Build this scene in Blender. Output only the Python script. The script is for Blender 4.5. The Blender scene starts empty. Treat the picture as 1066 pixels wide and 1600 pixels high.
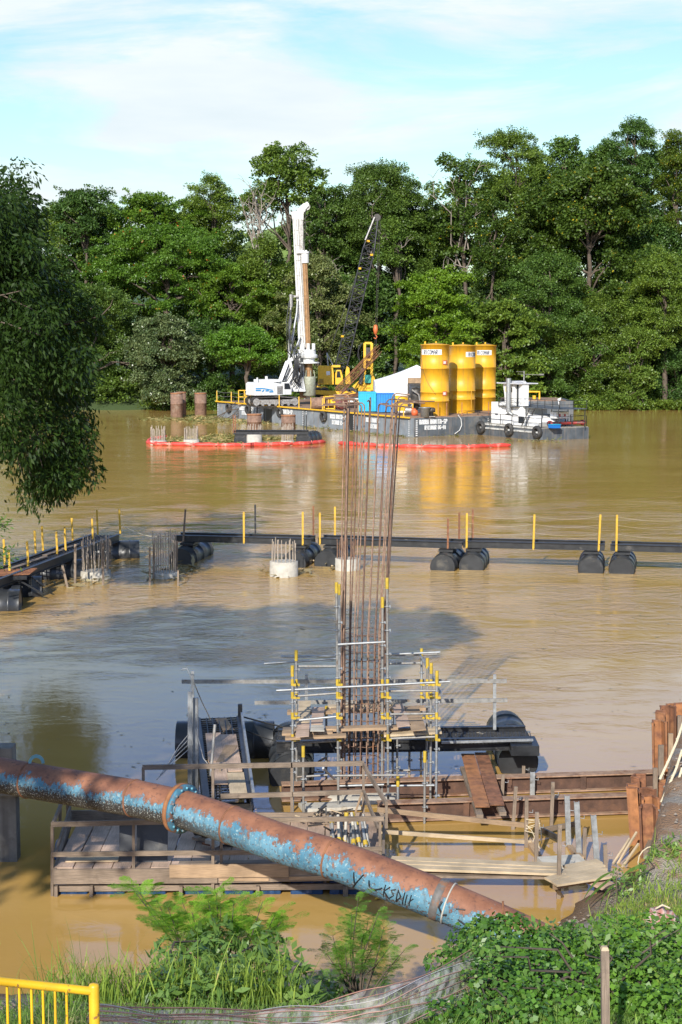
import bpy, math, random
import numpy as np
from mathutils import Vector, Matrix, noise
R = math.radians
PI = math.pi
random.seed(7)
rng = np.random.default_rng(11)
scene = bpy.context.scene
COL = scene.collection

# ------------------------------------------------------------------ camera
F = 2500.0; PITCH = math.atan(280.0 / F); CAMZ = 10.0
cam_d = bpy.data.cameras.new('camera'); cam = bpy.data.objects.new('camera', cam_d); COL.objects.link(cam)
cam.location = (0, 0, CAMZ); cam.rotation_euler = (PI / 2 - PITCH, 0, 0)
cam_d.sensor_fit = 'VERTICAL'; cam_d.sensor_height = 36.0; cam_d.lens = 36.0 * F / 1600.0
cam_d.clip_start = 0.1; cam_d.clip_end = 9000
scene.camera = cam

# ------------------------------------------------------------------ sun and sky
SUN_AZ, SUN_EL = R(-165), R(29)          # azimuth measured from +Y towards +X: behind the camera, to its left
sd = bpy.data.lights.new('sun', 'SUN'); sd.energy = 5.0; sd.angle = R(0.5); sd.color = (1.0, 0.95, 0.86)
so = bpy.data.objects.new('sun', sd); COL.objects.link(so)
S = Vector((math.sin(SUN_AZ) * math.cos(SUN_EL), math.cos(SUN_AZ) * math.cos(SUN_EL), math.sin(SUN_EL)))
so.rotation_euler = S.to_track_quat('Z', 'Y').to_euler(); so.location = S * 50
w = bpy.data.worlds.new('World'); scene.world = w; w.use_nodes = True
nt = w.node_tree; nt.nodes.clear(); N = nt.nodes.new; L = nt.links.new
out = N('ShaderNodeOutputWorld'); bg = N('ShaderNodeBackground'); bg.inputs[1].default_value = 0.14
sky = N('ShaderNodeTexSky'); sky.sky_type = 'NISHITA'; sky.sun_disc = False
sky.sun_elevation = SUN_EL; sky.sun_rotation = SUN_AZ % (2 * PI); sky.air_density = 1.0; sky.dust_density = 0.6; sky.ozone_density = 1.2
tc = N('ShaderNodeTexCoord')
mp = N('ShaderNodeMapping'); mp.inputs['Scale'].default_value = (1.0, 1.0, 5.0); mp.inputs['Rotation'].default_value = (0.05, 0.16, 0.0); mp.inputs['Location'].default_value = (0.37, 0.2, 0.25)
L(tc.outputs['Generated'], mp.inputs['Vector'])
n1 = N('ShaderNodeTexNoise'); n1.inputs['Scale'].default_value = 4.6; n1.inputs['Detail'].default_value = 10; n1.inputs['Roughness'].default_value = 0.60; n1.inputs['Distortion'].default_value = 0.35
L(mp.outputs[0], n1.inputs['Vector'])
cr = N('ShaderNodeValToRGB'); cr.color_ramp.elements[0].position = 0.42; cr.color_ramp.elements[1].position = 0.57
L(n1.outputs['Fac'], cr.inputs[0])
sx = N('ShaderNodeSeparateXYZ'); L(tc.outputs['Generated'], sx.inputs[0])
# cloud cover thins out towards the zenith
cov = N('ShaderNodeMapRange'); cov.inputs[1].default_value = 0.19; cov.inputs[2].default_value = 0.30; cov.inputs[3].default_value = 1.0; cov.inputs[4].default_value = 0.10
L(sx.outputs[2], cov.inputs[0])
mul = N('ShaderNodeMath'); mul.operation = 'MULTIPLY'; L(cr.outputs[0], mul.inputs[0]); L(cov.outputs[0], mul.inputs[1])
# thin veil: the blue between the clouds is pale and slightly cyan
tint = N('ShaderNodeMix'); tint.data_type = 'RGBA'; tint.blend_type = 'MULTIPLY'; tint.inputs[0].default_value = 1.0
L(sky.outputs[0], tint.inputs[6])
te = N('ShaderNodeValToRGB'); el = te.color_ramp.elements; el[0].position = 0.17; el[0].color = (0, 0, 0, 1); el[1].position = 0.28; el[1].color = (1, 1, 1, 1)
for p_, v_ in ((.42, 1.0), (.62, 0.0)): e_ = el.new(p_); e_.color = (v_, v_, v_, 1)
L(sx.outputs[2], te.inputs[0])
tm = N('ShaderNodeMix'); tm.data_type = 'RGBA'; L(te.outputs[0], tm.inputs[0]); tm.inputs[6].default_value = (0.80, 0.90, 0.87, 1); tm.inputs[7].default_value = (0.82, 1.02, 1.62, 1); L(tm.outputs[2], tint.inputs[7])
mx = N('ShaderNodeMix'); mx.data_type = 'RGBA'
n2 = N('ShaderNodeTexNoise'); n2.inputs['Scale'].default_value = 9.0; n2.inputs['Detail'].default_value = 6
L(mp.outputs[0], n2.inputs['Vector'])
cc = N('ShaderNodeMix'); cc.data_type = 'RGBA'; L(n2.outputs['Fac'], cc.inputs[0])
cc.inputs[6].default_value = (3.9, 4.7, 5.1, 1); cc.inputs[7].default_value = (6.0, 6.2, 6.3, 1)
L(mul.outputs[0], mx.inputs[0]); L(tint.outputs[2], mx.inputs[6]); L(cc.outputs[2], mx.inputs[7])
L(mx.outputs[2], bg.inputs[0]); L(bg.outputs[0], out.inputs[0])
scene.view_settings.view_transform = 'Standard'; scene.view_settings.look = 'None'
scene.view_settings.exposure = 0.36; scene.view_settings.gamma = 1.0; scene.view_settings.use_curve_mapping = False
try:
    scene.cycles.use_denoising = True
    scene.cycles.max_bounces = 6; scene.cycles.diffuse_bounces = 3; scene.cycles.glossy_bounces = 3
    scene.cycles.transmission_bounces = 3; scene.cycles.transparent_max_bounces = 6
except Exception: pass

# ------------------------------------------------------------------ pixel to place
_c, _s = math.cos(PITCH), math.sin(PITCH)
def ray(px, py):
    v = -(py - 800.0) / F
    return Vector(((px - 533.0) / F, _c + v * _s, -_s + v * _c))
def P(px, py, Y):                 # the point of that pixel at distance Y
    d = ray(px, py); return Vector((0, 0, CAMZ)) + d * (Y / d.y)
def W(px, py, z=0.0):             # the point of that pixel at height z
    d = ray(px, py); return Vector((0, 0, CAMZ)) + d * ((z - CAMZ) / d.z)
def PX(p):                        # back to a pixel
    d = Vector(p) - Vector((0, 0, CAMZ)); dep = d.y * _c - d.z * _s
    return 533 + F * d.x / dep, 800 - F * (d.y * _s + d.z * _c) / dep

# ------------------------------------------------------------------ object helpers
ORG = {}
def meta(o, label=None, cat=None, group=None, kind=None):
    if label: o['label'] = label
    if cat: o['category'] = cat
    if group: o['group'] = group
    if kind: o['kind'] = kind
    return o
def thing(name, label, cat, loc=(0, 0, 0), group=None):
    o = bpy.data.objects.new(name, None); COL.objects.link(o); o.location = loc
    o.empty_display_size = 0.3
    ORG[o.name] = Vector(loc)
    return meta(o, label, cat, group)
def kids(o): return [c for c in COL.objects if c.parent == o]
def copy_tree(o, parent=None):
    c = o.copy(); COL.objects.link(c)
    if parent: c.parent = parent
    for ch in kids(o): copy_tree(ch, c)
    return c

class MB:
    def __init__(s, M=None):
        s.v = []; s.f = []; s.m = []; s.uv = []; s.sm = []; s.M = M
    def add(s, vs, fs, m=0, uvs=None, smooth=False):
        b = len(s.v)
        for p in vs:
            p = Vector(p); s.v.append(tuple(s.M @ p) if s.M is not None else tuple(p))
        for i, f in enumerate(fs):
            s.f.append(tuple(b + k for k in f)); s.m.append(m); s.sm.append(smooth)
            s.uv.append(uvs[i] if uvs else [(0.0, 0.0)] * len(f))
        return s
    def frame_box(s, o, a, b, c, m=0):            # corner-centred box: centre o, half axes a (long), b, c
        o, a, b, c = map(Vector, (o, a, b, c)); r = random.random() * 50
        vs = [o + i * a + j * b + k * c for i in (-1, 1) for j in (-1, 1) for k in (-1, 1)]
        fs = [(0, 1, 3, 2), (4, 6, 7, 5), (0, 4, 5, 1), (2, 3, 7, 6), (0, 2, 6, 4), (1, 5, 7, 3)]
        la, lb, lc = a.length, b.length, c.length
        def q(i, j, k, f):
            if f < 2: return (r + j * lb * .3, 30 + k * lc)
            if f < 4: return (r + i * la, (7 if f == 2 else 13) + k * lc)
            return (r + i * la, (3 if f == 4 else 19) + j * lb)
        idx = [(i, j, k) for i in (-1, 1) for j in (-1, 1) for k in (-1, 1)]
        uv = [[q(*idx[t], fi) for t in f] for fi, f in enumerate(fs)]
        if a.cross(b).dot(c) < 0: fs = [f[::-1] for f in fs]; uv = [u[::-1] for u in uv]
        return s.add(vs, fs, m, uv)
    def box(s, c, sz, rz=0, m=0):
        ca, sa = math.cos(rz), math.sin(rz)
        X = Vector((ca, sa, 0)) * sz[0] / 2; Y = Vector((-sa, ca, 0)) * sz[1] / 2; Z = Vector((0, 0, sz[2] / 2))
        ax = sorted([X, Y, Z], key=lambda q: -q.length)
        return s.frame_box(c, ax[0], ax[1], ax[2], m)
    def bx(s, x0, x1, y0, y1, z0, z1, m=0):
        return s.box(((x0 + x1) / 2, (y0 + y1) / 2, (z0 + z1) / 2), (abs(x1 - x0), abs(y1 - y0), abs(z1 - z0)), 0, m)
    def bar(s, p, q, w=.05, h=.05, up=(0, 0, 1), m=0):
        p, q = Vector(p), Vector(q); d = q - p
        if d.length < 1e-6: return s
        u = Vector(up); x = d.cross(u)
        if x.length < 1e-3 * d.length: x = d.cross(Vector((0, 1, 0)))
        x.normalize(); y = x.cross(d).normalized()
        return s.frame_box((p + q) / 2, d / 2, x * w / 2, y * h / 2, m)
    def tube(s, pts, r, n=8, m=0, caps=True, smooth=True, radii=None):
        pts = [Vector(p) for p in pts]; k = len(pts)
        d0 = (pts[1] - pts[0]).normalized()
        a = d0.cross(Vector((0, 0, 1)))
        if a.length < .05: a = d0.cross(Vector((0, 1, 0)))
        a.normalize(); vs = []; prev = d0; ln = 0; L_ = [0]
        for i in range(k):
            if i == 0: t = d0
            elif i == k - 1: t = (pts[-1] - pts[-2]).normalized()
            else: t = ((pts[i + 1] - pts[i]).normalized() + (pts[i] - pts[i - 1]).normalized()).normalized()
            if i: ln += (pts[i] - pts[i - 1]).length; L_.append(ln)
            a = (a - t * a.dot(t)).normalized(); b = t.cross(a)
            rr = radii[i] if radii else r
            for j in range(n):
                th = 2 * PI * j / n; vs.append(pts[i] + (a * math.cos(th) + b * math.sin(th)) * rr)
        fs = []; uv = []; r0 = radii[0] if radii else r
        for i in range(k - 1):
            for j in range(n):
                j2 = (j + 1) % n
                fs.append((i * n + j, i * n + j2, (i + 1) * n + j2, (i + 1) * n + j))
                c0, c1 = j / n * 2 * PI * r0, (j + 1) / n * 2 * PI * r0
                uv.append([(L_[i], c0), (L_[i], c1), (L_[i + 1], c1), (L_[i + 1], c0)])
        s.add(vs, fs, m, uv, smooth)
        if caps:
            s.add(vs[:n], [tuple(range(n))[::-1]], m); s.add(vs[-n:], [tuple(range(n))], m)
        return s
    def cyl(s, p, q, r, n=12, m=0, caps=True, r2=None):
        return s.tube([p, q], r, n, m, caps, True, [r, r if r2 is None else r2])
    def lathe(s, prof, c, n=24, m=0, axis=None):   # prof: (radius, height) along axis
        c = Vector(c); ax = Vector(axis or (0, 0, 1)).normalized(); a = ax.orthogonal().normalized(); b = ax.cross(a)
        vs = [c + ax * h + (a * math.cos(2 * PI * j / n) + b * math.sin(2 * PI * j / n)) * max(r, 1e-4) for r, h in prof for j in range(n)]
        fs = []
        uv = []
        for i in range(len(prof) - 1):
            for j in range(n):
                j2 = (j + 1) % n; fs.append((i * n + j, i * n + j2, (i + 1) * n + j2, (i + 1) * n + j))
                uv.append([(j / n * 6, prof[i][1]), ((j + 1) / n * 6, prof[i][1]), ((j + 1) / n * 6, prof[i + 1][1]), (j / n * 6, prof[i + 1][1])])
        return s.add(vs, fs, m, uv, True)
    def prism(s, poly, d, m=0):                     # 3D polygon extruded by vector d
        poly = [Vector(p) for p in poly]; d = Vector(d); n = len(poly)
        nrm = sum(((poly[i] - poly[0]).cross(poly[(i + 1) % n] - poly[0]) for i in range(1, n - 1)), Vector())
        if nrm.dot(d) < 0: poly = poly[::-1]
        vs = poly + [p + d for p in poly]
        fs = [tuple(range(n))[::-1], tuple(range(n, 2 * n))] + [(i, (i + 1) % n, n + (i + 1) % n, n + i) for i in range(n)]
        L0 = [(p - poly[0]) for p in poly]; e = (poly[1] - poly[0]).normalized()
        uv = [[(L0[i].dot(e), (L0[i] - e * L0[i].dot(e)).length) for i in f2] for f2 in (tuple(range(n))[::-1], tuple(range(n)))]
        for i in range(n):
            l = (poly[(i + 1) % n] - poly[i]).length; uv.append([(0, 0), (l, 0), (l, d.length), (0, d.length)])
        return s.add(vs, fs, m, uv)
    def build(s, name, mats, parent=None, loc=None, bevel=0):
        me = bpy.data.meshes.new(name)
        o = bpy.data.objects.new(name, me); COL.objects.link(o)
        if parent is not None:
            org = ORG[parent.name]; o.parent = parent; ORG[o.name] = org
        else:
            org = Vector(loc) if loc is not None else Vector((0, 0, 0)); o.location = org; ORG[o.name] = org
        vs = [(x - org.x, y - org.y, z - org.z) for x, y, z in s.v]
        me.from_pydata(vs, [], s.f)
        for mt in (mats if isinstance(mats, (list, tuple)) else [mats]): me.materials.append(mt)
        me.polygons.foreach_set('material_index', s.m); me.polygons.foreach_set('use_smooth', s.sm)
        ul = me.uv_layers.new(name='uv'); flat = [c for u in s.uv for p in u for c in p]
        ul.data.foreach_set('uv', flat); me.update()
        if bevel:
            b = o.modifiers.new('bevel', 'BEVEL'); b.width = bevel; b.segments = 2; b.limit_method = 'ANGLE'; b.angle_limit = R(40)
        return o
def fr(o, yaw=0.0, tilt=None):
    M = Matrix.Translation(Vector(o)) @ Matrix.Rotation(yaw, 4, 'Z')
    return M if tilt is None else M @ tilt

# ------------------------------------------------------------------ materials
MATS = {}
def mat(name, col, rough=.6, metal=0, var=.25, scale=3.0, bump=.0, bscale=None, stain=None, grain=False, streak=None, spec=None):
    """procedural paint/wood/steel; stain=(colour, scale, threshold, softness), streak=(colour, amount): marks running down"""
    if name in MATS: return MATS[name]
    m = bpy.data.materials.new(name); m.use_nodes = True; t = m.node_tree; B = t.nodes['Principled BSDF']; MATS[name] = m
    N = t.nodes.new; L = t.links.new
    tc = N('ShaderNodeTexCoord'); geo = N('ShaderNodeNewGeometry')
    src = tc.outputs['UV'] if grain else geo.outputs['Position']
    mp = N('ShaderNodeMapping'); L(src, mp.inputs[0])
    mp.inputs['Scale'].default_value = (1.2, 26, 1) if grain else (1, 1, 1)
    ns = N('ShaderNodeTexNoise'); ns.inputs['Scale'].default_value = scale; ns.inputs['Detail'].default_value = 8; ns.inputs['Roughness'].default_value = .62
    L(mp.outputs[0], ns.inputs['Vector'])
    mx = N('ShaderNodeMix'); mx.data_type = 'RGBA'
    mr = N('ShaderNodeMapRange'); mr.inputs[1].default_value = .32; mr.inputs[2].default_value = .68; L(ns.outputs['Fac'], mr.inputs[0]); L(mr.outputs[0], mx.inputs[0])
    c = Vector(col)
    mx.inputs[6].default_value = (*(c * (1 - var)), 1); mx.inputs[7].default_value = (*(c * (1 + var)), 1)
    res = mx.outputs[2]
    if grain:                                        # board to board difference and larger weathering
        isl = N('ShaderNodeMapRange'); L(geo.outputs['Random Per Island'], isl.inputs[0]); isl.inputs[3].default_value = .72; isl.inputs[4].default_value = 1.2
        g2 = N('ShaderNodeTexNoise'); g2.inputs['Scale'].default_value = 2.2; g2.inputs['Detail'].default_value = 4; L(geo.outputs['Position'], g2.inputs['Vector'])
        g3 = N('ShaderNodeMapRange'); L(g2.outputs['Fac'], g3.inputs[0]); g3.inputs[1].default_value = .3; g3.inputs[2].default_value = .7; g3.inputs[3].default_value = .7; g3.inputs[4].default_value = 1.2
        mm = N('ShaderNodeMath'); mm.operation = 'MULTIPLY'; L(isl.outputs[0], mm.inputs[0]); L(g3.outputs[0], mm.inputs[1])
        hv = N('ShaderNodeVectorMath'); hv.operation = 'SCALE'; L(res, hv.inputs[0]); L(mm.outputs[0], hv.inputs[3]); res = hv.outputs[0]
    if stain:
        sc, ss, th, sf = stain
        s1 = N('ShaderNodeTexNoise'); s1.inputs['Scale'].default_value = ss; s1.inputs['Detail'].default_value = 8; s1.inputs['Roughness'].default_value = .65
        L(geo.outputs['Position'], s1.inputs['Vector'])
        s2 = N('ShaderNodeMapRange'); s2.inputs[1].default_value = th; s2.inputs[2].default_value = th + sf; L(s1.outputs['Fac'], s2.inputs[0])
        s3 = N('ShaderNodeMix'); s3.data_type = 'RGBA'; L(s2.outputs[0], s3.inputs[0]); L(res, s3.inputs[6]); s3.inputs[7].default_value = (*sc, 1); res = s3.outputs[2]
    if streak:
        kc, ka = streak
        k0 = N('ShaderNodeMapping'); k0.inputs['Scale'].default_value = (2.6, 2.6, .22); L(geo.outputs['Position'], k0.inputs[0])
        k1 = N('ShaderNodeTexNoise'); k1.inputs['Scale'].default_value = 2.0; k1.inputs['Detail'].default_value = 6; L(k0.outputs[0], k1.inputs['Vector'])
        k2 = N('ShaderNodeMapRange'); k2.inputs[1].default_value = .52; k2.inputs[2].default_value = .72; k2.inputs[4].default_value = ka; L(k1.outputs['Fac'], k2.inputs[0])
        k3 = N('ShaderNodeMix'); k3.data_type = 'RGBA'; L(k2.outputs[0], k3.inputs[0]); L(res, k3.inputs[6]); k3.inputs[7].default_value = (*kc, 1); res = k3.outputs[2]
    L(res, B.inputs['Base Color']); B.inputs['Roughness'].default_value = rough; B.inputs['Metallic'].default_value = metal
    if spec is not None: B.inputs['Specular IOR Level'].default_value = spec
    rr = N('ShaderNodeMapRange'); L(ns.outputs['Fac'], rr.inputs[0]); rr.inputs[3].default_value = max(.03, rough - .12); rr.inputs[4].default_value = min(1, rough + .15); L(rr.outputs[0], B.inputs['Roughness'])
    if bump:
        bn = N('ShaderNodeBump'); bn.inputs['Strength'].default_value = bump; bn.inputs['Distance'].default_value = .02
        if bscale:
            b2 = N('ShaderNodeTexNoise'); b2.inputs['Scale'].default_value = bscale; b2.inputs['Detail'].default_value = 5; L(geo.outputs['Position'], b2.inputs['Vector']); L(b2.outputs['Fac'], bn.inputs['Height'])
        else: L(ns.outputs['Fac'], bn.inputs['Height'])
        L(bn.outputs[0], B.inputs['Normal'])
    return m
def leafmat(name, a, b, trans=.3, rough=.45, c=None, cth=.72):
    """leaf colours a..b, per leaf and by patches; c is a third colour (flowers, new leaves) on a few patches"""
    m = bpy.data.materials.new(name); m.use_nodes = True; t = m.node_tree; B = t.nodes['Principled BSDF']; MATS[name] = m
    N = t.nodes.new; L = t.links.new; geo = N('ShaderNodeNewGeometry')
    ns = N('ShaderNodeTexNoise'); ns.inputs['Scale'].default_value = .45; ns.inputs['Detail'].default_value = 3; L(geo.outputs['Position'], ns.inputs['Vector'])
    ad = N('ShaderNodeMath'); ad.operation = 'MULTIPLY_ADD'; L(geo.outputs['Random Per Island'], ad.inputs[0]); ad.inputs[1].default_value = .6; L(ns.outputs['Fac'], ad.inputs[2])
    mr = N('ShaderNodeMapRange'); mr.inputs[1].default_value = .35; mr.inputs[2].default_value = 1.2; L(ad.outputs[0], mr.inputs[0])
    mx = N('ShaderNodeMix'); mx.data_type = 'RGBA'; mx.inputs[6].default_value = (*a, 1); mx.inputs[7].default_value = (*b, 1); L(mr.outputs[0], mx.inputs[0])
    res = mx.outputs[2]
    if c:
        n2 = N('ShaderNodeTexNoise'); n2.inputs['Scale'].default_value = .8; n2.inputs['Detail'].default_value = 2; L(geo.outputs['Position'], n2.inputs['Vector'])
        a2 = N('ShaderNodeMath'); a2.operation = 'MULTIPLY_ADD'; L(geo.outputs['Random Per Island'], a2.inputs[0]); a2.inputs[1].default_value = .25; L(n2.outputs['Fac'], a2.inputs[2])
        gt = N('ShaderNodeMath'); gt.operation = 'GREATER_THAN'; L(a2.outputs[0], gt.inputs[0]); gt.inputs[1].default_value = cth
        m2 = N('ShaderNodeMix'); m2.data_type = 'RGBA'; L(gt.outputs[0], m2.inputs[0]); L(res, m2.inputs[6]); m2.inputs[7].default_value = (*c, 1); res = m2.outputs[2]
    oi = N('ShaderNodeObjectInfo'); om = N('ShaderNodeMix'); om.data_type = 'RGBA'; L(oi.outputs['Random'], om.inputs[0]); om.inputs[6].default_value = (.74, .84, .95, 1); om.inputs[7].default_value = (1.32, 1.14, .85, 1)
    oo = N('ShaderNodeMix'); oo.data_type = 'RGBA'; oo.blend_type = 'MULTIPLY'; oo.inputs[0].default_value = 1; L(res, oo.inputs[6]); L(om.outputs[2], oo.inputs[7]); res = oo.outputs[2]
    L(res, B.inputs['Base Color']); B.inputs['Roughness'].default_value = rough; B.inputs['Specular IOR Level'].default_value = .45 if rough < .5 else .2
    tr = N('ShaderNodeBsdfTranslucent'); sc = N('ShaderNodeMix'); sc.data_type = 'RGBA'; sc.blend_type = 'MULTIPLY'; sc.inputs[0].default_value = 1
    L(res, sc.inputs[6]); sc.inputs[7].default_value = (1.3, 1.35, .5, 1); L(sc.outputs[2], tr.inputs['Color'])
    ms = N('ShaderNodeMixShader'); ms.inputs[0].default_value = trans; L(B.outputs[0], ms.inputs[1]); L(tr.outputs[0], ms.inputs[2])
    L(ms.outputs[0], t.nodes['Material Output'].inputs[0])
    return m

wood_grey = mat('weathered grey-brown timber', (.205, .155, .112), .8, var=.38, scale=3, grain=True, bump=.25, stain=((.12, .09, .065), 2.6, .56, .12))
wood_warm = mat('warm raw timber', (.33, .225, .135), .8, var=.3, scale=3, grain=True, bump=.2, stain=((.25, .17, .10), 1.7, .6, .14))
wood_pale = mat('pale new planks', (.47, .365, .235), .75, var=.2, scale=3, grain=True, bump=.15, stain=((.36, .26, .16), 2.2, .62, .12))
ply_pink = mat('pinkish plywood', (.44, .31, .225), .75, var=.22, scale=2, grain=True, bump=.1, stain=((.28, .2, .14), 4, .6, .1))
rust = mat('rusted steel', (.20, .085, .042), .85, var=.45, scale=7, bump=.4, stain=((.36, .17, .07), 1.6, .52, .16), streak=((.07, .035, .025), .7))
rust_orange = mat('orange rusted steel', (.33, .14, .055), .85, var=.35, scale=5, bump=.4, stain=((.16, .07, .04), 2.5, .5, .15), streak=((.10, .05, .03), .6))
rust_dark = mat('dark rusted bars', (.17, .10, .068), .8, var=.45, scale=9, bump=.3, stain=((.28, .13, .06), 3.5, .56, .1))
casing_m = mat('rusty casing steel', (.21, .125, .085), .8, var=.3, scale=4, bump=.3, stain=((.32, .24, .18), .9, .6, .1), streak=((.11, .055, .035), .6))
galv = mat('galvanised steel', (.34, .35, .35), .5, .6, var=.25, scale=9, bump=.1, stain=((.2, .19, .17), 5, .62, .1))
tube_grey = mat('scaffold tube grey', (.27, .26, .24), .55, .4, var=.3, scale=12, stain=((.17, .12, .08), 6, .55, .12))
yel_wrap = mat('yellow coupler paint', (.45, .31, .03), .5, var=.2, scale=10, stain=((.3, .22, .08), 8, .62, .1))
black_pl = mat('black polyethylene', (.028, .030, .033), .34, var=.3, scale=2, bump=.15, stain=((.15, .135, .11), 1.3, .58, .2))
black_st = mat('black painted steel', (.018, .019, .021), .42, var=.4, scale=4, stain=((.10, .09, .08), 2.2, .6, .14))
grate_m = mat('dark grating', (.045, .045, .045), .5, .5, var=.4, scale=8, stain=((.3, .27, .22), 3, .6, .08))
conc = mat('weathered concrete', (.42, .39, .33), .9, var=.22, scale=3, bump=.4, stain=((.2, .17, .12), 1.6, .55, .15))
conc_pale = mat('pale concrete', (.44, .41, .35), .9, var=.2, scale=4, bump=.4, stain=((.33, .28, .2), 3, .58, .12))
yel_post = mat('yellow post paint', (.55, .33, .03), .5, var=.2, scale=6, stain=((.33, .2, .06), 5, .6, .1))
yel_rail = mat('yellow railing enamel', (.70, .42, .015), .4, var=.12, scale=5, stain=((.26, .12, .04), 14, .62, .03), streak=((.42, .25, .03), .6))
silo_y = mat('yellow silo paint', (.66, .335, .014), .45, var=.10, scale=1.2, stain=((.56, .31, .03), 1.2, .62, .15), streak=((.33, .20, .05), .6))
mach_y = mat('yellow machine paint', (.70, .40, .02), .45, var=.15, scale=3, stain=((.25, .16, .05), 2.5, .6, .1))
white_p = mat('white machine paint', (.62, .62, .60), .45, var=.06, scale=2, stain=((.38, .35, .3), 1.8, .63, .12), streak=((.36, .33, .28), .4))
boat_w = mat('white boat paint', (.74, .74, .72), .45, var=.05, scale=2, streak=((.42, .33, .24), .45))
hull_g = mat('dark grey hull paint', (.075, .088, .10), .55, var=.3, scale=1.2, stain=((.17, .155, .13), .8, .54, .2), streak=((.25, .2, .16), .45))
hull_l = mat('scuffed grey hull paint', (.19, .215, .235), .55, var=.25, scale=1.0, stain=((.38, .36, .33), .7, .55, .16), streak=((.20, .14, .10), .5))
deck_m = mat('rust-stained deck', (.24, .15, .10), .85, var=.35, scale=1.5, stain=((.34, .25, .17), 1.0, .52, .15))
cyan_b = mat('cyan box paint', (.015, .36, .56), .45, var=.1, scale=2); blue_b = mat('blue box paint', (.01, .14, .46), .45, var=.1, scale=2)
tent_m = mat('white tent fabric', (.82, .82, .82), .7, var=.03, scale=1.5)
letter_w = mat('white lettering paint', (.72, .73, .72), .6, var=.12, scale=9); letter_k = mat('dark lettering paint', (.05, .06, .09), .6, var=.2, scale=9)
plate_w = mat('white name plate', (.72, .71, .66), .5, var=.08, scale=4, stain=((.5, .46, .38), 4, .6, .1))
sign_o = mat('orange-brown sign plate', (.55, .14, .04), .5, var=.1, scale=6)
red_boom = mat('red boom fabric', (.60, .050, .035), .5, var=.25, scale=2, bump=.3, bscale=9, stain=((.72, .26, .20), 1.4, .52, .12), streak=((.25, .07, .04), .6))
rubber = mat('tyre rubber', (.035, .034, .033), .75, var=.3, scale=8, bump=.2, stain=((.2, .18, .15), 3, .56, .15))
glass_d = mat('dark window glass', (.02, .025, .03), .08, var=.1, scale=3)
steel_dk = mat('dark greasy steel', (.06, .055, .05), .5, .4, var=.4, scale=6, stain=((.2, .13, .08), 3, .58, .12))
steel_gr = mat('worn grey steel', (.34, .33, .31), .45, .5, var=.3, scale=5, stain=((.18, .13, .1), 3, .55, .14))
hose_m = mat('black hose rubber', (.02, .02, .02), .4, var=.2, scale=5)
kelly_m = mat('rusty greased drill bar', (.30, .17, .075), .5, .4, var=.3, scale=3, streak=((.12, .07, .04), .6))
auger_m = mat('grey-green drill bucket', (.30, .31, .23), .65, .2, var=.25, scale=4, stain=((.18, .13, .08), 3, .56, .14))
orange_p = mat('orange drum paint', (.6, .12, .04), .5, var=.15, scale=4)
rope_m = mat('pale rope', (.55, .47, .32), .85, var=.2, scale=20)
bar_grey = mat('dusty grey-tan bars', (.36, .30, .24), .85, var=.3, scale=9)
blue_drum = mat('blue plastic drum', (.015, .05, .13), .4, var=.2, scale=3)
bark = mat('grey-brown bark', (.095, .072, .052), .9, var=.4, scale=2.5, bump=.5); bark_pale = mat('pale bare bark', (.26, .22, .18), .9, var=.3, scale=2.0, bump=.3)

# ------------------------------------------------------------------ ground
def sstep(a, b, x): t = np.clip((x - a) / (b - a), 0, 1); return t * t * (3 - 2 * t)
XK = [-400, -30, -6, 0, 2.4, 3.9, 5.0, 5.6, 30, 400]
YW = [23.2, 23.2, 23.3, 23.4, 24.4, 26.6, 28.7, 29, 29, 29]       # where the near bank meets the water
def ground_z(x, y):
    x = np.asarray(x, float); y = np.asarray(y, float)
    yw = np.interp(x, XK, YW)
    z = np.interp(y, [-3000, -10, 11.0, 14.0, 16.0], [8.0, 6.4, 4.45, 3.45, 3.05])
    t = np.clip((y - 16.0) / np.maximum(yw - 16.0, 1), 0, 1.25)
    slope = 3.05 - 3.05 * t ** .8
    z = np.where(y > 16, slope, z)
    z = np.where(y > yw, -(y - yw) * .35, z)
    # retained fill to the right of the sheet piles
    xr = 5.75 + (y - 29.5) * .26
    fill = 1.15 + .05 * np.sin(x * 3) + (x - xr) * .08
    kr = sstep(0, .35, x - xr) * sstep(25, 28.5, y) * (1 - sstep(44, 50, y))
    z = np.where(y > 25, np.maximum(z * (1 - kr) + kr * np.maximum(fill, z), z), z)
    # tongue of land the left tree stands on
    kl = sstep(-15.5, -21, x) * (1 - sstep(66, 80, y + .0 * x)) * sstep(20, 30, y)
    z = z * (1 - kl) + kl * np.maximum(z, 2.2)
    z = np.maximum(z, -3.0)
    far = np.interp(y + 2.0 * np.sin(x * .11) + 1.2 * np.sin(x * .37), [203, 209, 214, 235, 300, 3000], [-3, 0.1, 1.6, 3.2, 4, 5])
    z = np.maximum(z, far)
    return z
def gz(x, y): return float(ground_z(np.array([x]), np.array([y]))[0])
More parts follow.
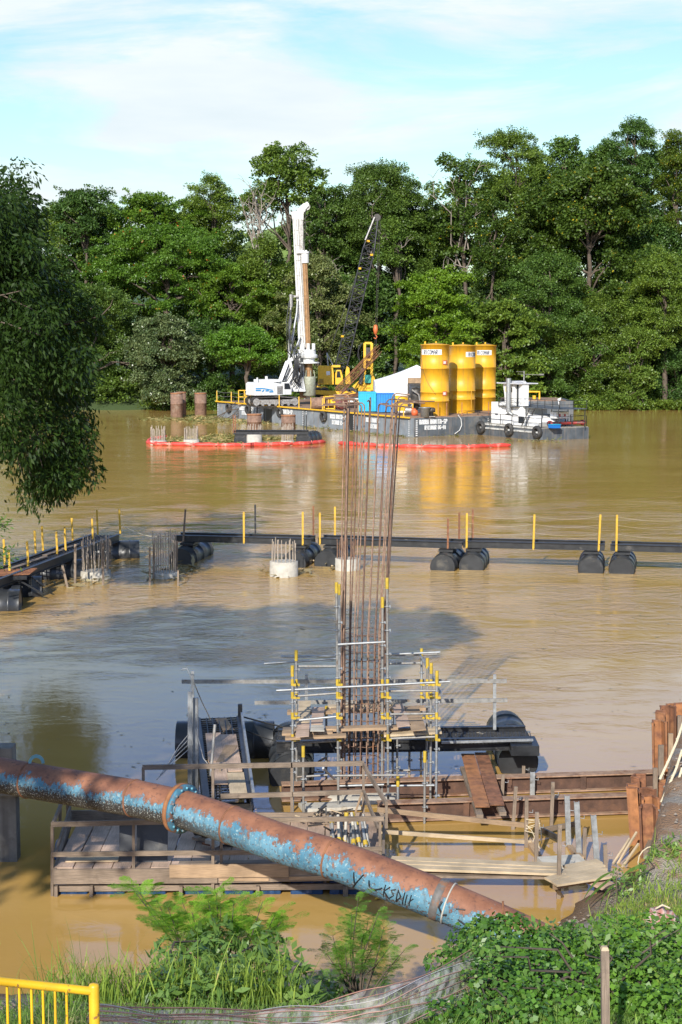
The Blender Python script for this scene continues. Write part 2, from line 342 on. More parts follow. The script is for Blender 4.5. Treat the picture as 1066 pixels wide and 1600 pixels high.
def grid_mesh(name, xs, ys, zf, m, kind='structure'):
    X, Y = np.meshgrid(xs, ys); Z = zf(X, Y); nx, ny = len(xs), len(ys)
    co = np.stack([X, Y, Z], -1).reshape(-1, 3).astype(np.float32)
    i = np.arange(nx - 1)[None, :] + nx * np.arange(ny - 1)[:, None]; i = i.reshape(-1)
    fa = np.stack([i, i + 1, i + nx + 1, i + nx], -1)
    me = bpy.data.meshes.new(name); me.vertices.add(len(co)); me.vertices.foreach_set('co', co.ravel())
    me.loops.add(fa.size); me.loops.foreach_set('vertex_index', fa.ravel().astype(np.int32))
    me.polygons.add(len(fa)); me.polygons.foreach_set('loop_start', np.arange(0, fa.size, 4, dtype=np.int32))
    me.polygons.foreach_set('loop_total', np.full(len(fa), 4, np.int32)); me.polygons.foreach_set('use_smooth', np.ones(len(fa), bool))
    me.update(calc_edges=True); me.validate(); me.materials.append(m)
    o = bpy.data.objects.new(name, me); COL.objects.link(o); o['kind'] = kind; return o
def nz(X, Y, s, seed=0):
    return np.array([noise.noise(Vector((a * s, b * s, seed))) for a, b in zip(X.ravel(), Y.ravel())]).reshape(X.shape)
def gz_rough(X, Y):
    Z = ground_z(X, Y); near = (Y < 60) & (Y > 5) & (np.abs(X) < 30)
    r = np.zeros_like(Z); r[near] = (.10 * nz(X[near], Y[near], .9) + .045 * nz(X[near], Y[near], 3.3, 5) + .02 * nz(X[near], Y[near], 9, 9)); return Z + r
gm = bpy.data.materials.new('bank soil, gravel and grass'); gm.use_nodes = True
def _ground_mat(m):
    t = m.node_tree; B = t.nodes['Principled BSDF']; N = t.nodes.new; L = t.links.new; g = N('ShaderNodeNewGeometry')
    def noi(s, d=6): n = N('ShaderNodeTexNoise'); n.inputs['Scale'].default_value = s; n.inputs['Detail'].default_value = d; n.inputs['Roughness'].default_value = .65; L(g.outputs['Position'], n.inputs['Vector']); return n.outputs['Fac']
    def mix(f, a, b):
        x = N('ShaderNodeMix'); x.data_type = 'RGBA'; L(f, x.inputs[0])
        for v, i in ((a, 6), (b, 7)):
            if isinstance(v, tuple): x.inputs[i].default_value = (*v, 1)
            else: L(v, x.inputs[i])
        return x.outputs[2]
    def rng_(v, a, b): r = N('ShaderNodeMapRange'); r.inputs[1].default_value = a; r.inputs[2].default_value = b; L(v, r.inputs[0]); return r.outputs[0]
    soil = mix(noi(2.5), (.17, .10, .055), (.30, .18, .10))
    grav = mix(noi(28, 3), (.13, .105, .08), (.30, .26, .21))
    v = N('ShaderNodeTexVoronoi'); v.inputs['Scale'].default_value = 26; L(g.outputs['Position'], v.inputs['Vector'])
    grav2 = mix(rng_(v.outputs['Color'], .0, 1.0), grav, (.33, .29, .24))
    base = mix(rng_(noi(.9, 4), .44, .56), soil, grav2)
    sx = N('ShaderNodeSeparateXYZ'); L(g.outputs['Position'], sx.inputs[0])
    wet = rng_(sx.outputs[2], .45, .02)
    base = mix(wet, base, (.13, .075, .035))
    far = rng_(sx.outputs[1], 150, 200)
    base = mix(far, base, (.05, .08, .02))
    L(base, B.inputs['Base Color']); B.inputs['Roughness'].default_value = .95
    b = N('ShaderNodeBump'); b.inputs['Strength'].default_value = .7; b.inputs['Distance'].default_value = .04; L(v.outputs['Distance'], b.inputs['Height']); L(b.outputs[0], B.inputs['Normal'])
_ground_mat(gm)
def dense(lo, hi, st, far, n):
    a = np.arange(lo, hi + st / 2, st); k = np.geomspace(st * 2, far, n); return np.concatenate([(lo - k)[::-1], a, hi + k])
xs = dense(-9, 10, .16, 3500, 26)
ys = np.concatenate([-np.geomspace(1, 3000, 10)[::-1], np.arange(0, 10, 1.0), np.arange(10, 34, .16), np.arange(34, 60, .6), np.arange(60, 200, 8), np.arange(200, 240, 1.5), np.geomspace(242, 6000, 18)])
grid_mesh('ground', xs, ys, gz_rough, gm)
hm = mat('green hillside grass', (.13, .19, .035), .95, var=.3, scale=.02, stain=((.05, .09, .03), .012, .5, .08))
def hill_z(X, Y):
    return 4 + (26 + 25 * np.exp(-((X + 22) / 26) ** 2)) * np.exp(-((Y - 640) / 130) ** 2) * (1 + .08 * np.sin(X * .031)) * sstep(330, 600, Y) - 6 * (Y < 350)
grid_mesh('hill', np.linspace(-900, 900, 220), np.linspace(320, 1000, 40), hill_z, hm)

# ------------------------------------------------------------------ river
wm = bpy.data.materials.new('muddy river water'); wm.use_nodes = True
def _water(m):
    t = m.node_tree; B = t.nodes['Principled BSDF']; N = t.nodes.new; L = t.links.new; g = N('ShaderNodeNewGeometry')
    def noi(s, d, sc=(1, 1, 1), dist=0., rough=.55):
        mp = N('ShaderNodeMapping'); mp.inputs['Scale'].default_value = sc; L(g.outputs['Position'], mp.inputs[0])
        n = N('ShaderNodeTexNoise'); n.inputs['Scale'].default_value = s; n.inputs['Detail'].default_value = d; n.inputs['Distortion'].default_value = dist; n.inputs['Roughness'].default_value = rough
        L(mp.outputs[0], n.inputs['Vector']); return n.outputs['Fac']
    def rg(v, a, b, c=0., d=1.): r = N('ShaderNodeMapRange'); r.inputs[1].default_value = a; r.inputs[2].default_value = b; r.inputs[3].default_value = c; r.inputs[4].default_value = d; L(v, r.inputs[0]); return r.outputs[0]
    def mth(op, a, b):
        x = N('ShaderNodeMath'); x.operation = op
        for v, i in ((a, 0), (b, 1)):
            if isinstance(v, (int, float)): x.inputs[i].default_value = v
            else: L(v, x.inputs[i])
        return x.outputs[0]
    mx = N('ShaderNodeMix'); mx.data_type = 'RGBA'; L(rg(noi(.05, 4, (1, 2.5, 1), 1.0), .35, .65), mx.inputs[0])
    mx.inputs[6].default_value = (.400, .238, .064, 1); mx.inputs[7].default_value = (.475, .296, .092, 1)
    L(mx.outputs[2], B.inputs['Base Color']); B.inputs['Roughness'].default_value = .045; B.inputs['IOR'].default_value = 1.333
    # current: livelier water in mid river round the piles, calm near the bank
    sx = N('ShaderNodeSeparateXYZ'); L(g.outputs['Position'], sx.inputs[0])
    yy = mth('ADD', sx.outputs[1], mth('MULTIPLY', rg(noi(.07, 3), .3, .7, -9, 9), 1.0))
    lively = mth('MULTIPLY', rg(yy, 41, 56, .10, 1.0), rg(yy, 74, 100, 1.0, .28))
    patch = rg(noi(.14, 5, (1, 2.2, 1), 2.2), .40, .60, .22, 1.1)
    amp = mth('MULTIPLY', lively, patch)
    h = mth('ADD', mth('MULTIPLY', noi(3.2, 6, (1, 1.4, 1), .7, .6), .6), mth('MULTIPLY', noi(.9, 4, (1, 1.5, 1), .9), 1.5))
    b = N('ShaderNodeBump'); b.inputs['Distance'].default_value = .06; L(amp, b.inputs['Strength']); L(h, b.inputs['Height']); L(b.outputs[0], B.inputs['Normal'])
_water(wm)
grid_mesh('river', np.array([-4000, -60, 60, 4000.]), np.array([-50., 8, 60, 230, 260]), lambda X, Y: X * 0, wm)
# ------------------------------------------------------------------ foliage helpers
def quads_mesh(name, V4, mats, parent=None, loc=None, mi=None):
    """V4: (n,4,3) leaf quads in world space"""
    n = len(V4); me = bpy.data.meshes.new(name); o = bpy.data.objects.new(name, me); COL.objects.link(o)
    if parent is not None: org = ORG[parent.name]; o.parent = parent
    else: org = Vector(loc) if loc is not None else Vector((0, 0, 0)); o.location = org
    ORG[o.name] = org
    co = (V4.reshape(-1, 3) - np.array(org)).astype(np.float32)
    me.vertices.add(4 * n); me.vertices.foreach_set('co', co.ravel())
    me.loops.add(4 * n); me.loops.foreach_set('vertex_index', np.arange(4 * n, dtype=np.int32))
    me.polygons.add(n); me.polygons.foreach_set('loop_start', np.arange(0, 4 * n, 4, dtype=np.int32)); me.polygons.foreach_set('loop_total', np.full(n, 4, np.int32))
    for m in (mats if isinstance(mats, (list, tuple)) else [mats]): me.materials.append(m)
    if mi is not None: me.polygons.foreach_set('material_index', mi.astype(np.int32))
    me.update(calc_edges=True); return o
def unit(a): return a / np.maximum(np.linalg.norm(a, axis=-1, keepdims=True), 1e-9)
def leaves(c, d, nrm, ln, wd, bend=.0):
    """rhombic leaves: c base (n,3), d direction, nrm face normal, ln/wd arrays"""
    d = unit(d); s = unit(np.cross(d, nrm)); u = np.cross(s, d)
    ln = np.broadcast_to(ln, (len(c),))[:, None]; wd = np.broadcast_to(wd, (len(c),))[:, None]
    mid = c + d * ln * .45 + u * wd * bend
    return np.stack([c, mid + s * wd * .5, c + d * ln, mid - s * wd * .5], 1)
def sph(n): return unit(rng.normal(size=(n, 3)))
def clump_leaves(cen, rad, flat, n, lsz, up=.5, droop=0.):
    """leaf-sized faces on and inside an uneven clump"""
    v = sph(n); v[:, 2] = np.where(v[:, 2] < -.25, -v[:, 2] * .6, v[:, 2])
    r = rad * (rng.uniform(.35, 1.12, n) ** .6)
    th = random.uniform(0, PI); sx_, sy_ = random.uniform(.7, 1.5), random.uniform(.7, 1.1); w = v * np.array([sx_, sy_, flat * random.uniform(.75, 1.35)]); q_ = w[:, 0].copy(); w[:, 0] = q_ * math.cos(th) - w[:, 1] * math.sin(th); w[:, 1] = q_ * math.sin(th) + w[:, 1] * math.cos(th); w[:, 2] += w[:, 0] * random.uniform(-.35, .35) - .12 * (w[:, 0] ** 2 + w[:, 1] ** 2)
    p = cen + w * r[:, None]
    nr = unit(v * .6 + rng.normal(size=(n, 3)) * .55 + np.array([0, 0, up]))
    d = unit(np.cross(nr, rng.normal(size=(n, 3)))) + v * .4 + np.array([0, 0, -droop])
    l = lsz * rng.uniform(.65, 1.35, n)
    return leaves(p, d, nr, l, l * .62)
def crown_pts(n, R0, zb, zt, top=.6, shape=1.0):
    """clump centres through a crown: mostly towards its outside, uneven"""
    h = rng.uniform(0, 1, n) ** .85; th = rng.uniform(0, 2 * PI, n)
    prof = np.sqrt(np.clip(1 - ((h - .42) / .62) ** 2, .03, 1)) ** shape
    lob = 1 + .22 * np.sin(th * 3 + rng.uniform(0, 6)) + .16 * np.sin(th * 2 + h * 7 + rng.uniform(0, 6))
    r = R0 * prof * lob * np.sqrt(rng.uniform(.12, 1.0, n)) * np.where(rng.random(n) < .12, 1.22, 1)
    return np.stack([r * np.cos(th), r * np.sin(th), zb + (zt - zb) * h], 1)
def limb(mb, a, b, r0, r1, k=4, wob=.12, m=0, n=6):
    a, b = Vector(a), Vector(b); L_ = (b - a).length; pts = []
    for i in range(k + 1):
        t = i / k; p = a.lerp(b, t)
        p += Vector((random.uniform(-1, 1), random.uniform(-1, 1), random.uniform(-.4, .4))) * L_ * wob * math.sin(t * PI) + Vector((0, 0, L_ * .10 * math.sin(t * PI)))
        pts.append(p)
    mb.tube(pts, r0, n, m, True, True, [r0 + (r1 - r0) * i / k for i in range(k + 1)]); return pts
LM = dict(
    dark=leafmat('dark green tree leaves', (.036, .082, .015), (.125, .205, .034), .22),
    mid=leafmat('mid green tree leaves', (.044, .098, .018), (.155, .250, .040), .25),
    bright=leafmat('bright feathery tree leaves', (.075, .160, .014), (.200, .340, .030), .32),
    flame=leafmat('bright flame tree leaves with orange blossom', (.058, .128, .014), (.165, .290, .030), .32, c=(.62, .13, .02), cth=.90),
    gold=leafmat('green leaves with yellow blossom', (.036, .078, .013), (.105, .170, .022), .26, c=(.42, .34, .02), cth=.86),
    grey=leafmat('pale grey-green glossy leaves', (.040, .080, .025), (.190, .240, .110), .2, .35),
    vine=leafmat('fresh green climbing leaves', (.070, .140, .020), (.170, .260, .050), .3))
def tree(label, px, top, bot, wpx, Y, kind='mid', clumps=70, tier=.85, rc=1.05, lsz=.30, trunks=1, tr_mat=None, px_base=None, shape=1.0, name='riverside_tree', group='trees along the far bank', dens=1.0, bare=0, depth=.8):
    """a tree of the far bank: crown between picture heights top and bot, its foot on the bank at Y"""
    c = P(px, top, Y); b = P(px, bot, Y); zt, zb = c.z - rc * .3, b.z; R0 = wpx / 2 / F * Y
    bx = P(px_base if px_base is not None else px, 600, Y).x; base = Vector((bx, Y, gz(bx, Y) - .2))
    t = thing(name, label, 'tree', base, group)
    clumps = int(clumps * 1.45); lsz *= random.choice((.8, .95, 1.1, 1.3))
    cp = crown_pts(clumps, R0, zb + rc * .5, zt, shape=shape); cp[:, 1] *= depth; cp[:, 0] += c.x; cp[:, 1] += Y
    Q = []
    for q in cp:
        r = rc * random.choice((.55, .75, .9, 1.1, 1.35)) * random.uniform(.85, 1.15)
        Q.append(clump_leaves(q, r, tier, int(104 * r * r * dens * (.42 / lsz) ** 2), lsz, up=.6, droop=.15))
        if random.random() < .8:      # loose twig beyond the clump
            q2 = q + np.array([random.uniform(-1, 1) * r * 1.3, random.uniform(-1, 1) * r, random.uniform(-.3, .9) * r]); Q.append(clump_leaves(q2, r * .45, tier, int(28 * dens * r), lsz, up=.5))
    mb = MB()
    for k in range(trunks):
        off = Vector((random.uniform(-1, 1), random.uniform(-1, 1), 0)) * (0 if trunks == 1 else 1.1)
        fork = Vector((c.x + off.x * 1.5, Y + off.y, zb + (zt - zb) * .35)); r0 = .20 + R0 * .035
        tp = limb(mb, base + off, fork, r0, r0 * .6, 5, .04)
        limb(mb, fork, Vector((c.x + off.x, Y, zt - 1)), r0 * .6, .06, 4, .08)
        sel = cp[rng.choice(len(cp), min(len(cp), 12 // trunks + 3), replace=False)]
        for q in sel: 
            st = tp[3].lerp(fork, random.random()) if q[2] < fork.z + 3 else fork.lerp(Vector((c.x, Y, zt - 2)), random.random() * .6)
            limb(mb, st, Vector(q), r0 * .34, .05, 4, .12)
    for k in range(bare):
        q = Vector((c.x + random.uniform(-1, 1) * R0 * 1.05, Y - R0 * .7, random.uniform(zb, zt + 1.0))); st = Vector((c.x + random.uniform(-.3, .3) * R0, Y - R0 * .25, zb + (zt - zb) * random.uniform(.0, .4)))
        pts = limb(mb, st, q, .11, .03, 4, .1, 1)
        for e in pts[2:]:
            for _ in range(2): limb(mb, e, e + Vector((random.uniform(-1.6, 1.6), random.uniform(-.5, .5), random.uniform(.2, 1.8))), .045, .012, 2, .1, 1, 4)
    mb.build('trunk', [tr_mat or bark, bark_pale], t)
    quads_mesh('crown', np.concatenate(Q), LM[kind], t)
    return t
# ------------------------------------------------------------------ far bank trees, left to right
YB = 214
T = tree
T('hazy rounded light tree just right of the dark overhanging crown, lowest on the skyline', 92, 318, 470, 100, 232, 'mid', 60)
T('tall dark tiered tree with flat-topped crown at the left of the far bank', 132, 298, 520, 125, 226, 'dark', 90, tier=.5, rc=1.3)
T('broad flat light green tree on the skyline with scattered orange blossom', 243, 306, 420, 175, 230, 'flame', 110, tier=.6)
T('feathery bright green tree arching over its dark neighbours, left of the drill mast', 262, 352, 500, 215, 220, 'flame', 130, tier=.6, rc=1.35)
T('full dark round tree at the left water edge beneath the bright canopy', 130, 450, 640, 190, 213, 'dark', 110, tier=.85, rc=1.2)
T('dark shaded tree in the hollow below the feathery bright canopy', 190, 500, 640, 130, 219, 'dark', 70, tier=.85, rc=1.2)
T('pointed mid green tree with two peaks on the skyline left of the tallest tree', 333, 280, 460, 105, 228, 'mid', 90)
T('bright green umbrella tree tipped with orange flowers close left of the white mast', 362, 415, 500, 135, 216, 'flame', 70, tier=.58)
T('pale silvery green leafy tree hanging over the water behind the rusty casings', 258, 490, 632, 110, 209, 'grey', 80, tier=.55, rc=1.2)
T('dark green tree between the silvery tree and the barge', 330, 500, 645, 130, 214, 'dark', 80, tier=.85, rc=1.15)
T('low yellow-green feathery tree above the white drill rig body', 388, 512, 575, 105, 205, 'bright', 45, tier=.6, rc=1.1)
T('tallest slim tree with rounded top standing over the gap left of the mast', 448, 226, 345, 112, 226, 'mid', 62, rc=1.2)
T('half bare grey tree with dead branches leaning in the sky gap', 405, 292, 380, 60, 224, 'dark', 10, tr_mat=bark_pale, bare=9, dens=.5)
T('dark ivy-hung tree in the shade left of the mast foot', 412, 372, 600, 84, 218, 'dark', 80, rc=1.3)
T('dark tree crown just right of the mast top', 507, 292, 470, 92, 226, 'dark', 80, bare=3)
T('grey-green tree hung with climbers right behind the drill mast', 498, 400, 600, 116, 214, 'grey', 90, rc=1.2, dens=.9)
T('wide dark tree with domed top behind the black crane boom', 592, 262, 420, 140, 226, 'dark', 110, rc=1.35, bare=4)
T('slim tree with pale leaning bare trunk right of the crane boom', 612, 350, 420, 60, 221, 'mid', 40, trunks=2, tr_mat=bark, bare=3, px_base=606)
T('shaded tree filling the bank behind the yellow drilling machine', 560, 430, 610, 140, 221, 'dark', 90, rc=1.4)
T('bushy light green tree with full crown rising behind the white tent', 682, 420, 585, 118, 207, 'bright', 110, tier=.6, rc=1.15)
T('grey-twigged tree with thin yellowish top above the white tent', 722, 246, 430, 108, 223, 'gold', 70, bare=7, dens=.85)
T('dark tall tree with ragged crown above the yellow silos', 808, 210, 400, 120, 227, 'mid', 90)
T('yellow-blossomed narrow tree rising above the left silo', 770, 318, 520, 70, 216, 'gold', 60)
T('narrow dark tree left of the highest skyline peak', 885, 216, 380, 76, 229, 'mid', 62)
T('highest narrow tree peak near the right edge of the skyline', 992, 192, 340, 72, 228, 'mid', 62)
T('dark tree between two narrow peaks on the right skyline', 940, 226, 400, 80, 231, 'mid', 60)
T('tree cut by the right edge of the photo, topped with yellow tips', 1060, 206, 400, 70, 226, 'gold', 60)
T('layered broad-leaved tree with horizontal sprays right of the silos', 792, 470, 640, 120, 208, 'mid', 80, tier=.42, rc=1.3)
T('big spreading tree with yellow-green top in the right half of the far bank', 925, 265, 500, 200, 220, 'gold', 170, rc=1.4)
T('dense mid green tree standing behind the pushboat wheelhouse', 858, 400, 640, 140, 213, 'mid', 110, rc=1.35)
T('dark tree in deep shade between the pushboat and the vine column', 930, 470, 640, 130, 214, 'dark', 100, rc=1.4, bare=2)
T('large green tree at the right edge with a downward sweeping crown', 1040, 400, 560, 130, 211, 'mid', 100, rc=1.3)
T('low dark tree under the right edge tree, close to the shore', 1065, 520, 640, 110, 213, 'dark', 70, rc=1.4)
T('trunk column wrapped in fresh green climbing vines on the right shore', 1000, 515, 640, 44, 208, 'vine', 42, tier=.8, rc=.9, px_base=1000)
T('short bushy tree squeezed between the light green bush and the silos', 725, 480, 600, 80, 213, 'mid', 70)
T('dark pointed tree filling the skyline dip between mast and boom', 552, 330, 520, 90, 230, 'dark', 70, rc=1.4)
T('shady tree behind the light green bush, under the grey-twigged tree', 660, 330, 520, 110, 229, 'dark', 100, rc=1.4)
T('dark middle-height tree behind the layered tree, above the right silo', 840, 330, 520, 130, 226, 'dark', 110, rc=1.4)
T('dark middle-height tree under the highest narrow peak', 1000, 330, 520, 120, 226, 'dark', 100, rc=1.4)
# the wood behind, where no single tree can be told apart
Q = []
SKY_X = [-60, 60, 130, 200, 300, 380, 410, 432, 450, 500, 560, 600, 650, 700, 760, 820, 900, 960, 1066, 1130]
SKY_Y = [330, 335, 320, 322, 312, 340, 410, 400, 345, 312, 300, 300, 318, 290, 280, 250, 252, 240, 235, 235]
for i in range(900):
    x = random.uniform(-58, 58); y = random.uniform(232, 246); px_ = 533 + F * x / y
    top = 10 + (520 - np.interp(px_, SKY_X, SKY_Y)) / F * y - 1.5
    z = 3 + (top - 3) * random.random() ** .75; r = random.uniform(1.5, 2.6)
    Q.append(clump_leaves(np.array([x, y, z]), r, .8, int(80 * r * r), .45, up=.4))
meta(quads_mesh('woodland', np.concatenate(Q), LM['mid']), 'dark continuous wood behind the trees of the far bank', 'woodland', None, 'stuff')
# low growth along the waterline
Q = []
for i in range(760):
    x = random.uniform(-46, 48); px_ = 533 + F * x / 209; y = 208 + random.uniform(0, 5) + 1.2 * math.sin(x * .37)
    hi = 3.2 if px_ < 820 else 1.3
    r = random.uniform(.5, 1.2); Q.append(clump_leaves(np.array([x, y, gz(x, y) + random.random() * hi]), r, .7, int(90 * r * r), .32, up=.7))
for i in range(420):
    x = random.uniform(21.5, 50); y = 207.6 + random.uniform(0, 3.2) + .6 * math.sin(x * .37); r = random.uniform(.35, .8); Q.append(clump_leaves(np.array([x, y, max(.1, gz(x, y)) + random.random() * .9]), r, .8, int(110 * r * r), .26, up=.9))
sel = np.concatenate(Q); cx = sel[:, 0, 0]
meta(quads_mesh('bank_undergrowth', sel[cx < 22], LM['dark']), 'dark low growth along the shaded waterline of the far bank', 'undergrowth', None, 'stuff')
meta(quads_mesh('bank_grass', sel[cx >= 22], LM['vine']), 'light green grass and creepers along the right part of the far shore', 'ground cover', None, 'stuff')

# ------------------------------------------------------------------ big tree overhanging from the left
LM['mango'] = leafmat('long drooping dark leaves', (.013, .033, .004), (.050, .088, .012), .25, .55)
def left_tree():
    Y0 = 58; base = Vector((-19.0, Y0, gz(-19, Y0) - .2))
    t = thing('overhanging_tree', 'big dark tree with long drooping leaves overhanging the river at the left edge', 'tree', base)
    edge = [(300, 45), (330, 55), (370, 72), (420, 95), (450, 118), (475, 150), (500, 150), (540, 140), (580, 135), (640, 128), (700, 140), (740, 145), (785, 130)]
    mb = MB(); Q = []; cen = []; tips = []
    heart = Vector((-17.5, Y0, 10))
    limb(mb, base, heart, .55, .35, 5, .05, n=10)
    for i in range(74):
        py = random.uniform(292, 772); pr = np.interp(py, [e[0] for e in edge], [e[1] for e in edge])
        px = pr - abs(random.gauss(0, 1)) * 80 - 14
        if py > 640 and random.random() < .3: continue
        px += 16 * math.sin(py * .045) + 9 * math.sin(py * .13 + 1); Yc = Y0 + random.uniform(-3.5, 3.5); hd = P(px, py, Yc); sp = random.uniform(.45, .85)
        for _ in range(7): cen.append(hd + Vector((random.gauss(0, sp), random.gauss(0, sp), random.gauss(-.1, sp * .6))))
    for i in range(70): cen.append(Vector((-17.5 + random.gauss(0, 2.0), Y0 + random.gauss(0, 2.5), random.uniform(4.5, 15.5))))
    for k in range(60): cen.append(P(random.uniform(-20, 70) , random.uniform(310, 700), Y0 - 4 + random.uniform(-1, 1)))
    for py, dx, up in ((318, 34, -14), (345, 26, -6), (372, 30, -20), (455, 34, 22), (478, 30, 26), (500, 38, 30), (548, 30, 20), (590, 34, 18), (655, 22, 30), (705, 22, 34), (760, 18, 30)):
        pr = np.interp(py, [e[0] for e in edge], [e[1] for e in edge]); Yc = Y0 + random.uniform(-2, 2)
        for k in range(6): f = k / 5; cen.append(P(pr - 34 + (dx + 20) * f, py + up * f * f, Yc)); tips.append((len(cen) - 1, 1 - .6 * f))
    tips2 = dict(tips); keep = []
    for i, c in enumerate(cen):
        qx, qy = PX(c)
        if qx < np.interp(qy, [e[0] for e in edge], [e[1] for e in edge]) + (8 if i in tips2 else -6) and qy < 758 + 16 * math.sin(qx * .09): keep.append(i)
    tips = [(n_, tips2[i]) for n_, i in enumerate(keep) if i in tips2]; cen = [cen[i] for i in keep]
    tips = dict(tips)
    for ci, c in enumerate(cen):
        # sprigs: a drooping twig with leaves hanging round it
        r = random.uniform(.45, .9) * tips.get(ci, 1) ** .8; n = int(210 * r * r)
        v = sph(n); p = np.array(c) + v * (r * rng.uniform(.2, 1.0, n) ** .5)[:, None] * np.array([1, 1, .8])
        d = unit(rng.normal(size=(n, 3)) * .5 + v * .6 + np.array([.15, 0, -.75])); nr = unit(rng.normal(size=(n, 3)) + np.array([0, 0, .5]))
        l = rng.uniform(.15, .29, n); Q.append(leaves(p, d, nr, l, l * .36))
    for c in random.sample(cen, 46): limb(mb, heart + Vector((random.uniform(-.5, .5), random.uniform(-1, 1), random.uniform(-4, 3))), c, .10, .02, 4, .1, n=5)
    # hanging lower fringe
    for i in range(46):
        px = random.uniform(28, 142); py0 = np.interp(px, [28, 45, 100, 142], [700, 760, 745, 690]) + random.uniform(-60, 22); c = P(px, py0, Y0 + random.uniform(-2, 2)); n = 60
        p = np.array(c) + rng.normal(size=(n, 3)) * np.array([.28, .28, .30]); d = unit(rng.normal(size=(n, 3)) * .45 + np.array([0, 0, -1])); nr = unit(rng.normal(size=(n, 3)))
        l = rng.uniform(.18, .32, n); Q.append(leaves(p, d, nr, l, l * .27)); mb.tube([c + Vector((-.3, 0, 1.2)), c + Vector((-.1, 0, .5)), c], .02, 4, 0, False, True, [.025, .015, .006])
    mb.build('trunk', [bark, bark_pale], t); quads_mesh('crown', np.concatenate(Q), LM['mango'], t)
left_tree()
# small sprig in front at the left edge
t = thing('leafy_branch', 'small bright leafy sprigs poking in at the left edge above the angled walkway', 'branch', (-12.6, 52, 3.2))
mb = MB(); Q = []
for (px, py) in ((-2, 818), (6, 822), (-6, 868), (6, 862), (14, 872), (-4, 878)):
    c = P(px, py, 52); mb.tube([c + Vector((-2.2, 0, -.3)), c + Vector((-1, 0, .1)), c], .02, 5, 0, True, True, [.03, .02, .008]); n = 34
    p = np.array(c) + rng.normal(size=(n, 3)) * .16; d = unit(rng.normal(size=(n, 3)) + np.array([.8, 0, -.1])); l = rng.uniform(.12, .24, n); Q.append(leaves(p, d, unit(rng.normal(size=(n, 3)) + np.array([0, 0, 1])), l, l * .3))
mb.build('stem', bark, t); quads_mesh('foliage', np.concatenate(Q), LM['mid'], t)
# trees behind the left bank, out of frame, there as shadow casters for the water

def bank_tree(label, x, y, h, R0, kind, zb=4.0, n=90):
    base = Vector((x - 3, y, gz(x - 3, y) - .2)); t = thing('bank_tree', label, 'tree', base, 'trees on the near left bank')
    cp = crown_pts(n, R0, zb, h); cp[:, 1] *= .8; cp[:, 0] += x; cp[:, 1] += y
    Q = [clump_leaves(q, random.uniform(.9, 1.7), .8, 110, .5, up=.5) for q in cp]
    mb = MB(); tp = limb(mb, base, Vector((x, y, zb + 3)), .5, .3, 5, .05)
    for q in cp[:14]: limb(mb, tp[-1], Vector(q), .14, .03, 4, .1)
    mb.build('trunk', bark, t); quads_mesh('crown', np.concatenate(Q), LM[kind], t)
bank_tree('leafy tree beyond the left edge that shades the water by the concrete pier', -16.2, 7, 18.5, 5.2, 'mid', 12.5, 110)
bank_tree('tall round tree on the near bank whose shadow darkens the calm water', -13.4, 12.5, 24.5, 7.0, 'mid', 17, 230)
# ------------------------------------------------------------------ lettering as thin raised strokes
FONT = {'A': '04,24,46|04,00|46,40|02,42'}
SEG = dict(A=[(0,0,0,4),(0,4,1,6),(1,6,2,4),(2,4,2,0),(0,2.6,2,2.6)], B=[(0,0,0,6),(0,6,1.8,5.6),(1.8,5.6,1.8,3.4),(0,3,1.8,3),(1.8,2.7,1.8,.4),(0,0,1.8,.2)],
 C=[(2,5.4,.5,6),(.5,6,0,5),(0,5,0,1),(0,1,.5,0),(.5,0,2,.5)], D=[(0,0,0,6),(0,6,1.4,5.6),(1.4,5.6,2,4.5),(2,4.5,2,1.5),(2,1.5,1.4,.4),(1.4,.4,0,0)],
 E=[(0,0,0,6),(0,6,2,6),(0,3,1.6,3),(0,0,2,0)], G=[(2,5.4,.5,6),(.5,6,0,5),(0,5,0,1),(0,1,.5,0),(.5,0,2,0),(2,0,2,2.6),(2,2.6,1.1,2.6)], H=[(0,0,0,6),(2,0,2,6),(0,3,2,3)],
 I=[(1,0,1,6)], L=[(0,6,0,0),(0,0,2,0)], M=[(0,0,0,6),(0,6,1,3),(1,3,2,6),(2,6,2,0)], N=[(0,0,0,6),(0,6,2,0),(2,0,2,6)], O=[(0,1,0,5),(0,5,.6,6),(.6,6,1.4,6),(1.4,6,2,5),(2,5,2,1),(2,1,1.4,0),(1.4,0,.6,0),(.6,0,0,1)],
 P=[(0,0,0,6),(0,6,2,5.8),(2,5.8,2,3.2),(2,3.2,0,3)], R=[(0,0,0,6),(0,6,2,5.8),(2,5.8,2,3.2),(2,3.2,0,3),(.6,3,2,0)], S=[(2,5.5,1,6),(1,6,0,5),(0,5,.3,3.4),(.3,3.4,1.7,2.6),(1.7,2.6,2,1),(2,1,1,0),(1,0,0,.5)],
 T=[(0,6,2,6),(1,0,1,6)], V=[(0,6,1,0),(1,0,2,6)], K=[(0,0,0,6),(2,6,0,2.6),(.6,3.2,2,0)], U=[(0,6,0,1),(0,1,.6,0),(.6,0,1.4,0),(1.4,0,2,1),(2,1,2,6)], Y=[(0,6,1,3),(2,6,1,3),(1,3,1,0)], J=[(2,6,2,1),(2,1,1,0),(1,0,0,1)])
SEG['0'] = SEG['O']; SEG['-'] = [(0,3,2,3)]; SEG['1'] = [(1,0,1,6),(1,6,.3,5)]; SEG['5'] = [(2,6,0,6),(0,6,0,3.2),(0,3.2,1.6,3.2),(1.6,3.2,2,2),(2,2,1.5,0),(1.5,0,0,.3)]; SEG['6'] = [(2,5.6,.6,6),(.6,6,0,4),(0,4,0,1),(0,1,1,0),(1,0,2,1),(2,1,2,2.6),(2,2.6,1,3.2),(1,3.2,0,2.6)]
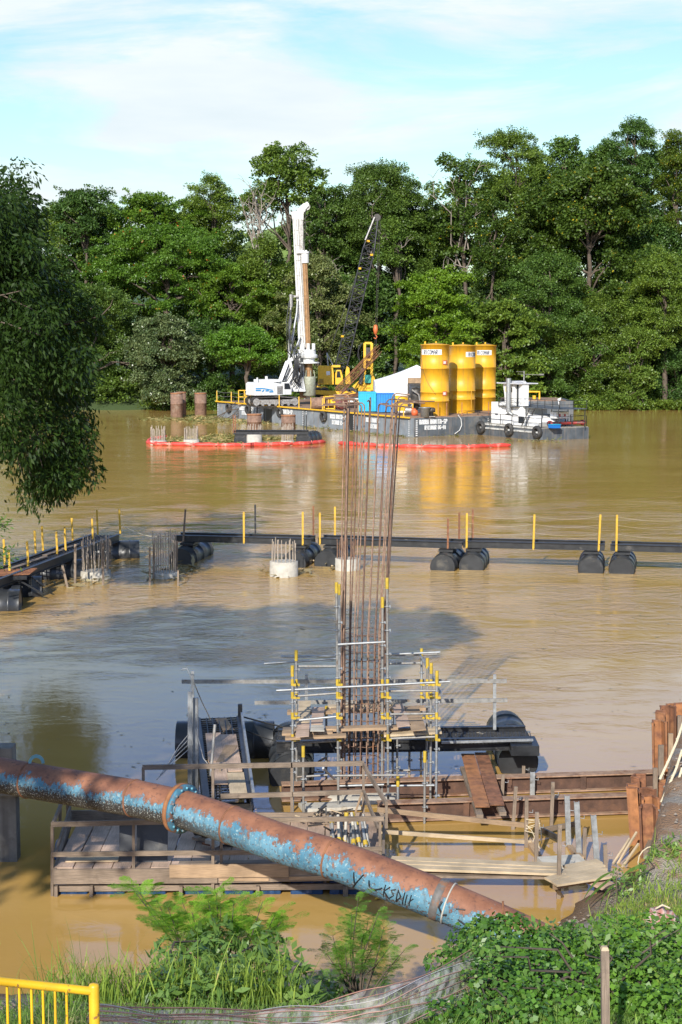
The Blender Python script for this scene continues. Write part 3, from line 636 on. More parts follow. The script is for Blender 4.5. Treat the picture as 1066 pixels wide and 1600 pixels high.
SEG['.'] = [(.8,0,1.2,.3)]; SEG['3'] = [(0,5.6,1,6),(1,6,2,5),(2,5,1,3.1),(1,3.1,2,1.4),(2,1.4,1,0),(1,0,0,.6)]
def write_on(mb, txt, org, right, upv, hgt, th=.02, wt=.18, m=0):
    """strokes of height hgt on the plane through org"""
    org, right, upv = Vector(org), Vector(right).normalized(), Vector(upv).normalized(); nrm = right.cross(upv); k = hgt / 6; x = 0
    for ch in txt:
        for a, b, c, d in SEG.get(ch, []):
            p = org + right * (x + a * k) + upv * b * k; q = org + right * (x + c * k) + upv * d * k; e = (q - p).normalized() * wt * hgt * .35
            mb.bar(p - e, q + e, wt * hgt, th, nrm, m)
        x += k * (3.3 if ch != ' ' else 2.4)
    return x
def write_wrap(mb, txt, c, r, z0, az0, hgt, wt=.18, m=0):
    """strokes wrapped round a vertical cylinder, az0 = azimuth of the first stroke (counter-clockwise)"""
    k = hgt / 6; x = 0; c = Vector(c)
    pt = lambda u, v: Vector((c.x + math.cos(az0 + u / r) * (r + .012), c.y + math.sin(az0 + u / r) * (r + .012), z0 + v))
    for ch in txt:
        for a, b, cc_, d in SEG.get(ch, []):
            p, q = pt(x + a * k, b * k), pt(x + cc_ * k, d * k); e = (q - p).normalized() * wt * hgt * .35; n = (p + q) / 2 - c; n.z = 0
            mb.bar(p - e, q + e, wt * hgt, .02, n, m)
        x += k * (3.3 if ch != ' ' else 2.4)

# ------------------------------------------------------------------ rebar pile heads in the river
def pile_head(label, px, pybase, w, hc, hb, name='concrete_pile', nb=22, lean=.02, mt=None, pos=None, bm=None, br=.017, grp='pile heads with starter bars'):
    b = W(px, pybase, 0) if pos is None else Vector(pos); b.y += w / 2; t = thing(name, label, 'pile', b, grp)
    mb = MB(); r = w / 2
    prof = [(r, -1.2), (r, hc * .6), (r * .985, hc * .62), (r * .99, hc * .98), (r * .9, hc), (0.001, hc - .03)]
    mb.lathe(prof, b, 26); mb.build('concrete_shaft', mt or conc, t)
    for i in range(nb):
        a = 2 * PI * i / nb; rr = r * .84; h = hb * random.uniform(.82, 1.08)
        p = b + Vector((math.cos(a) * rr, math.sin(a) * rr, hc - .1)); q = p + Vector((random.gauss(0, lean), random.gauss(0, lean), h))
        MB().tube([p, p.lerp(q, .5) + Vector((random.gauss(0, .01), 0, 0)), q], br, 5).build('starter_bar', bm or rust_dark, t)
    return t, b

# ------------------------------------------------------------------ black plastic floats and floating walkways
def float_pipe(parent, a, b, r, ribs=3):
    """a closed pipe float lying on the water from a to b"""
    a, b = Vector(a), Vector(b); ax = (b - a); L_ = ax.length; mb = MB(); d = ax.normalized()
    prof = [(r, 0)]
    for k in range(ribs):
        h = L_ * (k + .6) / ribs; prof += [(r, h - .05), (r + .025, h - .03), (r + .025, h + .03), (r, h + .05)]
    prof += [(r, L_)]
    mb.lathe(prof, a, 28, 0, d)
    u = d.orthogonal().normalized(); v = d.cross(u)
    for h, sg in ((.02, -1), (L_ - .02, 1)):
        mb.prism([a + d * h + (u * math.cos(2 * PI * j / 28) + v * math.sin(2 * PI * j / 28)) * r * .985 for j in range(28)], d * sg * -.01)
    return mb.build('float_pipe', black_pl, parent)
def ibeam(mb, a, b, h=.3, w=.16, t=.022, m=0):
    a, b = Vector(a), Vector(b); up = Vector((0, 0, 1))
    mb.bar(a + up * (h / 2 - t / 2), b + up * (h / 2 - t / 2), w, t, m=m); mb.bar(a - up * (h / 2 - t / 2), b - up * (h / 2 - t / 2), w, t, m=m); mb.bar(a, b, t, h - 2.2 * t, m=m)
    return mb
ZD = 1.15
def walkway(label, a, b, width=1.0, floats=(), fz=.16, fr_=.53, bracket=True, posts=(), wires=True, flen=3.0):
    """a,b: front edge line at deck height; width is measured away from the camera"""
    a, b = Vector(a), Vector(b); mid = (a + b) / 2; t = thing('floating_walkway', label, 'walkway', Vector((mid.x, mid.y, 0)), 'sections of the floating walkway across the river')
    d = (b - a).normalized(); n = Vector((-d.y, d.x, 0)).normalized()
    if n.y < 0: n = -n
    for off in (0, width):
        ibeam(MB(), a + n * off - Vector((0, 0, .14)), b + n * off - Vector((0, 0, .14)), .28, .16).build('side_beam', black_st, t)
    g = MB(); L_ = (b - a).length; k = int(L_ / .35)
    for i in range(k + 1):
        p = a + d * (.05 + (L_ - .1) * i / k) - Vector((0, 0, .11)); g.bar(p + n * .09, p + n * (width - .09), .035, .04)
    for j in range(7):
        o = n * (.12 + (width - .24) * j / 6); g.bar(a + d * .05 + o - Vector((0, 0, .078)), b - d * .05 + o - Vector((0, 0, .078)), .05, .02)
    g.build('grating', grate_m, t)
    for s_ in floats:                    # distance along the walkway
        c = a + d * s_; br = MB()
        for hh, ww in ((.0, .62), (.14, .58), (.28, .54)):
            br.bar(c + n * -.02 + Vector((0, 0, .0)) - Vector((0, 0, .40 + hh)) , c + n * (width + .1) - Vector((0, 0, .40 + hh)), ww, .10)
        br.build('saddle', black_st, t)
        ce = c + n * (width / 2); f0 = ce - n * flen * .42; f1 = ce + n * flen * .58
        f0.z = f1.z = fz; float_pipe(t, f0, f1, fr_)
    for (s_, side, hgt, mt, lean) in posts:
        p = a + d * s_ + n * (-.05 if side == 0 else width + .05) - Vector((0, 0, .3))
        MB().bar(p, p + Vector((lean, 0, hgt + .3)), .08, .06, (0, 1, 0)).build('post', mt, t)
    if wires and len(posts) > 1:
        w_ = MB()
        for side in (0, 1):
            ps = sorted([q for q in posts if q[1] == side]); 
            for q0, q1 in zip(ps[:-1], ps[1:]):
                for fh in (.35, .65, .93):
                    o = n * (-.05 if side == 0 else width + .05); p0 = a + d * q0[0] + o + Vector((q0[4] * fh, 0, q0[2] * fh)); p1 = a + d * q1[0] + o + Vector((q1[4] * fh, 0, q1[2] * fh))
                    w_.tube([p0.lerp(p1, i / 6) - Vector((0, 0, .12 * math.sin(PI * i / 6))) for i in range(7)], .0035, 4, 0, False)
        w_.build('guard_wires', rope_m, t)
    return t
def sec(px0, py0, px1, py1): return W(px0, py0, ZD), W(px1, py1, ZD)
a, b = sec(273, 836, 486, 841); Ls = (b - a).length
walkway('first black walkway section across the river, just right of the pile heads', a, b, floats=(.55, Ls - .55), posts=((.4, 0, 1.15, wood_grey, .12), (3.15, 0, 1.1, yel_post, 0), (3.4, 1, 1.3, black_st, 0), (Ls - .35, 0, 1.15, yel_post, 0), (Ls - .1, 1, 1.3, rust, 0)), flen=3.6)
a, b = sec(497, 840, 722, 847); Ls = (b - a).length
walkway('second black walkway section, passing behind the tall rebar bars', a, b, floats=(.55, Ls - .7), posts=((.1, 0, 1.1, yel_post, 0), (.5, 1, 1.25, yel_post, 0), (Ls - .6, 0, 1.0, rust, 0), (Ls - .3, 1, 1.15, rust, 0)))
a, b = sec(724, 845, 945, 850); Ls = (b - a).length
walkway('third black walkway section with two tall yellow posts, right of the rebar', a, b, floats=(.42, Ls - .55), posts=((.15, 0, 1.2, yel_post, 0), (.3, 1, 1.25, rust, 0), (Ls * .5, 0, 1.2, yel_post, .03), (Ls - .25, 0, 1.25, yel_post, .05)))
a, b = sec(954, 850, 1210, 857); Ls = (b - a).length
walkway('last black walkway section running out of the photo at the right edge', a, b, floats=(.5, Ls - .5), posts=((.25, 0, 1.25, yel_post, 0), (Ls * .5, 0, 1.2, yel_post, 0), (Ls - .2, 0, 1.2, yel_post, 0)))

# the angled walkway at the left, coming towards the camera
def left_walkway():
    ZL = 1.05; p0 = W(186, 834, ZL); p1 = W(-30, 915, ZL); q0 = W(158, 829, ZL)
    t = thing('angled_walkway', 'angled black walkway at the left edge lined with leaning yellow posts', 'walkway', Vector((p0.x, p0.y, 0)))
    d = (p1 - p0).normalized(); n = Vector((d.y, -d.x, 0)); n = n if n.x < 0 else -n; width = 1.15
    for off in (0, width): ibeam(MB(), p0 + n * off - Vector((0, 0, .17)), p1 + n * off - Vector((0, 0, .17)), .34, .16).build('side_beam', black_st, t)
    g = MB(); L_ = (p1 - p0).length
    for i in range(46): p = p0 + d * (.1 + (L_ - .2) * i / 45) - Vector((0, 0, .11)); g.bar(p + n * .09, p + n * (width - .09), .04, .04)
    for j in range(6): o = n * (.15 + (width - .3) * j / 5); g.bar(p0 + o - Vector((0, 0, .075)), p1 + o - Vector((0, 0, .075)), .05, .02)
    g.build('grating', grate_m, t)
    pl = MB()
    for i in range(4): c = p0 + d * (3.4 + i * 2.0) + n * random.uniform(.3, .8) - Vector((0, 0, .03)); pl.bar(c, c + d * 1.6 + n * .1, .22, .035)
    pl.build('loose_plank', wood_grey, t)
    # floats across
    for s_, r in ((.2, .62), (6.2, .62), (10.8, .6)):
        c = p0 + d * s_; sa = MB(); sa.bar(c - n * .1 - Vector((0, 0, .52)), c + n * (width + .1) - Vector((0, 0, .52)), .5, .3); sa.build('saddle', black_st, t)
        x = Vector((1, .15, 0)).normalized(); ce = c + n * width * .5; ce.z = .12; float_pipe(t, ce - x * 1.7, ce + x * (1.5 if s_ < 1 else 1.1), r)
    for px, pyb, pyt in ((8, 883, 842), (15.7, 895, 858), (44.5, 885, 845), (56, 864, 828), (67.5, 858, 821), (90, 866, 830), (103, 860, 823), (114, 843, 809), (145.6, 843, 810), (153, 830, 796), (188, 829, 795)):
        b = W(px, pyb, ZL - .1); h = (pyb - pyt) / F * b.y; MB().bar(b - Vector((0, 0, .15)), b + Vector((-.03, 0, h)), .08, .06, (0, 1, 0)).build('post', yel_post, t)
left_walkway()
def left_platform():
    a = W(-40, 902, 1.0); b = W(42, 898, 1.0); t = thing('grated_landing', 'rusty grated landing on black floats at the left edge', 'platform', Vector((b.x, b.y, 0)))
    g = MB()
    for i in range(24): p = a.lerp(b, i / 23); g.bar(p, p + Vector((.1, 1.5, 0)), .03, .04)
    for i in range(8): g.bar(a + Vector((0, 1.5 * i / 7, .02)), b + Vector((.1, 1.5 * i / 7, .02)), .03, .03)
    g.build('grating', rust, t)
    f = MB(); f.bar(a - Vector((0, .05, .1)), b - Vector((0, .05, .1)), .08, .14); f.bar(b + Vector((-.5, 0, -.1)), b + Vector((.55, .2, -.75)), .06, .06); f.bar(b + Vector((-.2, 1.0, -.1)), b + Vector((.5, .6, -.5)), .05, .05); f.bar(b + Vector((-.8, .2, 0)), b + Vector((-.8, .2, -.9)), .12, .12); f.build('frame', black_st, t)
    c = W(20, 952, 0); c.z = .1; float_pipe(t, c + Vector((-2.6, 0, 0)), c + Vector((.25, .2, 0)), .6); float_pipe(t, c + Vector((-2.4, 1.3, 0)), c + Vector((.0, 1.5, 0)), .55)
left_platform()
# mooring rope between walkway parts
r_ = MB(); p, q = W(193, 822, 1.2), W(272, 836, 1.2); r_.tube([p.lerp(q, i / 8) - Vector((0, 0, .25 * math.sin(PI * i / 8))) for i in range(9)], .018, 5); meta(r_.build('mooring_rope', rope_m), 'slack rope between the angled walkway end and the first walkway section', 'rope')

# pile heads A to D
def timber(pairs, name, label, cat, m, w=.09, h=.05, loc=(0, 0, 0), part='board'):
    t = thing(name, label, cat, loc)
    for a, b in pairs: MB().bar(a, b, w, h, (0, 1, 0)).build(part, m, t)
    return t
t, A = pile_head('leftmost mid-river pile head, caged in loose timber stakes', 146, 907, 1.25, .32, 1.55, nb=26, lean=.05, bm=bar_grey)
t2, Bp = pile_head('second mid-river pile head with tall rusty and grey bars, right of the leftmost', 256, 905, 1.05, .22, 1.7, nb=24, lean=.03, bm=bar_grey)
t3, Cp = pile_head('pale concrete pile head standing clear of the water in mid river', 443, 903, 1.18, .62, 1.0, nb=18, lean=.02, mt=conc_pale, bm=bar_grey)
t4, Dp = pile_head('pile head half hidden behind the tall rebar bars', 543, 893, 1.05, .5, .95, nb=16, mt=conc_pale, bm=rust_dark)
pr = []
for (px, yb, yt, lx) in ((117, 915, 850, .02), (109, 918, 884, -.3), (161, 915, 848, .0), (125, 890, 845, 0.1), (172, 886, 842, 0)):
    b_ = W(px, yb, -.0); h = (yb - yt) / F * b_.y; pr.append((b_ - Vector((0, 0, .4)), b_ + Vector((lx, .2, h))))
t = timber(pr, 'stake_frame', 'grey timber stakes standing round the leftmost mid-river pile head', 'timber frame', wood_grey, loc=(A.x, A.y, 0))
pr = []
for (px, yb, yt, lx) in ((234, 915, 855, 0), (276, 900, 845, .02), (278, 916, 892, 0), (240, 905, 850, 0)):
    b_ = W(px, yb, 0); h = (yb - yt) / F * b_.y; pr.append((b_ - Vector((0, 0, .4)), b_ + Vector((lx, .2, h))))
timber(pr, 'stake_frame', 'thin timber stakes round the second mid-river pile head', 'timber frame', wood_grey, .07, .05, loc=(Bp.x, Bp.y, 0))
meta(MB().bar(W(163, 884, .35), W(235, 884, .35), .06, .05).build('cross_rail', wood_pale), 'thin pale rail joining the two left pile heads just above the water', 'rail')
meta(MB().tube([W(462, 870, .05), W(500, 878, .12), W(525, 886, .02)], .04, 6).build('bamboo_pole', wood_pale), 'pale bamboo pole floating between the pale pile head and the walkway float', 'pole')
def debris(name, label, pts, n, spread, lmat=None, cat='debris'):
    Q = []
    for _ in range(n):
        p = W(*random.choice(pts), 0); c = np.array([p.x + random.gauss(0, spread), p.y + random.gauss(0, spread * 1.3), random.uniform(.0, .10)])
        k = 7; d = unit(rng.normal(size=(k, 3)) * np.array([1, 1, .25])); l = rng.uniform(.15, .7, k); Q.append(leaves(c + rng.normal(size=(k, 3)) * np.array([.25, .25, .04]), d, unit(rng.normal(size=(k, 3)) * .7 + np.array([0, 0, .8])), l, l * rng.uniform(.06, .3, k)))
    return meta(quads_mesh(name, np.concatenate(Q), lmat), label, cat, None, 'stuff')
twig = leafmat('dry twigs and drift leaves', (.16, .12, .065), (.36, .31, .19), .1, .8); wet_weed = leafmat('drifting water weed', (.08, .11, .03), (.30, .28, .15), .2, .7, c=(.45, .36, .2), cth=.75)
debris('driftwood', 'twigs and drift caught against the mid-river pile heads', [(278, 893), (284, 889), (136, 915), (130, 912), (424, 893), (520, 888), (262, 903), (150, 908), (470, 898)], 42, .22, twig)
debris('floating_debris', 'mat of drifting water weed and twigs held behind the red boom', [(x, 686) for x in range(262, 470, 5)] + [(x, 690) for x in range(262, 380, 6)] + [(x, 682) for x in range(330, 400, 6)], 620, .8, wet_weed)
debris('floating_weed', 'band of drifting weed and branches round the two rusty casings by the far shore', [(x, 656) for x in range(242, 372, 5)] + [(x, 660) for x in range(300, 420, 8)] + [(x, 652) for x in range(280, 345, 8)], 420, 1.0, wet_weed)
debris('hull_weed', 'thin line of drifting weed along the waterline of the barge and pushboat', [(x, 655 + (x - 345) * .098) for x in range(345, 640, 7)] + [(x, 681) for x in range(645, 720, 8)] + [(x, 690) for x in range(820, 870, 8)], 170, .5, wet_weed)
mb = MB()
for i in range(9):
    p = W(330 + i * 5, 655, 0); mb.tube([p, p + Vector((random.uniform(.5, 2), 0, random.uniform(.6, 1.6))), p + Vector((random.uniform(2, 4), 0, random.uniform(1., 2.6)))], .035, 4)
meta(mb.build('dead_branch', bark), 'tangle of dead branches leaning on the left end of the barge', 'branches')

# ------------------------------------------------------------------ steel casings and the small pontoon by the boom
def casing(label, px, pyb, pyt, wpx):
    b = W(px, pyb, 0); k = b.y / F; r = wpx * k / 2; b.y += r; h = (pyb - pyt) * k; t = thing('steel_casing', label, 'casing', b, 'steel pile casings')
    mb = MB(); mb.lathe([(r, -1), (r, h * .55), (r + .02, h * .555), (r + .02, h * .57), (r, h * .575), (r, h), (r - .04, h), (r - .04, h - .8), (.001, h - .8)], b, 30); mb.build('casing_wall', casing_m, t)
    mb = MB(); mb.lathe([(r + .004, h - .14), (r + .03, h - .14), (r + .03, h - .02), (r + .004, h - .02)], b, 30); mb.build('rim_band', rust_orange, t)
casing('rusty steel casing leftmost by the far shore, in front of its twin', 275.5, 653, 614, 19)
casing('rusty steel casing right behind the leftmost one', 283, 651, 612.5, 15)
casing('wide rusty steel casing second from left near the far shore', 313, 651, 614, 18.5)
casing('rusty brown casing behind the white pile head at the red boom', 397, 676, 647, 23)
casing('rusty brown casing right of the small black pontoon beam', 450.5, 676, 648.5, 22.5)
pile_head('concrete pile head at the left tip of the red boom', 246, 695, 1.5, .35, 1.35, nb=16, mt=conc_pale, bm=bar_grey, br=.035)
pile_head('concrete pile head inside the red boom, second from its left tip', 298, 694, 1.45, .38, 1.25, nb=16, mt=conc_pale, bm=bar_grey, br=.035)
pile_head('tall white concrete pile head in front of the small black pontoon', 397, 694, 1.4, 1.1, .75, nb=14, mt=conc_pale, bm=bar_grey, br=.035)
pile_head('pile head of bare grey bars just left of the right float of the small pontoon', 449, 691, 1.25, .12, 1.6, nb=20, mt=conc, bm=bar_grey, br=.035)
def small_pontoon():
    a = W(365, 676, 1.5); b = W(482, 676, 1.5); t = thing('small_pontoon', 'small black pontoon beam on two round floats behind the red boom', 'pontoon', Vector(((a.x + b.x) / 2, a.y, 0)))
    ibeam(MB(), a, b, .32, .3).build('side_beam', black_st, t); ibeam(MB(), a + Vector((0, 1.2, 0)), b + Vector((0, 1.2, 0)), .32, .3).build('side_beam', black_st, t)
    for px in (376, 472):
        c = W(px, 693, 0); c.z = .2; c.y += 1; float_pipe(t, c + Vector((0 if px < 400 else .1, 0, 0)), c + Vector((1.0 if px < 400 else 1.1, 3.4, 0)), .72)
        sa = MB(); q = P(px, 678, a.y + .6); sa.box((q.x, q.y, 1.2), (.9, 1.3, .3)); sa.build('saddle', black_st, t)
    for px in (365, 368, 475, 479): p = P(px, 676, a.y); MB().bar(p, p + Vector((0, 0, 1.5)), .09, .09).build('post', rust if px < 370 else black_st, t)
small_pontoon()
# ------------------------------------------------------------------ floating boom
def boom(label, pts, seg=9):
    P0 = [W(x, y, .0) for x, y in pts]; t = thing('floating_boom', label, 'boom', P0[0], 'red floating booms')
    # resample to segments
    acc = [0]; 
    for u, v in zip(P0[:-1], P0[1:]): acc.append(acc[-1] + (v - u).length)
    def at(s_):
        for i in range(len(P0) - 1):
            if s_ <= acc[i + 1] + 1e-6: return P0[i].lerp(P0[i + 1], (s_ - acc[i]) / (acc[i + 1] - acc[i]))
        return P0[-1]
    for k in range(seg):
        s0 = acc[-1] * k / seg + .03; s1 = acc[-1] * (k + 1) / seg - .03; z0 = .13 + random.uniform(-.02, .03); pts_ = [at(s0 + (s1 - s0) * j / 6) + Vector((0, 0, z0 + .02 * math.sin(j * 2.1 + k))) for j in range(7)]
        MB().tube(pts_, .2, 10, 0, True, True, [.10, .19, .205, .21, .205, .19, .10]).build('boom_segment', red_boom, t)
        if k: p = at(s0 - .03); m_ = MB(); m_.box((p.x, p.y, .12), (.08, .1, .46)); m_.build('joint_plate', red_boom, t)
boom('long red boom curving round the left pile heads', [(262, 685), (238, 688), (231, 693), (245, 696), (300, 697), (360, 697.5), (440, 696.5), (480, 695), (508, 692)], 12)
boom('shorter straight red boom from the rebar bars to below the pushboat', [(529, 695), (600, 698.5), (680, 700.5), (740, 700), (798, 698)], 8)
mb = MB(); p = W(473, 691, 0); mb.lathe([(.001, -.2), (.2, -.12), (.3, .05), (.26, .25), (.12, .34), (.001, .36)], p, 16); meta(mb.build('marker_float', mach_y), 'small yellow marker float beside the red boom under the small pontoon', 'float')

Q = []
for _ in range(420):
    px, py = random.uniform(-20, 1090), random.choice((random.uniform(700, 830), random.uniform(860, 1000), random.uniform(860, 1240))); p = W(px, py, 0); k = random.randint(1, 3); c = np.array([p.x, p.y, .012]) + rng.normal(size=(k, 3)) * np.array([.12, .12, .004]); d = unit(rng.normal(size=(k, 3)) * np.array([1, .6, .03])); l = rng.uniform(.04, .22, k); Q.append(leaves(c, d, np.tile(np.array([[0, 0, 1.]]), (k, 1)), l, l * rng.uniform(.08, .4, k)))
meta(quads_mesh('drifting_flecks', np.concatenate(Q), twig), 'scattered leaves and twigs drifting on the open river', 'debris', None, 'stuff')
# ------------------------------------------------------------------ the work barge
BC = W(642, 683, 0); BE = W(340, 651.5, 0)
bu = (BE - BC).normalized(); bv = Vector((-bu.y, bu.x, 0)); bv = bv if bv.x > 0 else -bv          # along the barge (away, left) and across it (right, away)
BL = (BE - BC).length; BW = 14.0; DZ = 1.9
def B(a, b, z=DZ): return BC + bu * a + bv * b + Vector((0, 0, z))                                  # a along from the near corner, b across
YAW = math.atan2(bu.y, bu.x)
def barge():
    t = thing('work_barge', 'long grey work barge with scuffed lettered sides carrying the drill rig, crane and silos', 'barge', Vector(BC))
    gaps = [0, 10.4, 21.2, 32.4, BL]
    for i in range(4):
        a0 = gaps[i] + (0 if i == 0 else .12); a1 = gaps[i + 1] - (.12 if i < 3 else 0); mb = MB()
        if i == 0:
            mb.prism([B(a0, 0, -.8), B(a1, 0, -.8), B(a1, BW, -.8), B(a0, BW, -.8)], (0, 0, DZ + .72), 0)
        else: mb.prism([B(a0, 0, -.8), B(a1, 0, -.8), B(a1, BW, -.8), B(a0, BW, -.8)], (0, 0, DZ + .72), 0)
        h = mb.build('hull', hull_l if i else hull_l, t)
        if i == 0:   # dark bow plating on the end face
            e = MB(); e.prism([B(-.012, .35, .02), B(-.012, BW, .02), B(-.012, BW, DZ - .1), B(-.012, .35, DZ - .1)], bu * .008, 0); e.build('end_plating', hull_g, t)
        r = MB(); k = int((a1 - a0) / 1.6)
        for j in range(k + 1): a = a0 + .1 + (a1 - a0 - .2) * j / k; r.bar(B(a, -.02, .0), B(a, -.02, DZ - .12), .05, .05, bv)
        r.build('side_frames', hull_l, h)
        d = MB(); d.prism([B(a0, -.15, DZ - .08), B(a1, -.15, DZ - .08), B(a1, BW + .1, DZ - .08), B(a0, BW + .1, DZ - .08)], (0, 0, .08)); d.build('deck', deck_m, t)
        # draught marks: white dashes at the corners
        w_ = MB()
        for aa in ((a0 + .25), (a1 - .25)):
            for j in range(8): w_.bar(B(aa - .07, -.055, .15 + j * .2), B(aa + .07, -.055, .15 + j * .2), .09, .012, bv)
        if i == 0:
            for j in range(8): w_.bar(B(-.03, .55, .15 + j * .2), B(-.03, .75, .15 + j * .2), .09, .012, bu); w_.bar(B(-.03, 9.0, .15 + j * .2), B(-.03, 9.2, .15 + j * .2), .09, .012, bu)
        w_.build('lettering', letter_w, t)
    g = MB()
    for i in (1, 2, 3):
        a = gaps[i]; g.bar(B(a, .5, -.2), B(a, .5, DZ - .15), .22, .5, bv)
    g.build('gap_filler', black_st, t)
    # dark recesses in the side
    for a_, b_, z_, h_ in ((30.9, 28.9, .75, 1.5), (11.6, 10.6, .85, 1.7)): MB().bar(B(a_, -.03, z_), B(b_, -.03, z_), .012, h_).build('dark_recess', black_st, t)
    # orange-yellow rail along the deck edge, with stanchions and wires
    r = MB(); r.bar(B(-.1, -.22, DZ - .02), B(BL, -.22, DZ - .02), .12, .14); r.build('edge_rail', mach_y, t)
    pa = [BL - .3, BL - 4.2, BL - 8, BL - 12.3, BL - 16.2, 22.2, 19.5, 17.0, 9.6, 7.4, 3.0, 1.0]
    for a in pa: MB().bar(B(a, -.2, DZ), B(a, -.2, DZ + 1.25), .11, .11).build('stanchion', yel_post, t)
    w_ = MB()
    for z in (.7, 1.15):
        for a0, a1 in zip(pa[:6], pa[1:6]): w_.tube([B(a0, -.2, DZ + z), B((a0 + a1) / 2, -.2, DZ + z - .1), B(a1, -.2, DZ + z)], .02, 4, 0, False)
    w_.build('guard_wires', steel_gr, t)
    for a in (-.05,):
        for b in (3.3, 4.3, 6.1, 9.3): MB().bar(B(a + .3, b, DZ), B(a + .3, b, DZ + 1.3), .08, .08).build('stanchion', rust_orange, t)
    # lettering
    l = MB(); rt = -bu
    write_on(l, 'BARRA BONITA-SP', B(36.9, -.06, 1.12), rt, (0, 0, 1), .42, .015, .2); write_on(l, 'RICOMAR 06', B(36.3, -.06, .6), rt, (0, 0, 1), .40, .015, .2)
    write_on(l, 'BARRA BONITA-SP', B(27.6, -.06, 1.12), rt, (0, 0, 1), .46, .015, .2); write_on(l, 'RICOMAR 03', B(27.1, -.06, .52), rt, (0, 0, 1), .44, .015, .2)
    write_on(l, 'BARRA BONITA-SP', B(15.6, -.06, 1.12), rt, (0, 0, 1), .40, .015, .2); write_on(l, 'RICOMAR 05-1', B(15.2, -.06, .52), rt, (0, 0, 1), .40, .015, .2)
    write_on(l, 'BARRA BONITA', B(8.3, -.06, 1.1), rt, (0, 0, 1), .40, .015, .2); write_on(l, 'RICOMAR', B(7.4, -.06, .5), rt, (0, 0, 1), .40, .015, .2)
    write_on(l, 'BARRA BONITA-SP', B(-.03, 1.0, 1.22), bv, (0, 0, 1), .40, .015, .2); write_on(l, 'RICOMAR 06-01', B(-.03, 1.6, .68), bv, (0, 0, 1), .36, .015, .2)
    l.build('lettering', letter_w, t)
    # rope loop hanging on the end
    h = MB(); h.tube([B(-.12, 5.4, DZ + .1), B(-.12, 5.75, 1.6), B(-.12, 5.85, 1.0), B(-.12, 5.6, .5), B(-.12, 5.0, .15)], .045, 5); h.build('hanging_hose', white_p, t)
    return t
barge()
def tyre(parent, c, ax, r=.55, tr=.17):
    mb = MB(); prof = [(r - tr * 1.3, -tr * .9), (r - tr * .3, -tr), (r, -tr * .55), (r, tr * .55), (r - tr * .3, tr), (r - tr * 1.3, tr * .9), (r - tr * 1.45, 0), (r - tr * 1.3, -tr * .9)]
    mb.lathe(prof, c, 22, 0, ax); return mb.build('tyre_fender', rubber, parent)
wb = bpy.data.objects['work_barge']
for a in (34.4, 26.6, 16.8, 39.5): tyre(wb, B(a, -.22, 1.25), bv, .58, .17)

# ------------------------------------------------------------------ yellow silos
def silo(label, px, pb, pt, w, marks=(), plates=()):
    b = P(px, pb, 1); D = (CAMZ - DZ) / (CAMZ - b.z) * 1.0
    b = W(px, pb, DZ); k = b.y / F; r = w * k / 2; b.y += r; H = (pb - pt) * k; t = thing('silo', label, 'silo', b, 'yellow silos on the barge')
    prof = [(r, 0)]
    for f in (.205, .33, .665): prof += [(r, H * f - .04), (r + .045, H * f - .03), (r + .045, H * f + .03), (r, H * f + .04)]
    prof += [(r, H - .08), (r + .06, H - .08), (r + .06, H)]
    MB().lathe(prof, b, 48).build('shell', silo_y, t)
    MB().lathe([(r + .05, H - .01), (r * .5, H + .08), (.001, H + .14)], b, 32).build('lid', silo_y, t)
    p = MB()
    for a in (1.4, 2.9): p.cyl(b + Vector((math.cos(a) * r * .7, math.sin(a) * r * .7, H)), b + Vector((math.cos(a) * r * .7, math.sin(a) * r * .7, H + .3)), .09, 8)
    p.build('lid_fitting', mach_y, t)
    return t, b, r, H
t, b, r, H = silo('front left yellow silo with its name plate and an orange sign on its right flank', 680.5, 650, 539, 45)
def plate_wrap(parent, c, r, z, h, az0, az1, m, name='name_plate'):
    mb = MB(); n = 14; vs = []; 
    for i in range(n + 1):
        a = az0 + (az1 - az0) * i / n
        for zz in (z, z + h): vs.append((c.x + math.cos(a) * (r + .008), c.y + math.sin(a) * (r + .008), c.z + zz))
    mb.add(vs, [(2 * i, 2 * i + 2, 2 * i + 3, 2 * i + 1) for i in range(n)]); return mb.build(name, m, parent)
fa = -PI / 2 - math.atan2(b.x, b.y)      # azimuth facing the camera
n1_ = plate_wrap(t, b, r + .005, H - 1.0, .52, fa - 1.15, fa + .48, plate_w); l = MB(); write_wrap(l, 'RICOMAR', b, r + .012, b.z + H - .93, fa - .80, .38, .16); l.build('lettering', letter_k, n1_)
for z in (H * .72, H * .285):
    s_ = plate_wrap(t, b, r + .05, z, .42, fa + .55, fa + .98, sign_o, 'orange_sign'); l = MB(); write_wrap(l, 'EBE', b, r + .052, b.z + z + .1, fa + .62, .2, .2); l.build('lettering', letter_w, s_)
c_ = MB(); pts = []
for i in range(14): f = i / 13; a = fa - 1.28 + 1.35 * f ** 1.5; pts.append((b.x + math.cos(a) * (r + .03), b.y + math.sin(a) * (r + .03), b.z + H * (.97 - .67 * f ** .8)))
c_.tube(pts, .018, 4); c_.build('cable', hose_m, t)
t, b, r, H = silo('middle yellow silo, half overlapped by the front left one', 723, 646, 540.5, 42)
fa = -PI / 2 - math.atan2(b.x, b.y); n1_ = plate_wrap(t, b, r + .005, H - 1.15, .5, fa + .28, fa + 1.25, plate_w); l = MB(); write_wrap(l, 'RICOM', b, r + .012, b.z + H - 1.08, fa + .50, .36, .16); l.build('lettering', letter_k, n1_)
lad = MB()
for sx_ in (-.75, .75): lad.bar(b + Vector((math.cos(fa + sx_) * (r + .06), math.sin(fa + sx_) * (r + .06), 0)), b + Vector((math.cos(fa + sx_) * (r + .06), math.sin(fa + sx_) * (r + .06), H * .34)), .05, .05)
lad.build('leg_strip', silo_y, t)
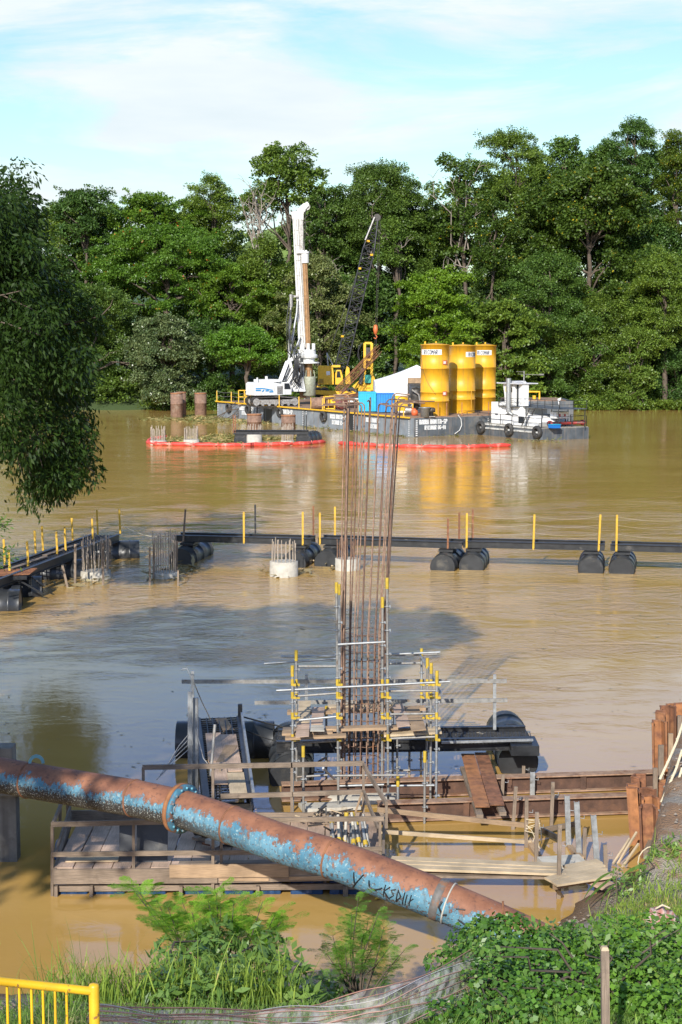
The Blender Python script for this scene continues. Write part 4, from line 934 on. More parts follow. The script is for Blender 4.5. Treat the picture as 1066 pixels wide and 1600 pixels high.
t, b, r, H = silo('rearmost right yellow silo behind the pushboat', 758, 642, 540, 36)
fa = -PI / 2 - math.atan2(b.x, b.y); n1_ = plate_wrap(t, b, r + .005, H - 1.02, .5, fa - .7, fa + .65, plate_w); l = MB(); write_wrap(l, 'RICOMAR', b, r + .012, b.z + H - .95, fa - .62, .34, .16); l.build('lettering', letter_k, n1_)

# ------------------------------------------------------------------ white tent
def tent():
    ap = P(651, 570, 168); k = 168 / F; e0 = P(586, 594, 166); e1 = P(657, 603, 166)
    z1 = P(600, 596, 166).z; x0, x1 = e0.x, e0.x + 8.2; y0, y1 = 164, 171; cx, cy = ap.x, 167.5
    t = thing('party_tent', 'white pyramid-roofed tent behind the cyan container', 'tent', (cx, cy, DZ))
    mb = MB(); c = [(x0, y0, z1), (x1, y0, z1), (x1, y1, z1), (x0, y1, z1)]; A_ = (cx, cy, ap.z); n = 8
    for i in range(4):
        p, q = Vector(c[i]), Vector(c[(i + 1) % 4]); a_ = Vector(A_); vs = []; 
        for j in range(n + 1):
            for m in range(n + 1):
                v = p.lerp(q, m / n).lerp(a_, j / n); v.z -= .10 * math.sin(PI * j / n); vs.append(v)
        mb.add(vs, [(j * (n + 1) + m, j * (n + 1) + m + 1, (j + 1) * (n + 1) + m + 1, (j + 1) * (n + 1) + m) for j in range(n) for m in range(n)])
    mb.build('roof', tent_m, t)
    mb = MB(); mb.bx(x0, x0 + 6.2, y0 - .02, y0 + .03, DZ - .1, z1 + .02); mb.bx(x0 - .03, x0 + .02, y0 + .03, y1, DZ - .1, z1 + .02); mb.build('side_wall', tent_m, t)
    mb = MB(); mb.bx(x0, x1, y0 - .05, y0 - .02, z1 - .35, z1 + .01); mb.build('valance', tent_m, t)
    for p in c: MB().cyl((p[0], p[1], DZ), p, .05, 8).build('pole', steel_gr, t)
tent()

def lattice_box(mb, a, b, w, d, side, n, r=.05, taper=1.0, m=0):
    """four chords and zigzag lacing from a to b"""
    a, b = Vector(a), Vector(b); ax = (b - a).normalized(); s = Vector(side).normalized(); u = ax.cross(s).normalized(); rows = []
    for i in range(n + 1):
        f = i / n; c = a.lerp(b, f); k = 1 + (taper - 1) * f; rows.append([c + s * sx * w / 2 * k + u * sy * d / 2 * k for sx, sy in ((-1, -1), (1, -1), (1, 1), (-1, 1))])
    for q in range(4): mb.tube([rw[q] for rw in rows], r, 5, m)
    for i in range(n):
        for q in range(4):
            q2 = (q + 1) % 4; A_, B_ = (rows[i][q], rows[i + 1][q2]) if i % 2 == 0 else (rows[i][q2], rows[i + 1][q]); mb.tube([A_, B_], r * .55, 4, m, False); mb.tube([rows[i][q], rows[i][q2]], r * .5, 4, m, False)
def crawler(parent, c, yaw, L_, w, h, name='crawler_track'):
    """one track: shoes round an oval, frame and rollers"""
    M = fr(c, yaw); o = None; mb = MB(M); r = h / 2; st = []
    n = 40; per = 2 * (L_ - h) + 2 * PI * r
    for i in range(n):
        s_ = per * i / n
        if s_ < L_ - h: p, a = (-(L_ - h) / 2 + s_, h), 0
        elif s_ < L_ - h + PI * r: th = (s_ - (L_ - h)) / r; p, a = ((L_ - h) / 2 + math.sin(th) * r, r + math.cos(th) * r), -th
        elif s_ < 2 * (L_ - h) + PI * r: p, a = ((L_ - h) / 2 - (s_ - (L_ - h) - PI * r), 0), PI
        else: th = (s_ - 2 * (L_ - h) - PI * r) / r; p, a = (-(L_ - h) / 2 - math.sin(th) * r, r - math.cos(th) * r), PI - th
        d = Vector((math.cos(a), 0, math.sin(a))) * per / n * .46; mb.frame_box((p[0], 0, p[1]), (0, w / 2, 0), d, Vector((-math.sin(a), 0, math.cos(a))) * .045)
    o = mb.build(name, steel_dk, parent)
    f = MB(M); f.bx(-(L_ - h) / 2, (L_ - h) / 2, -w * .34, w * .34, h * .25, h * .74); 
    for i in range(7): x = -(L_ - h) / 2 + (L_ - h) * i / 6; f.cyl((x, -w * .42, h * .22), (x, w * .42, h * .22), h * .17, 12)
    for x in (-(L_ - h) / 2, (L_ - h) / 2): f.cyl((x, -w * .44, h / 2), (x, w * .44, h / 2), h * .40, 18)
    f.build('track_frame', steel_gr, o); return o

# ------------------------------------------------------------------ drill rig
def rig():
    D0 = 178.0; g = P(424, 632, D0); base = Vector((g.x, D0 + 1.3, DZ)); k = D0 / F
    t = thing('drill_rig', 'tall white rotary drilling rig with crawler tracks on the barge', 'drill rig', base)
    yw = R(28); M = fr(base, yw) @ Matrix.Diagonal((.80, .85, .88, 1))
    crawler(t, base + Vector((.42, -1.4, 0)), yw * .6, 5.4, .85, 1.0); crawler(t, base + Vector((-.3, 1.6, 0)), yw * .6, 5.4, .85, 1.0)
    mb = MB(M); mb.bx(-1.8, 2.3, -1.4, 1.4, .45, 1.0); mb.cyl((0, 0, 1.0), (0, 0, 1.3), 1.1, 20); mb.build('undercarriage', steel_dk, t)
    # upper body
    mb = MB(M); mb.prism([(-3.3, -1.45, 1.35), (1.0, -1.45, 1.35), (1.0, -1.45, 2.75), (-.4, -1.45, 3.0), (-3.0, -1.45, 3.0), (-3.3, -1.45, 2.8)], (0, 2.9, 0)); h = mb.build('engine_housing', white_p, t, bevel=.06)
    mb = MB(M); mb.bx(-2.2, .8, -1.2, 1.2, 3.0, 3.35); mb.cyl((-2.5, -.6, 3.0), (-2.5, -.6, 3.6), .12, 10); mb.cyl((-1.2, -.8, 3.3), (-1.2, -.8, 3.75), .2, 10); mb.build('roof_cowling', white_p, h, bevel=.05)
    st = MB(M)
    for (x0, z0, x1, z1) in ((-3.2, 2.25, -2.1, 2.25), (-2.1, 2.25, -.6, 2.0), (-3.2, 2.02, -2.4, 2.02), (-2.2, 1.85, -1.9, 2.05), (-1.7, 1.95, -1.2, 1.95), (-1.1, 1.82, -.5, 1.82)): st.bar((x0, -1.475, z0), (x1, -1.475, z1), .012, .13 if z0 > 2.1 else .17)
    st.build('blue_stripe', mat('blue stripe paint', (.02, .22, .48), .4, var=.1), h)
    gr = MB(M); gr.bx(.1, .95, -1.48, -1.45, 1.5, 2.5); [gr.bar((.15, -1.5, 1.6 + .14 * i), (.9, -1.5, 1.6 + .14 * i), .03, .05) for i in range(6)]; gr.build('air_grille', steel_gr, h)
    cb = MB(M); cb.prism([(1.0, -1.5, 1.4), (2.3, -1.5, 1.4), (2.35, -1.5, 2.3), (2.0, -1.5, 3.0), (1.0, -1.5, 3.0)], (0, 1.1, 0)); c_ = cb.build('cab', white_p, t, bevel=.04)
    gl = MB(M); gl.prism([(1.2, -1.515, 2.1), (2.2, -1.515, 2.1), (1.95, -1.515, 2.85), (1.2, -1.515, 2.85)], (0, .01, 0)); gl.build('cab_window', glass_d, c_)
    # mast
    DM = 182.0; mbt = P(481, 629, DM); mtp = P(468.5, 336, DM); ux = Vector((1, 0, 0)); lean = (mtp - mbt)
    def mp_(f, dx=0, dy=0): return mbt + lean * f + Vector((dx, dy, 0))
    kk = DM / F
    mb = MB(); mb.bar(mp_(.30, -.30), mp_(1.0, -.35), .92, .9, (0, 1, 0)); mb.bar(mp_(.02, 0.0), mp_(.31, -.22), .85, .85, (0, 1, 0)); m_ = mb.build('mast', white_p, t, bevel=.04)
    mb = MB()
    for dx in (-.42, -.12, .2, .44): mb.bar(mp_(.05, dx * .8, -.52), mp_(.985, dx - .3, -.53), .06, .07)
    mb.bar(mp_(.32, .02, -.50), mp_(.98, -.24, -.52), .22, .05)
    for i in range(8): f = .36 + i * .08; mb.bar(mp_(f, -.66, -.49), mp_(f, -.2, -.49), .03, .04)
    mb.build('mast_rails', steel_gr, m_)
    mb = MB(); mb.bar(mp_(.33, .30, -.56), mp_(.97, .12, -.58), .40, .10, (0, 1, 0)); mb.build('mast_side_strip', steel_gr, m_); mb = MB(); mb.bar(mp_(.04, .28, -.46), mp_(.32, .18, -.5), .30, .1, (0, 1, 0)); mb.build('mast_side_strip', steel_dk, m_)  # upper strip paints in the grey shade of the mast's right half
    # head: the beak with sheaves
    tp = P(468, 336, DM); pk = P(478, 319, DM); hd = MB()
    q3 = [(457.5, 344), (474.5, 344), (474.5, 335), (480, 325), (483, 322.5), (483, 318.5), (480, 315.5), (476.5, 318), (474, 318.5), (464, 330), (459, 330.5), (455.5, 331.5), (455.5, 335)]
    pts = [P(a, b, DM) + Vector((0, -.5, 0)) for a, b in q3]
    hd.prism(pts, (0, .2, 0)); hd.prism([p + Vector((0, .8, 0)) for p in pts], (0, .2, 0)); hd.bar(P(458, 338.5, DM) + Vector((0, -.1, 0)), P(474, 338.5, DM) + Vector((0, -.1, 0)), .7, .85); hd.build('mast_head', white_p, t, bevel=.03)
    sh = MB(); sh.cyl(P(479, 323, DM) + Vector((0, -.28, 0)), P(479, 323, DM) + Vector((0, .28, 0)), .42, 18); sh.cyl(P(463, 336, DM) + Vector((0, -.28, 0)), P(463, 336, DM) + Vector((0, .28, 0)), .4, 18); sh.build('sheave', steel_gr, t)
    # kelly bar, swivel, rotary drive, bucket
    kt = P(476.5, 412, DM - .9); kb = P(482, 545, DM - .9); mb = MB(); mb.tube([kt, kb], .28, 14); [mb.bar(kt + Vector((math.cos(a) * .28, math.sin(a) * .28, 0)), kb + Vector((math.cos(a) * .28, math.sin(a) * .28, 0)), .07, .05, (0, 1, 0)) for a in (-2.4, -1.57, -.7)]; mb.build('kelly_bar', kelly_m, t)
    mb = MB(); s0 = P(477, 411, DM - .9); mb.cyl(s0, P(476.8, 396, DM - .9), .42, 14); mb.cyl(P(476.8, 396, DM - .9), P(476.7, 393, DM - .9), .5, 14); mb.bar(P(463, 394, DM - .6), P(480, 393, DM - .6), .5, .3); mb.build('kelly_guide', white_p, t)
    mb = MB(); mb.tube([P(476, 393, DM - .9), P(478, 326, DM - .9)], .035, 5); mb.tube([P(474, 393, DM - .7), P(475, 330, DM - .6)], .035, 5); mb.build('hoist_rope', steel_dk, t)
    rd = MB(); c = P(482, 563, DM - .9); rd.lathe([(.4, .4), (.85, .4), (.85, -.1), (1.05, -.2), (1.05, -.5), (.7, -.6), (.7, -.95), (1.25, -1.0), (1.25, -1.15), (.3, -1.15)], c + Vector((0, 0, .8)), 24); rd.bx(c.x - 1.2, c.x - .2, c.y - .4, c.y + .9, c.z - .1, c.z + 1.2)
    for dx in (-.6, 0, .6): rd.cyl(c + Vector((dx, -.5, 1.2)), c + Vector((dx, -.5, 1.9)), .2, 10)
    rd.build('rotary_drive', white_p, t, bevel=.03)
    mb = MB(); mb.tube([P(482.5, 562, DM - .9), P(483.5, 600, DM - .9)], .42, 14); mb.bar(P(471, 566, DM - .3), P(473.5, 622, DM - .3), .7, .5, (0, 1, 0)); mb.build('casing_tube', kelly_m, t)
    bk = MB(); c = P(483.6, 616, DM - 1); bk.lathe([(.001, 2.2), (.68, 2.2), (.72, 2.1), (.72, .1), (.6, 0), (.001, -.05)], c + Vector((0, 0, -.2)), 20)
    for a in range(6): bk.bar(c + Vector((math.cos(a) * .6, math.sin(a) * .6, 2.0)), c + Vector((math.cos(a) * .5, math.sin(a) * .5, 2.7)), .08, .08)
    bk.build('drilling_bucket', auger_m, t)
    # boom linkage and rams between body and mast
    ar = MB()
    for dx, dy in ((0, -1.0), (.1, .3)):
        p0, p1, p2 = P(436, 600, DM - 1.6 + dy), P(449, 566, DM - .9 + dy), P(470, 552, DM - .3 + dy); ar.bar(p0, p1, .45, .62, (0, 1, 0)); ar.bar(p1, p2, .4, .5, (0, 1, 0)); ar.bar(P(446, 606, DM - 1.4 + dy), P(468, 570, DM - .4 + dy), .35, .45, (0, 1, 0)); ar.bar(P(452, 560, DM - .9 + dy), P(459, 590, DM - .7 + dy), .35, .4, (0, 1, 0))
    ar.prism([P(444, 612, DM - 1.9), P(478, 612, DM - 1.9), P(474, 590, DM - 1.9), P(462, 575, DM - 1.9), P(449, 582, DM - 1.9)], (0, .6, 0)); ar.build('boom_linkage', white_p, t, bevel=.05)
    rm = MB(); rm.tube([P(444, 595, DM - 2.2), P(462, 545, DM - 1.2)], .16, 10); rm.tube([P(450, 570, DM - 2.0), P(464, 488, DM - 1.0), P(465, 470, DM - .6)], .12, 8); rm.tube([P(462, 545, DM - 1.2), P(469, 527, DM - .8)], .10, 8); rm.build('hydraulic_ram', galv, t)
    rm = MB(); rm.tube([P(451, 555, DM - 1.8), P(455, 470, DM - 1.2)], .10, 8); rm.bar(P(452, 463, DM - .8), P(466, 463, DM - .8), .14, .2); rm.cyl(P(455, 480, DM - 1.2), P(455, 460, DM - 1.2), .2, 10); rm.build('backstay', steel_gr, t)
    hs = MB()
    for i in range(7):
        x0 = 452 + i * 2.3; hs.tube([P(x0, 470 + i * 14, DM - 1.5), P(x0 - 4, 500 + i * 10, DM - 2.0), P(x0 - 3 + i * 2, 548, DM - 2.2), P(x0 + 6, 560 + 6 * i, DM - 1.8), P(440 + i * 4, 590 + i * 3, DM - 2.4)], .055, 5)
    for i in range(5): hs.tube([P(462 + i, 560, DM - 1.9), P(457 + i * 2, 590 + i * 2, DM - 2.4), P(464 + i * 2, 600 + i, DM - 2.5), P(472, 575 - i * 4, DM - 1.6)], .06, 5)
    hs.build('hydraulic_hoses', hose_m, t)
    lg = MB()
    for px in (470, 473.5): lg.tube([P(px, 560, DM - 1.3), P(px + 2.5, 612, DM - 1.3)], .09, 6)
    lg.build('mast_foot_ram', galv, t)
rig()

# ------------------------------------------------------------------ crane on wheels with black lattice boom
def crane():
    DC = 190.0; zc = P(520, 619, DC).z; base = Vector((P(525, 619, DC).x, DC + 1, zc)); t = thing('mobile_crane', 'yellow wheeled crane with leaning black lattice boom, right of the drill rig', 'crane', base)
    q = lambda px, py, dy=0: P(px, py, DC + dy)
    mb = MB(); mb.bar(q(490, 612, .2), q(556, 616, .2), 2.2, .5); mb.prism([q(488, 608), q(512, 608), q(512, 604.5), q(507, 603), q(493, 603), q(488, 605)], (0, .5, 0)); mb.build('chassis', mach_y, t)
    mm = MB(); mm.bar((base.x - 1.5, base.y, zc - .25), (base.x + 4.5, base.y, zc - .25), 3.2, .5); mm.build('timber_mat', wood_grey, t)
    for px in (496.5, 507.5, 541, 551):
        for dy in (-.1, 2.2):
            c = q(px, 613, dy); wb_ = MB(); wb_.lathe([(.2, -.2), (.34, -.2), (.36, -.22), (.54, -.22), (.6, -.12), (.6, .12), (.54, .22), (.36, .22), (.2, .2)], c, 22, 0, (0, 1, 0)); wh = wb_.build('wheel', rubber, t); r_ = MB(); r_.lathe([(.001, -.06), (.12, -.14), (.3, -.10), (.34, -.2), (.355, -.2)], c, 18, 0, (0, 1, 0)); r_.build('wheel_rim', mach_y, wh)
    mb = MB(); o = q(497, 600); 
    mb.prism([q(497, 601), q(522, 601), q(522, 585), q(520, 571.5), q(499, 571.5), q(497, 573)], (0, 2.8, 0)); h = mb.build('machine_house', mach_y, t, bevel=.06)
    mb = MB(); mb.prism([q(510, 580, -.02), q(516, 580, -.02), q(516, 586, -.02), q(510, 586, -.02)], (0, .015, 0)); mb.build('notice_plate', plate_w, h)
    mb = MB(); [mb.bar(q(498.5 + i * 1.6, 592, -.03), q(498.5 + i * 1.6, 599, -.03), .05, .04) for i in range(5)]; mb.build('handrail', steel_dk, h)
    mb = MB(); mb.prism([q(524, 601), q(536, 601), q(536, 588), q(533, 578), q(526, 578), q(524, 584)], (0, 1.3, 0)); c_ = mb.build('cab', mach_y, t, bevel=.05); mb = MB(); mb.prism([q(526, 590, -.02), q(533, 590, -.02), q(531, 580, -.02), q(527, 580, -.02)], (0, .01, 0)); mb.build('cab_window', glass_d, c_)
    mb = MB(); mb.prism([q(540, 600), q(548, 600), q(546, 575), q(542, 572), q(540, 580)], (0, 1, 0)); mb.bar(q(519, 572, .5), q(532, 572, .5), 1.2, .25); mb.build('counterweight_arm', mach_y, t)
    mb = MB()
    for dy in (.3, 2.1): mb.tube([q(513, 572, dy), q(511, 552, dy)], .09, 6); mb.tube([q(511, 552, dy), q(520, 570, dy)], .08, 6)
    mb.tube([q(511, 552, .3), q(511, 552, 2.1)], .09, 6); mb.build('gantry', galv, t)
    bf, bt = q(526, 604, 1), P(588, 340, DC + 1); m1 = bf.lerp(bt, .12); m2 = bf.lerp(bt, .82)
    mb = MB(); sd_ = (0, 1, 0); lattice_box(mb, bf, m1, 1.2, .45, sd_, 2, .11, 1.3); lattice_box(mb, m1, m2, 1.5, 1.35, sd_, 18, .10); lattice_box(mb, m2, bt, 1.4, 1.3, sd_, 4, .10, .35)
    for i in range(5): c = bf.lerp(bt, .12 + i * .17); mb.box((c.x, c.y, c.z), (.3, 1.5, .14), 0)
    b_ = mb.build('lattice_boom', black_st, t)
    mb = MB(); mb.tube([P(571, 375, DC + .3), bt + Vector((-.2, -.5, 0))], .12, 6); mb.build('pendant_link', steel_gr, t)
    mb = MB()
    for f, sx_ in ((.70, -.9), (.78, .8), (.86, -.5), (.30, -1.2)): c = bf.lerp(bt, f); mb.box((c.x + sx_ * .6, c.y - .8, c.z), (.3, .2, .22), .3)
    mb.build('boom_marker', mach_y, b_)
    mb = MB(); tp_ = bt
    mb.tube([tp_ + Vector((.3, -.1, 0)), P(586, 540, DC + 1) + Vector((0, 0, 0))], .03, 4); mb.tube([tp_ + Vector((.5, .1, 0)), P(588, 540, DC + 1)], .03, 4); mb.tube([tp_, q(513, 556, 1)], .03, 4); mb.tube([bf.lerp(bt, .6) + Vector((-.8, 0, 0)), q(512, 553, 1.5)], .03, 4); mb.build('hoist_rope', steel_dk, t)
    mb = MB(); mb.cyl(bt + Vector((.1, -.35, 0)), bt + Vector((.1, .35, 0)), .42, 16); mb.build('boom_sheave', steel_dk, t)
    hk = MB(); c = P(587, 515, DC + 1); hk.lathe([(.001, .6), (.22, .5), (.3, 0), (.2, -.5), (.001, -.6)], c, 12); hk.tube([c + Vector((0, 0, -.6)), c + Vector((.18, 0, -.85)), c + Vector((0, 0, -1.1)), c + Vector((-.2, 0, -.95))], .07, 6); hk.build('hook_block', sign_o, t)
crane()

# ------------------------------------------------------------------ small yellow piling machine, rebar cage, boxes and clutter on the deck
def piler():
    D_ = 184.0; q = lambda px, py, dy=0: P(px, py, D_ + dy); t = thing('piling_machine', 'small yellow drilling machine with upright mast behind the cyan container', 'drilling machine', Vector((q(575, 620).x, D_, DZ)))
    mb = MB()
    for dx in (570, 581): mb.bar(q(dx, 610), q(dx, 536), .28, .4, (0, 1, 0))
    for py in (536, 548, 562, 575, 590, 604): mb.bar(q(570, py), q(581, py), .25, .3, (0, 1, 0))
    mb.prism([q(569, 560), q(582, 560), q(582, 540), q(569, 540)], (0, .5, 0)) if False else None
    mb.build('mast', mach_y, t)
    mb = MB(); mb.prism([q(572, 556, -.2), q(579, 556, -.2), q(579, 543, -.2), q(572, 543, -.2)], (0, .6, 0)); mb.build('power_head', steel_dk, t); MB().bar(q(563, 600, -.1), q(567, 575, -.1), .4, .6, (0, 1, 0)).build('ram_housing', steel_dk, t)
    mb = MB(); mb.prism([q(560, 614), q(590, 614), q(590, 601), q(585, 590), q(582, 580), q(583, 600), q(566, 600), q(560, 604)], (0, 1.8, 0)); mb.bar(q(553, 606, .2), q(569, 592, .2), .4, .5); mb.build('machine_body', mach_y, t)
    mb = MB(); mb.tube([q(567, 536), q(561, 541), q(559, 556), q(563, 566)], .06, 6); mb.tube([q(565, 538), q(560, 548), q(562, 562)], .05, 6); mb.build('hydraulic_hoses', hose_m, t)
    mb = MB(); mb.box(tuple(q(575, 592, -.3)), (.7, .3, .9)); mb.build('control_box', mat('teal control box', (.02, .25, .2), .5), t)
    mb = MB(); mb.bx(q(555, 618).x, q(592, 618).x, D_ - .4, D_ + 2.4, DZ, DZ + .75); mb.build('skid_frame', steel_dk, t)
piler()
t = thing('rebar_cage', 'long rusty rebar cage leaning up to the right beside the crane', 'rebar cage', P(530, 612, 180))
mb = MB(); a_, b_ = P(528, 612, 180), P(590, 548, 183); ax = (b_ - a_).normalized(); s_ = Vector((0, 1, 0)); u_ = ax.cross(s_)
for i in range(11): th = 2 * PI * i / 11; o = s_ * math.cos(th) * .55 + u_ * math.sin(th) * .55; mb.tube([a_ + o, b_ + o + ax * random.uniform(-.6, .7)], .035, 4)
mb.build('long_bar', rust, t); mb = MB()
for i in range(10): c = a_.lerp(b_, (i + .5) / 10); mb.tube([c + s_ * math.cos(j) * .58 + u_ * math.sin(j) * .58 for j in [2 * PI * k / 12 for k in range(13)]], .018, 4, 0, False)
mb.build('hoop', rust, t)
t = thing('rebar_bundle', 'flat heap of rusty reinforcing bars on the deck beneath the crane', 'rebar', P(530, 622, 176))
for i in range(34): x0 = 505 + random.uniform(0, 18); MB().tube([P(x0, 618 + random.uniform(0, 10), 174 + i * .12), P(x0 + random.uniform(30, 60), 612 + random.uniform(0, 13), 174 + i * .12)], .05, 4).build('bar', rust if i % 3 else steel_dk, t)
def gbox(label, p0, p1, y0, y1, m, m2, cat='container', name='container'):
    """box between picture corners p0 (upper left) and p1 (lower right) at distance y0"""
    a_, b_ = P(p0[0], p0[1], y0), P(p1[0], p1[1], y0); c = Vector(((a_.x + b_.x) / 2, (y0 + y1) / 2, DZ)); t = thing(name, label, cat, c)
    mb = MB(); mb.bx(a_.x, b_.x, y0, y1, DZ + .12, a_.z); o = mb.build('body', m, t, bevel=.03)
    mb = MB(); n = int((b_.x - a_.x) / .22)
    for i in range(n): x = a_.x + .1 + (b_.x - a_.x - .2) * i / max(n - 1, 1); mb.bar((x, y0 - .02, DZ + .25), (x, y0 - .02, a_.z - .1), .07, .04, (0, 1, 0))
    mb.bx(a_.x - .02, b_.x + .02, y0 - .04, y1, a_.z - .08, a_.z + .02); mb.build('ribs', m2, t)
    mb = MB(); mb.bx(a_.x + .1, b_.x - .1, y0 + .1, y1 - .1, DZ, DZ + .13); mb.build('skid', steel_dk, t)
gbox('bright cyan container at the deck edge, its left half', (560.5, 613), (588, 643), 163.5, 166, cyan_b, cyan_b)
gbox('cyan and blue container just left of the white tent wall, right of the cyan one', (589, 614.5), (616, 644), 162.0, 164.6, mat('mid blue box paint', (.01, .21, .50), .45, var=.1, scale=2), blue_b)
def lump(name, label, cat, px, py, D_, parts, grp=None):
    b = P(px, py, D_); b.z = DZ; t = thing(name, label, cat, b, grp)
    for pn, m, fn in parts: mb = MB(fr(b)); fn(mb); mb.build(pn, m, t)
    return t
lump('winch', 'yellow framed winch at the barge edge below the crane', 'winch', 517, 640, 170, [('frame', mach_y, lambda m: [m.bar((x, y, 0), (x, y, 1.4), .12, .12) for x in (-.7, .4) for y in (0, 1)] + [m.bar((-.7, y, z), (.4, y, z), .12, .12) for y in (0, 1) for z in (.1, 1.35)]), ('drum', mach_y, lambda m: m.lathe([(.3, -.4), (.7, -.4), (.7, -.3), (.4, -.3), (.4, .3), (.7, .3), (.7, .4), (.3, .4)], (.1, .5, .7), 16, 0, (1, 0, 0)))])
lump('cable_reel', 'reel of reddish hose right of the yellow winch', 'reel', 534, 640, 169, [('flange', mat('red flange', (.13, .035, .03), .6), lambda m: [m.lathe([(.25, d), (.6, d), (.6, d + .05), (.25, d + .05)], (0, .4, .62), 20, 0, (.5, -1, 0)) for d in (-.35, .35)]), ('hose', mat('pinkish hose', (.24, .08, .08), .6), lambda m: [m.lathe([(.42, -.3 + i * .09), (.5, -.26 + i * .09), (.42, -.22 + i * .09)], (0, .4, .62), 18, 0, (.5, -1, 0)) for i in range(7)])])
lump('steel_pipe', 'short fat tan pipe lying at the rail right of the rig bucket', 'pipe', 495, 636, 171, [('pipe_shell', casing_m, lambda m: m.lathe([(.3, -1.2), (.62, -1.2), (.62, 1.2), (.3, 1.2), (.3, -1.2)], (.6, 0, .64), 22, 0, (1, .1, 0)))])
lump('generator', 'yellow pump set beside the white tent wall at the deck edge', 'pump', 627, 648, 159, [('body', mach_y, lambda m: m.box((0, 0, .85), (1.1, .8, .9), .2)), ('tank', mach_y, lambda m: m.lathe([(.001, -.6), (.42, -.6), (.42, .6), (.001, .6)], (0, .1, 1.5), 14, 0, (1, .2, 0))), ('flywheel', steel_dk, lambda m: m.cyl((.75, -.2, 1.5), (.9, -.2, 1.5), .4, 16))])
lump('pump', 'small yellow engine frame left of the front silo', 'pump', 638, 649, 158, [('frame', mach_y, lambda m: [m.bar((x, 0, 0), (x, 0, 1.2), .1, .1) for x in (-.45, .45)] + [m.bar((-.45, 0, 1.2), (.45, 0, 1.2), .1, .1)]), ('motor', steel_gr, lambda m: m.cyl((-.3, 0, .5), (.3, 0, .5), .35, 14)), ('cap', orange_p, lambda m: m.cyl((.3, 0, .5), (.5, 0, .5), .25, 12))])
lump('orange_drum', 'orange-red jug on the deck by the small yellow engine', 'drum', 648, 648, 157.6, [('body', orange_p, lambda m: m.lathe([(.001, 0), (.3, .02), (.33, .3), (.3, .5), (.1, .62), (.1, .7), (.001, .7)], (0, 0, 0), 16)), ('cap', black_st, lambda m: m.cyl((0, 0, .7), (0, 0, .78), .09, 10))])
lump('bucket', 'galvanised bucket on the corner of the barge before the front silo', 'bucket', 664, 652, 155.2, [('body', galv, lambda m: m.lathe([(.001, 0), (.42, 0), (.46, .8), (.56, .84), (.56, .9), (.4, .9), (.38, .1), (.001, .1)], (0, 0, 0), 20)), ('rim', galv, lambda m: m.lathe([(.55, .86), (.6, .86), (.6, .94), (.55, .94)], (0, 0, 0), 20))])
lump('bollard_drum', 'small dark capstan right of the galvanised bucket', 'capstan', 674, 652, 155.5, [('post', steel_dk, lambda m: m.lathe([(.001, 0), (.22, 0), (.2, .4), (.38, .45), (.38, .8), (.25, .9), (.001, .9)], (0, 0, 0), 16)), ('plate', steel_gr, lambda m: m.box((0, 0, .03), (.7, .7, .06)))])
def mixer():
    b = P(651, 640, 162); b.z = DZ; t = thing('grout_plant', 'dark pump frame with pipes between the tent and the front silo', 'machine', b); mb = MB(fr(b))
    for x in (-.8, .8):
        for y in (0, 1.4): mb.bar((x, y, 0), (x, y, 3.0), .14, .14)
    for z in (1.4, 3.0): [mb.bar((-.8, y, z), (.8, y, z), .12, .12) for y in (0, 1.4)]; [mb.bar((x, 0, z), (x, 1.4, z), .12, .12) for x in (-.8, .8)]
    mb.build('frame', steel_dk, t); mb = MB(fr(b)); mb.lathe([(.1, .3), (.3, .5), (.65, 1.2), (.65, 2.3), (.5, 2.5), (.001, 2.6)], (0, .7, 0), 18); mb.build('hopper', steel_dk, t); mb = MB(fr(b))
    mb.tube([(-.7, -.2, .3), (-.3, -.3, 1.2), (.4, -.3, 1.0), (.7, -.2, 2.4)], .1, 7); mb.tube([(-.5, -.3, 2.4), (.2, -.3, 1.9), (.5, -.3, .3)], .09, 7); mb.build('pipework', steel_gr, t)
    mb = MB(fr(b)); mb.box((.1, .7, 3.3), (1.9, 1.6, .5)); mb.build('roof_board', wood_warm, t)
mixer()
t = thing('pipe_heap', 'heap of grey and rusty drill pipes on the deck behind the yellow winch', 'pipes', P(520, 632, 172))
for i in range(16): a_ = P(500 + random.uniform(0, 22), 622 + random.uniform(0, 12), 172 + random.uniform(0, 2.5)); MB().cyl(a_, a_ + Vector((random.uniform(1.5, 3.6), random.uniform(-.3, .3), random.uniform(-.05, .12))), random.choice((.1, .14, .2)), 10).build('drill_pipe', random.choice((steel_dk, rust, steel_gr, casing_m)), t)
t = thing('deck_railing', 'yellow tubular guard rail at the left end of the barge', 'railing', P(375, 630, 186))
mb = MB()
for px in (373, 382, 391): mb.bar(P(px, 631, 186), P(px, 610, 186), .1, .1)
for py in (610, 620): mb.bar(P(373, py, 186), P(392, py, 186), .1, .1)
mb.build('rail_frame', mach_y, t); mb = MB(); mb.bar(P(372, 632, 186), P(393, 632, 186), 1.0, .1); mb.build('foot_board', wood_warm, t)

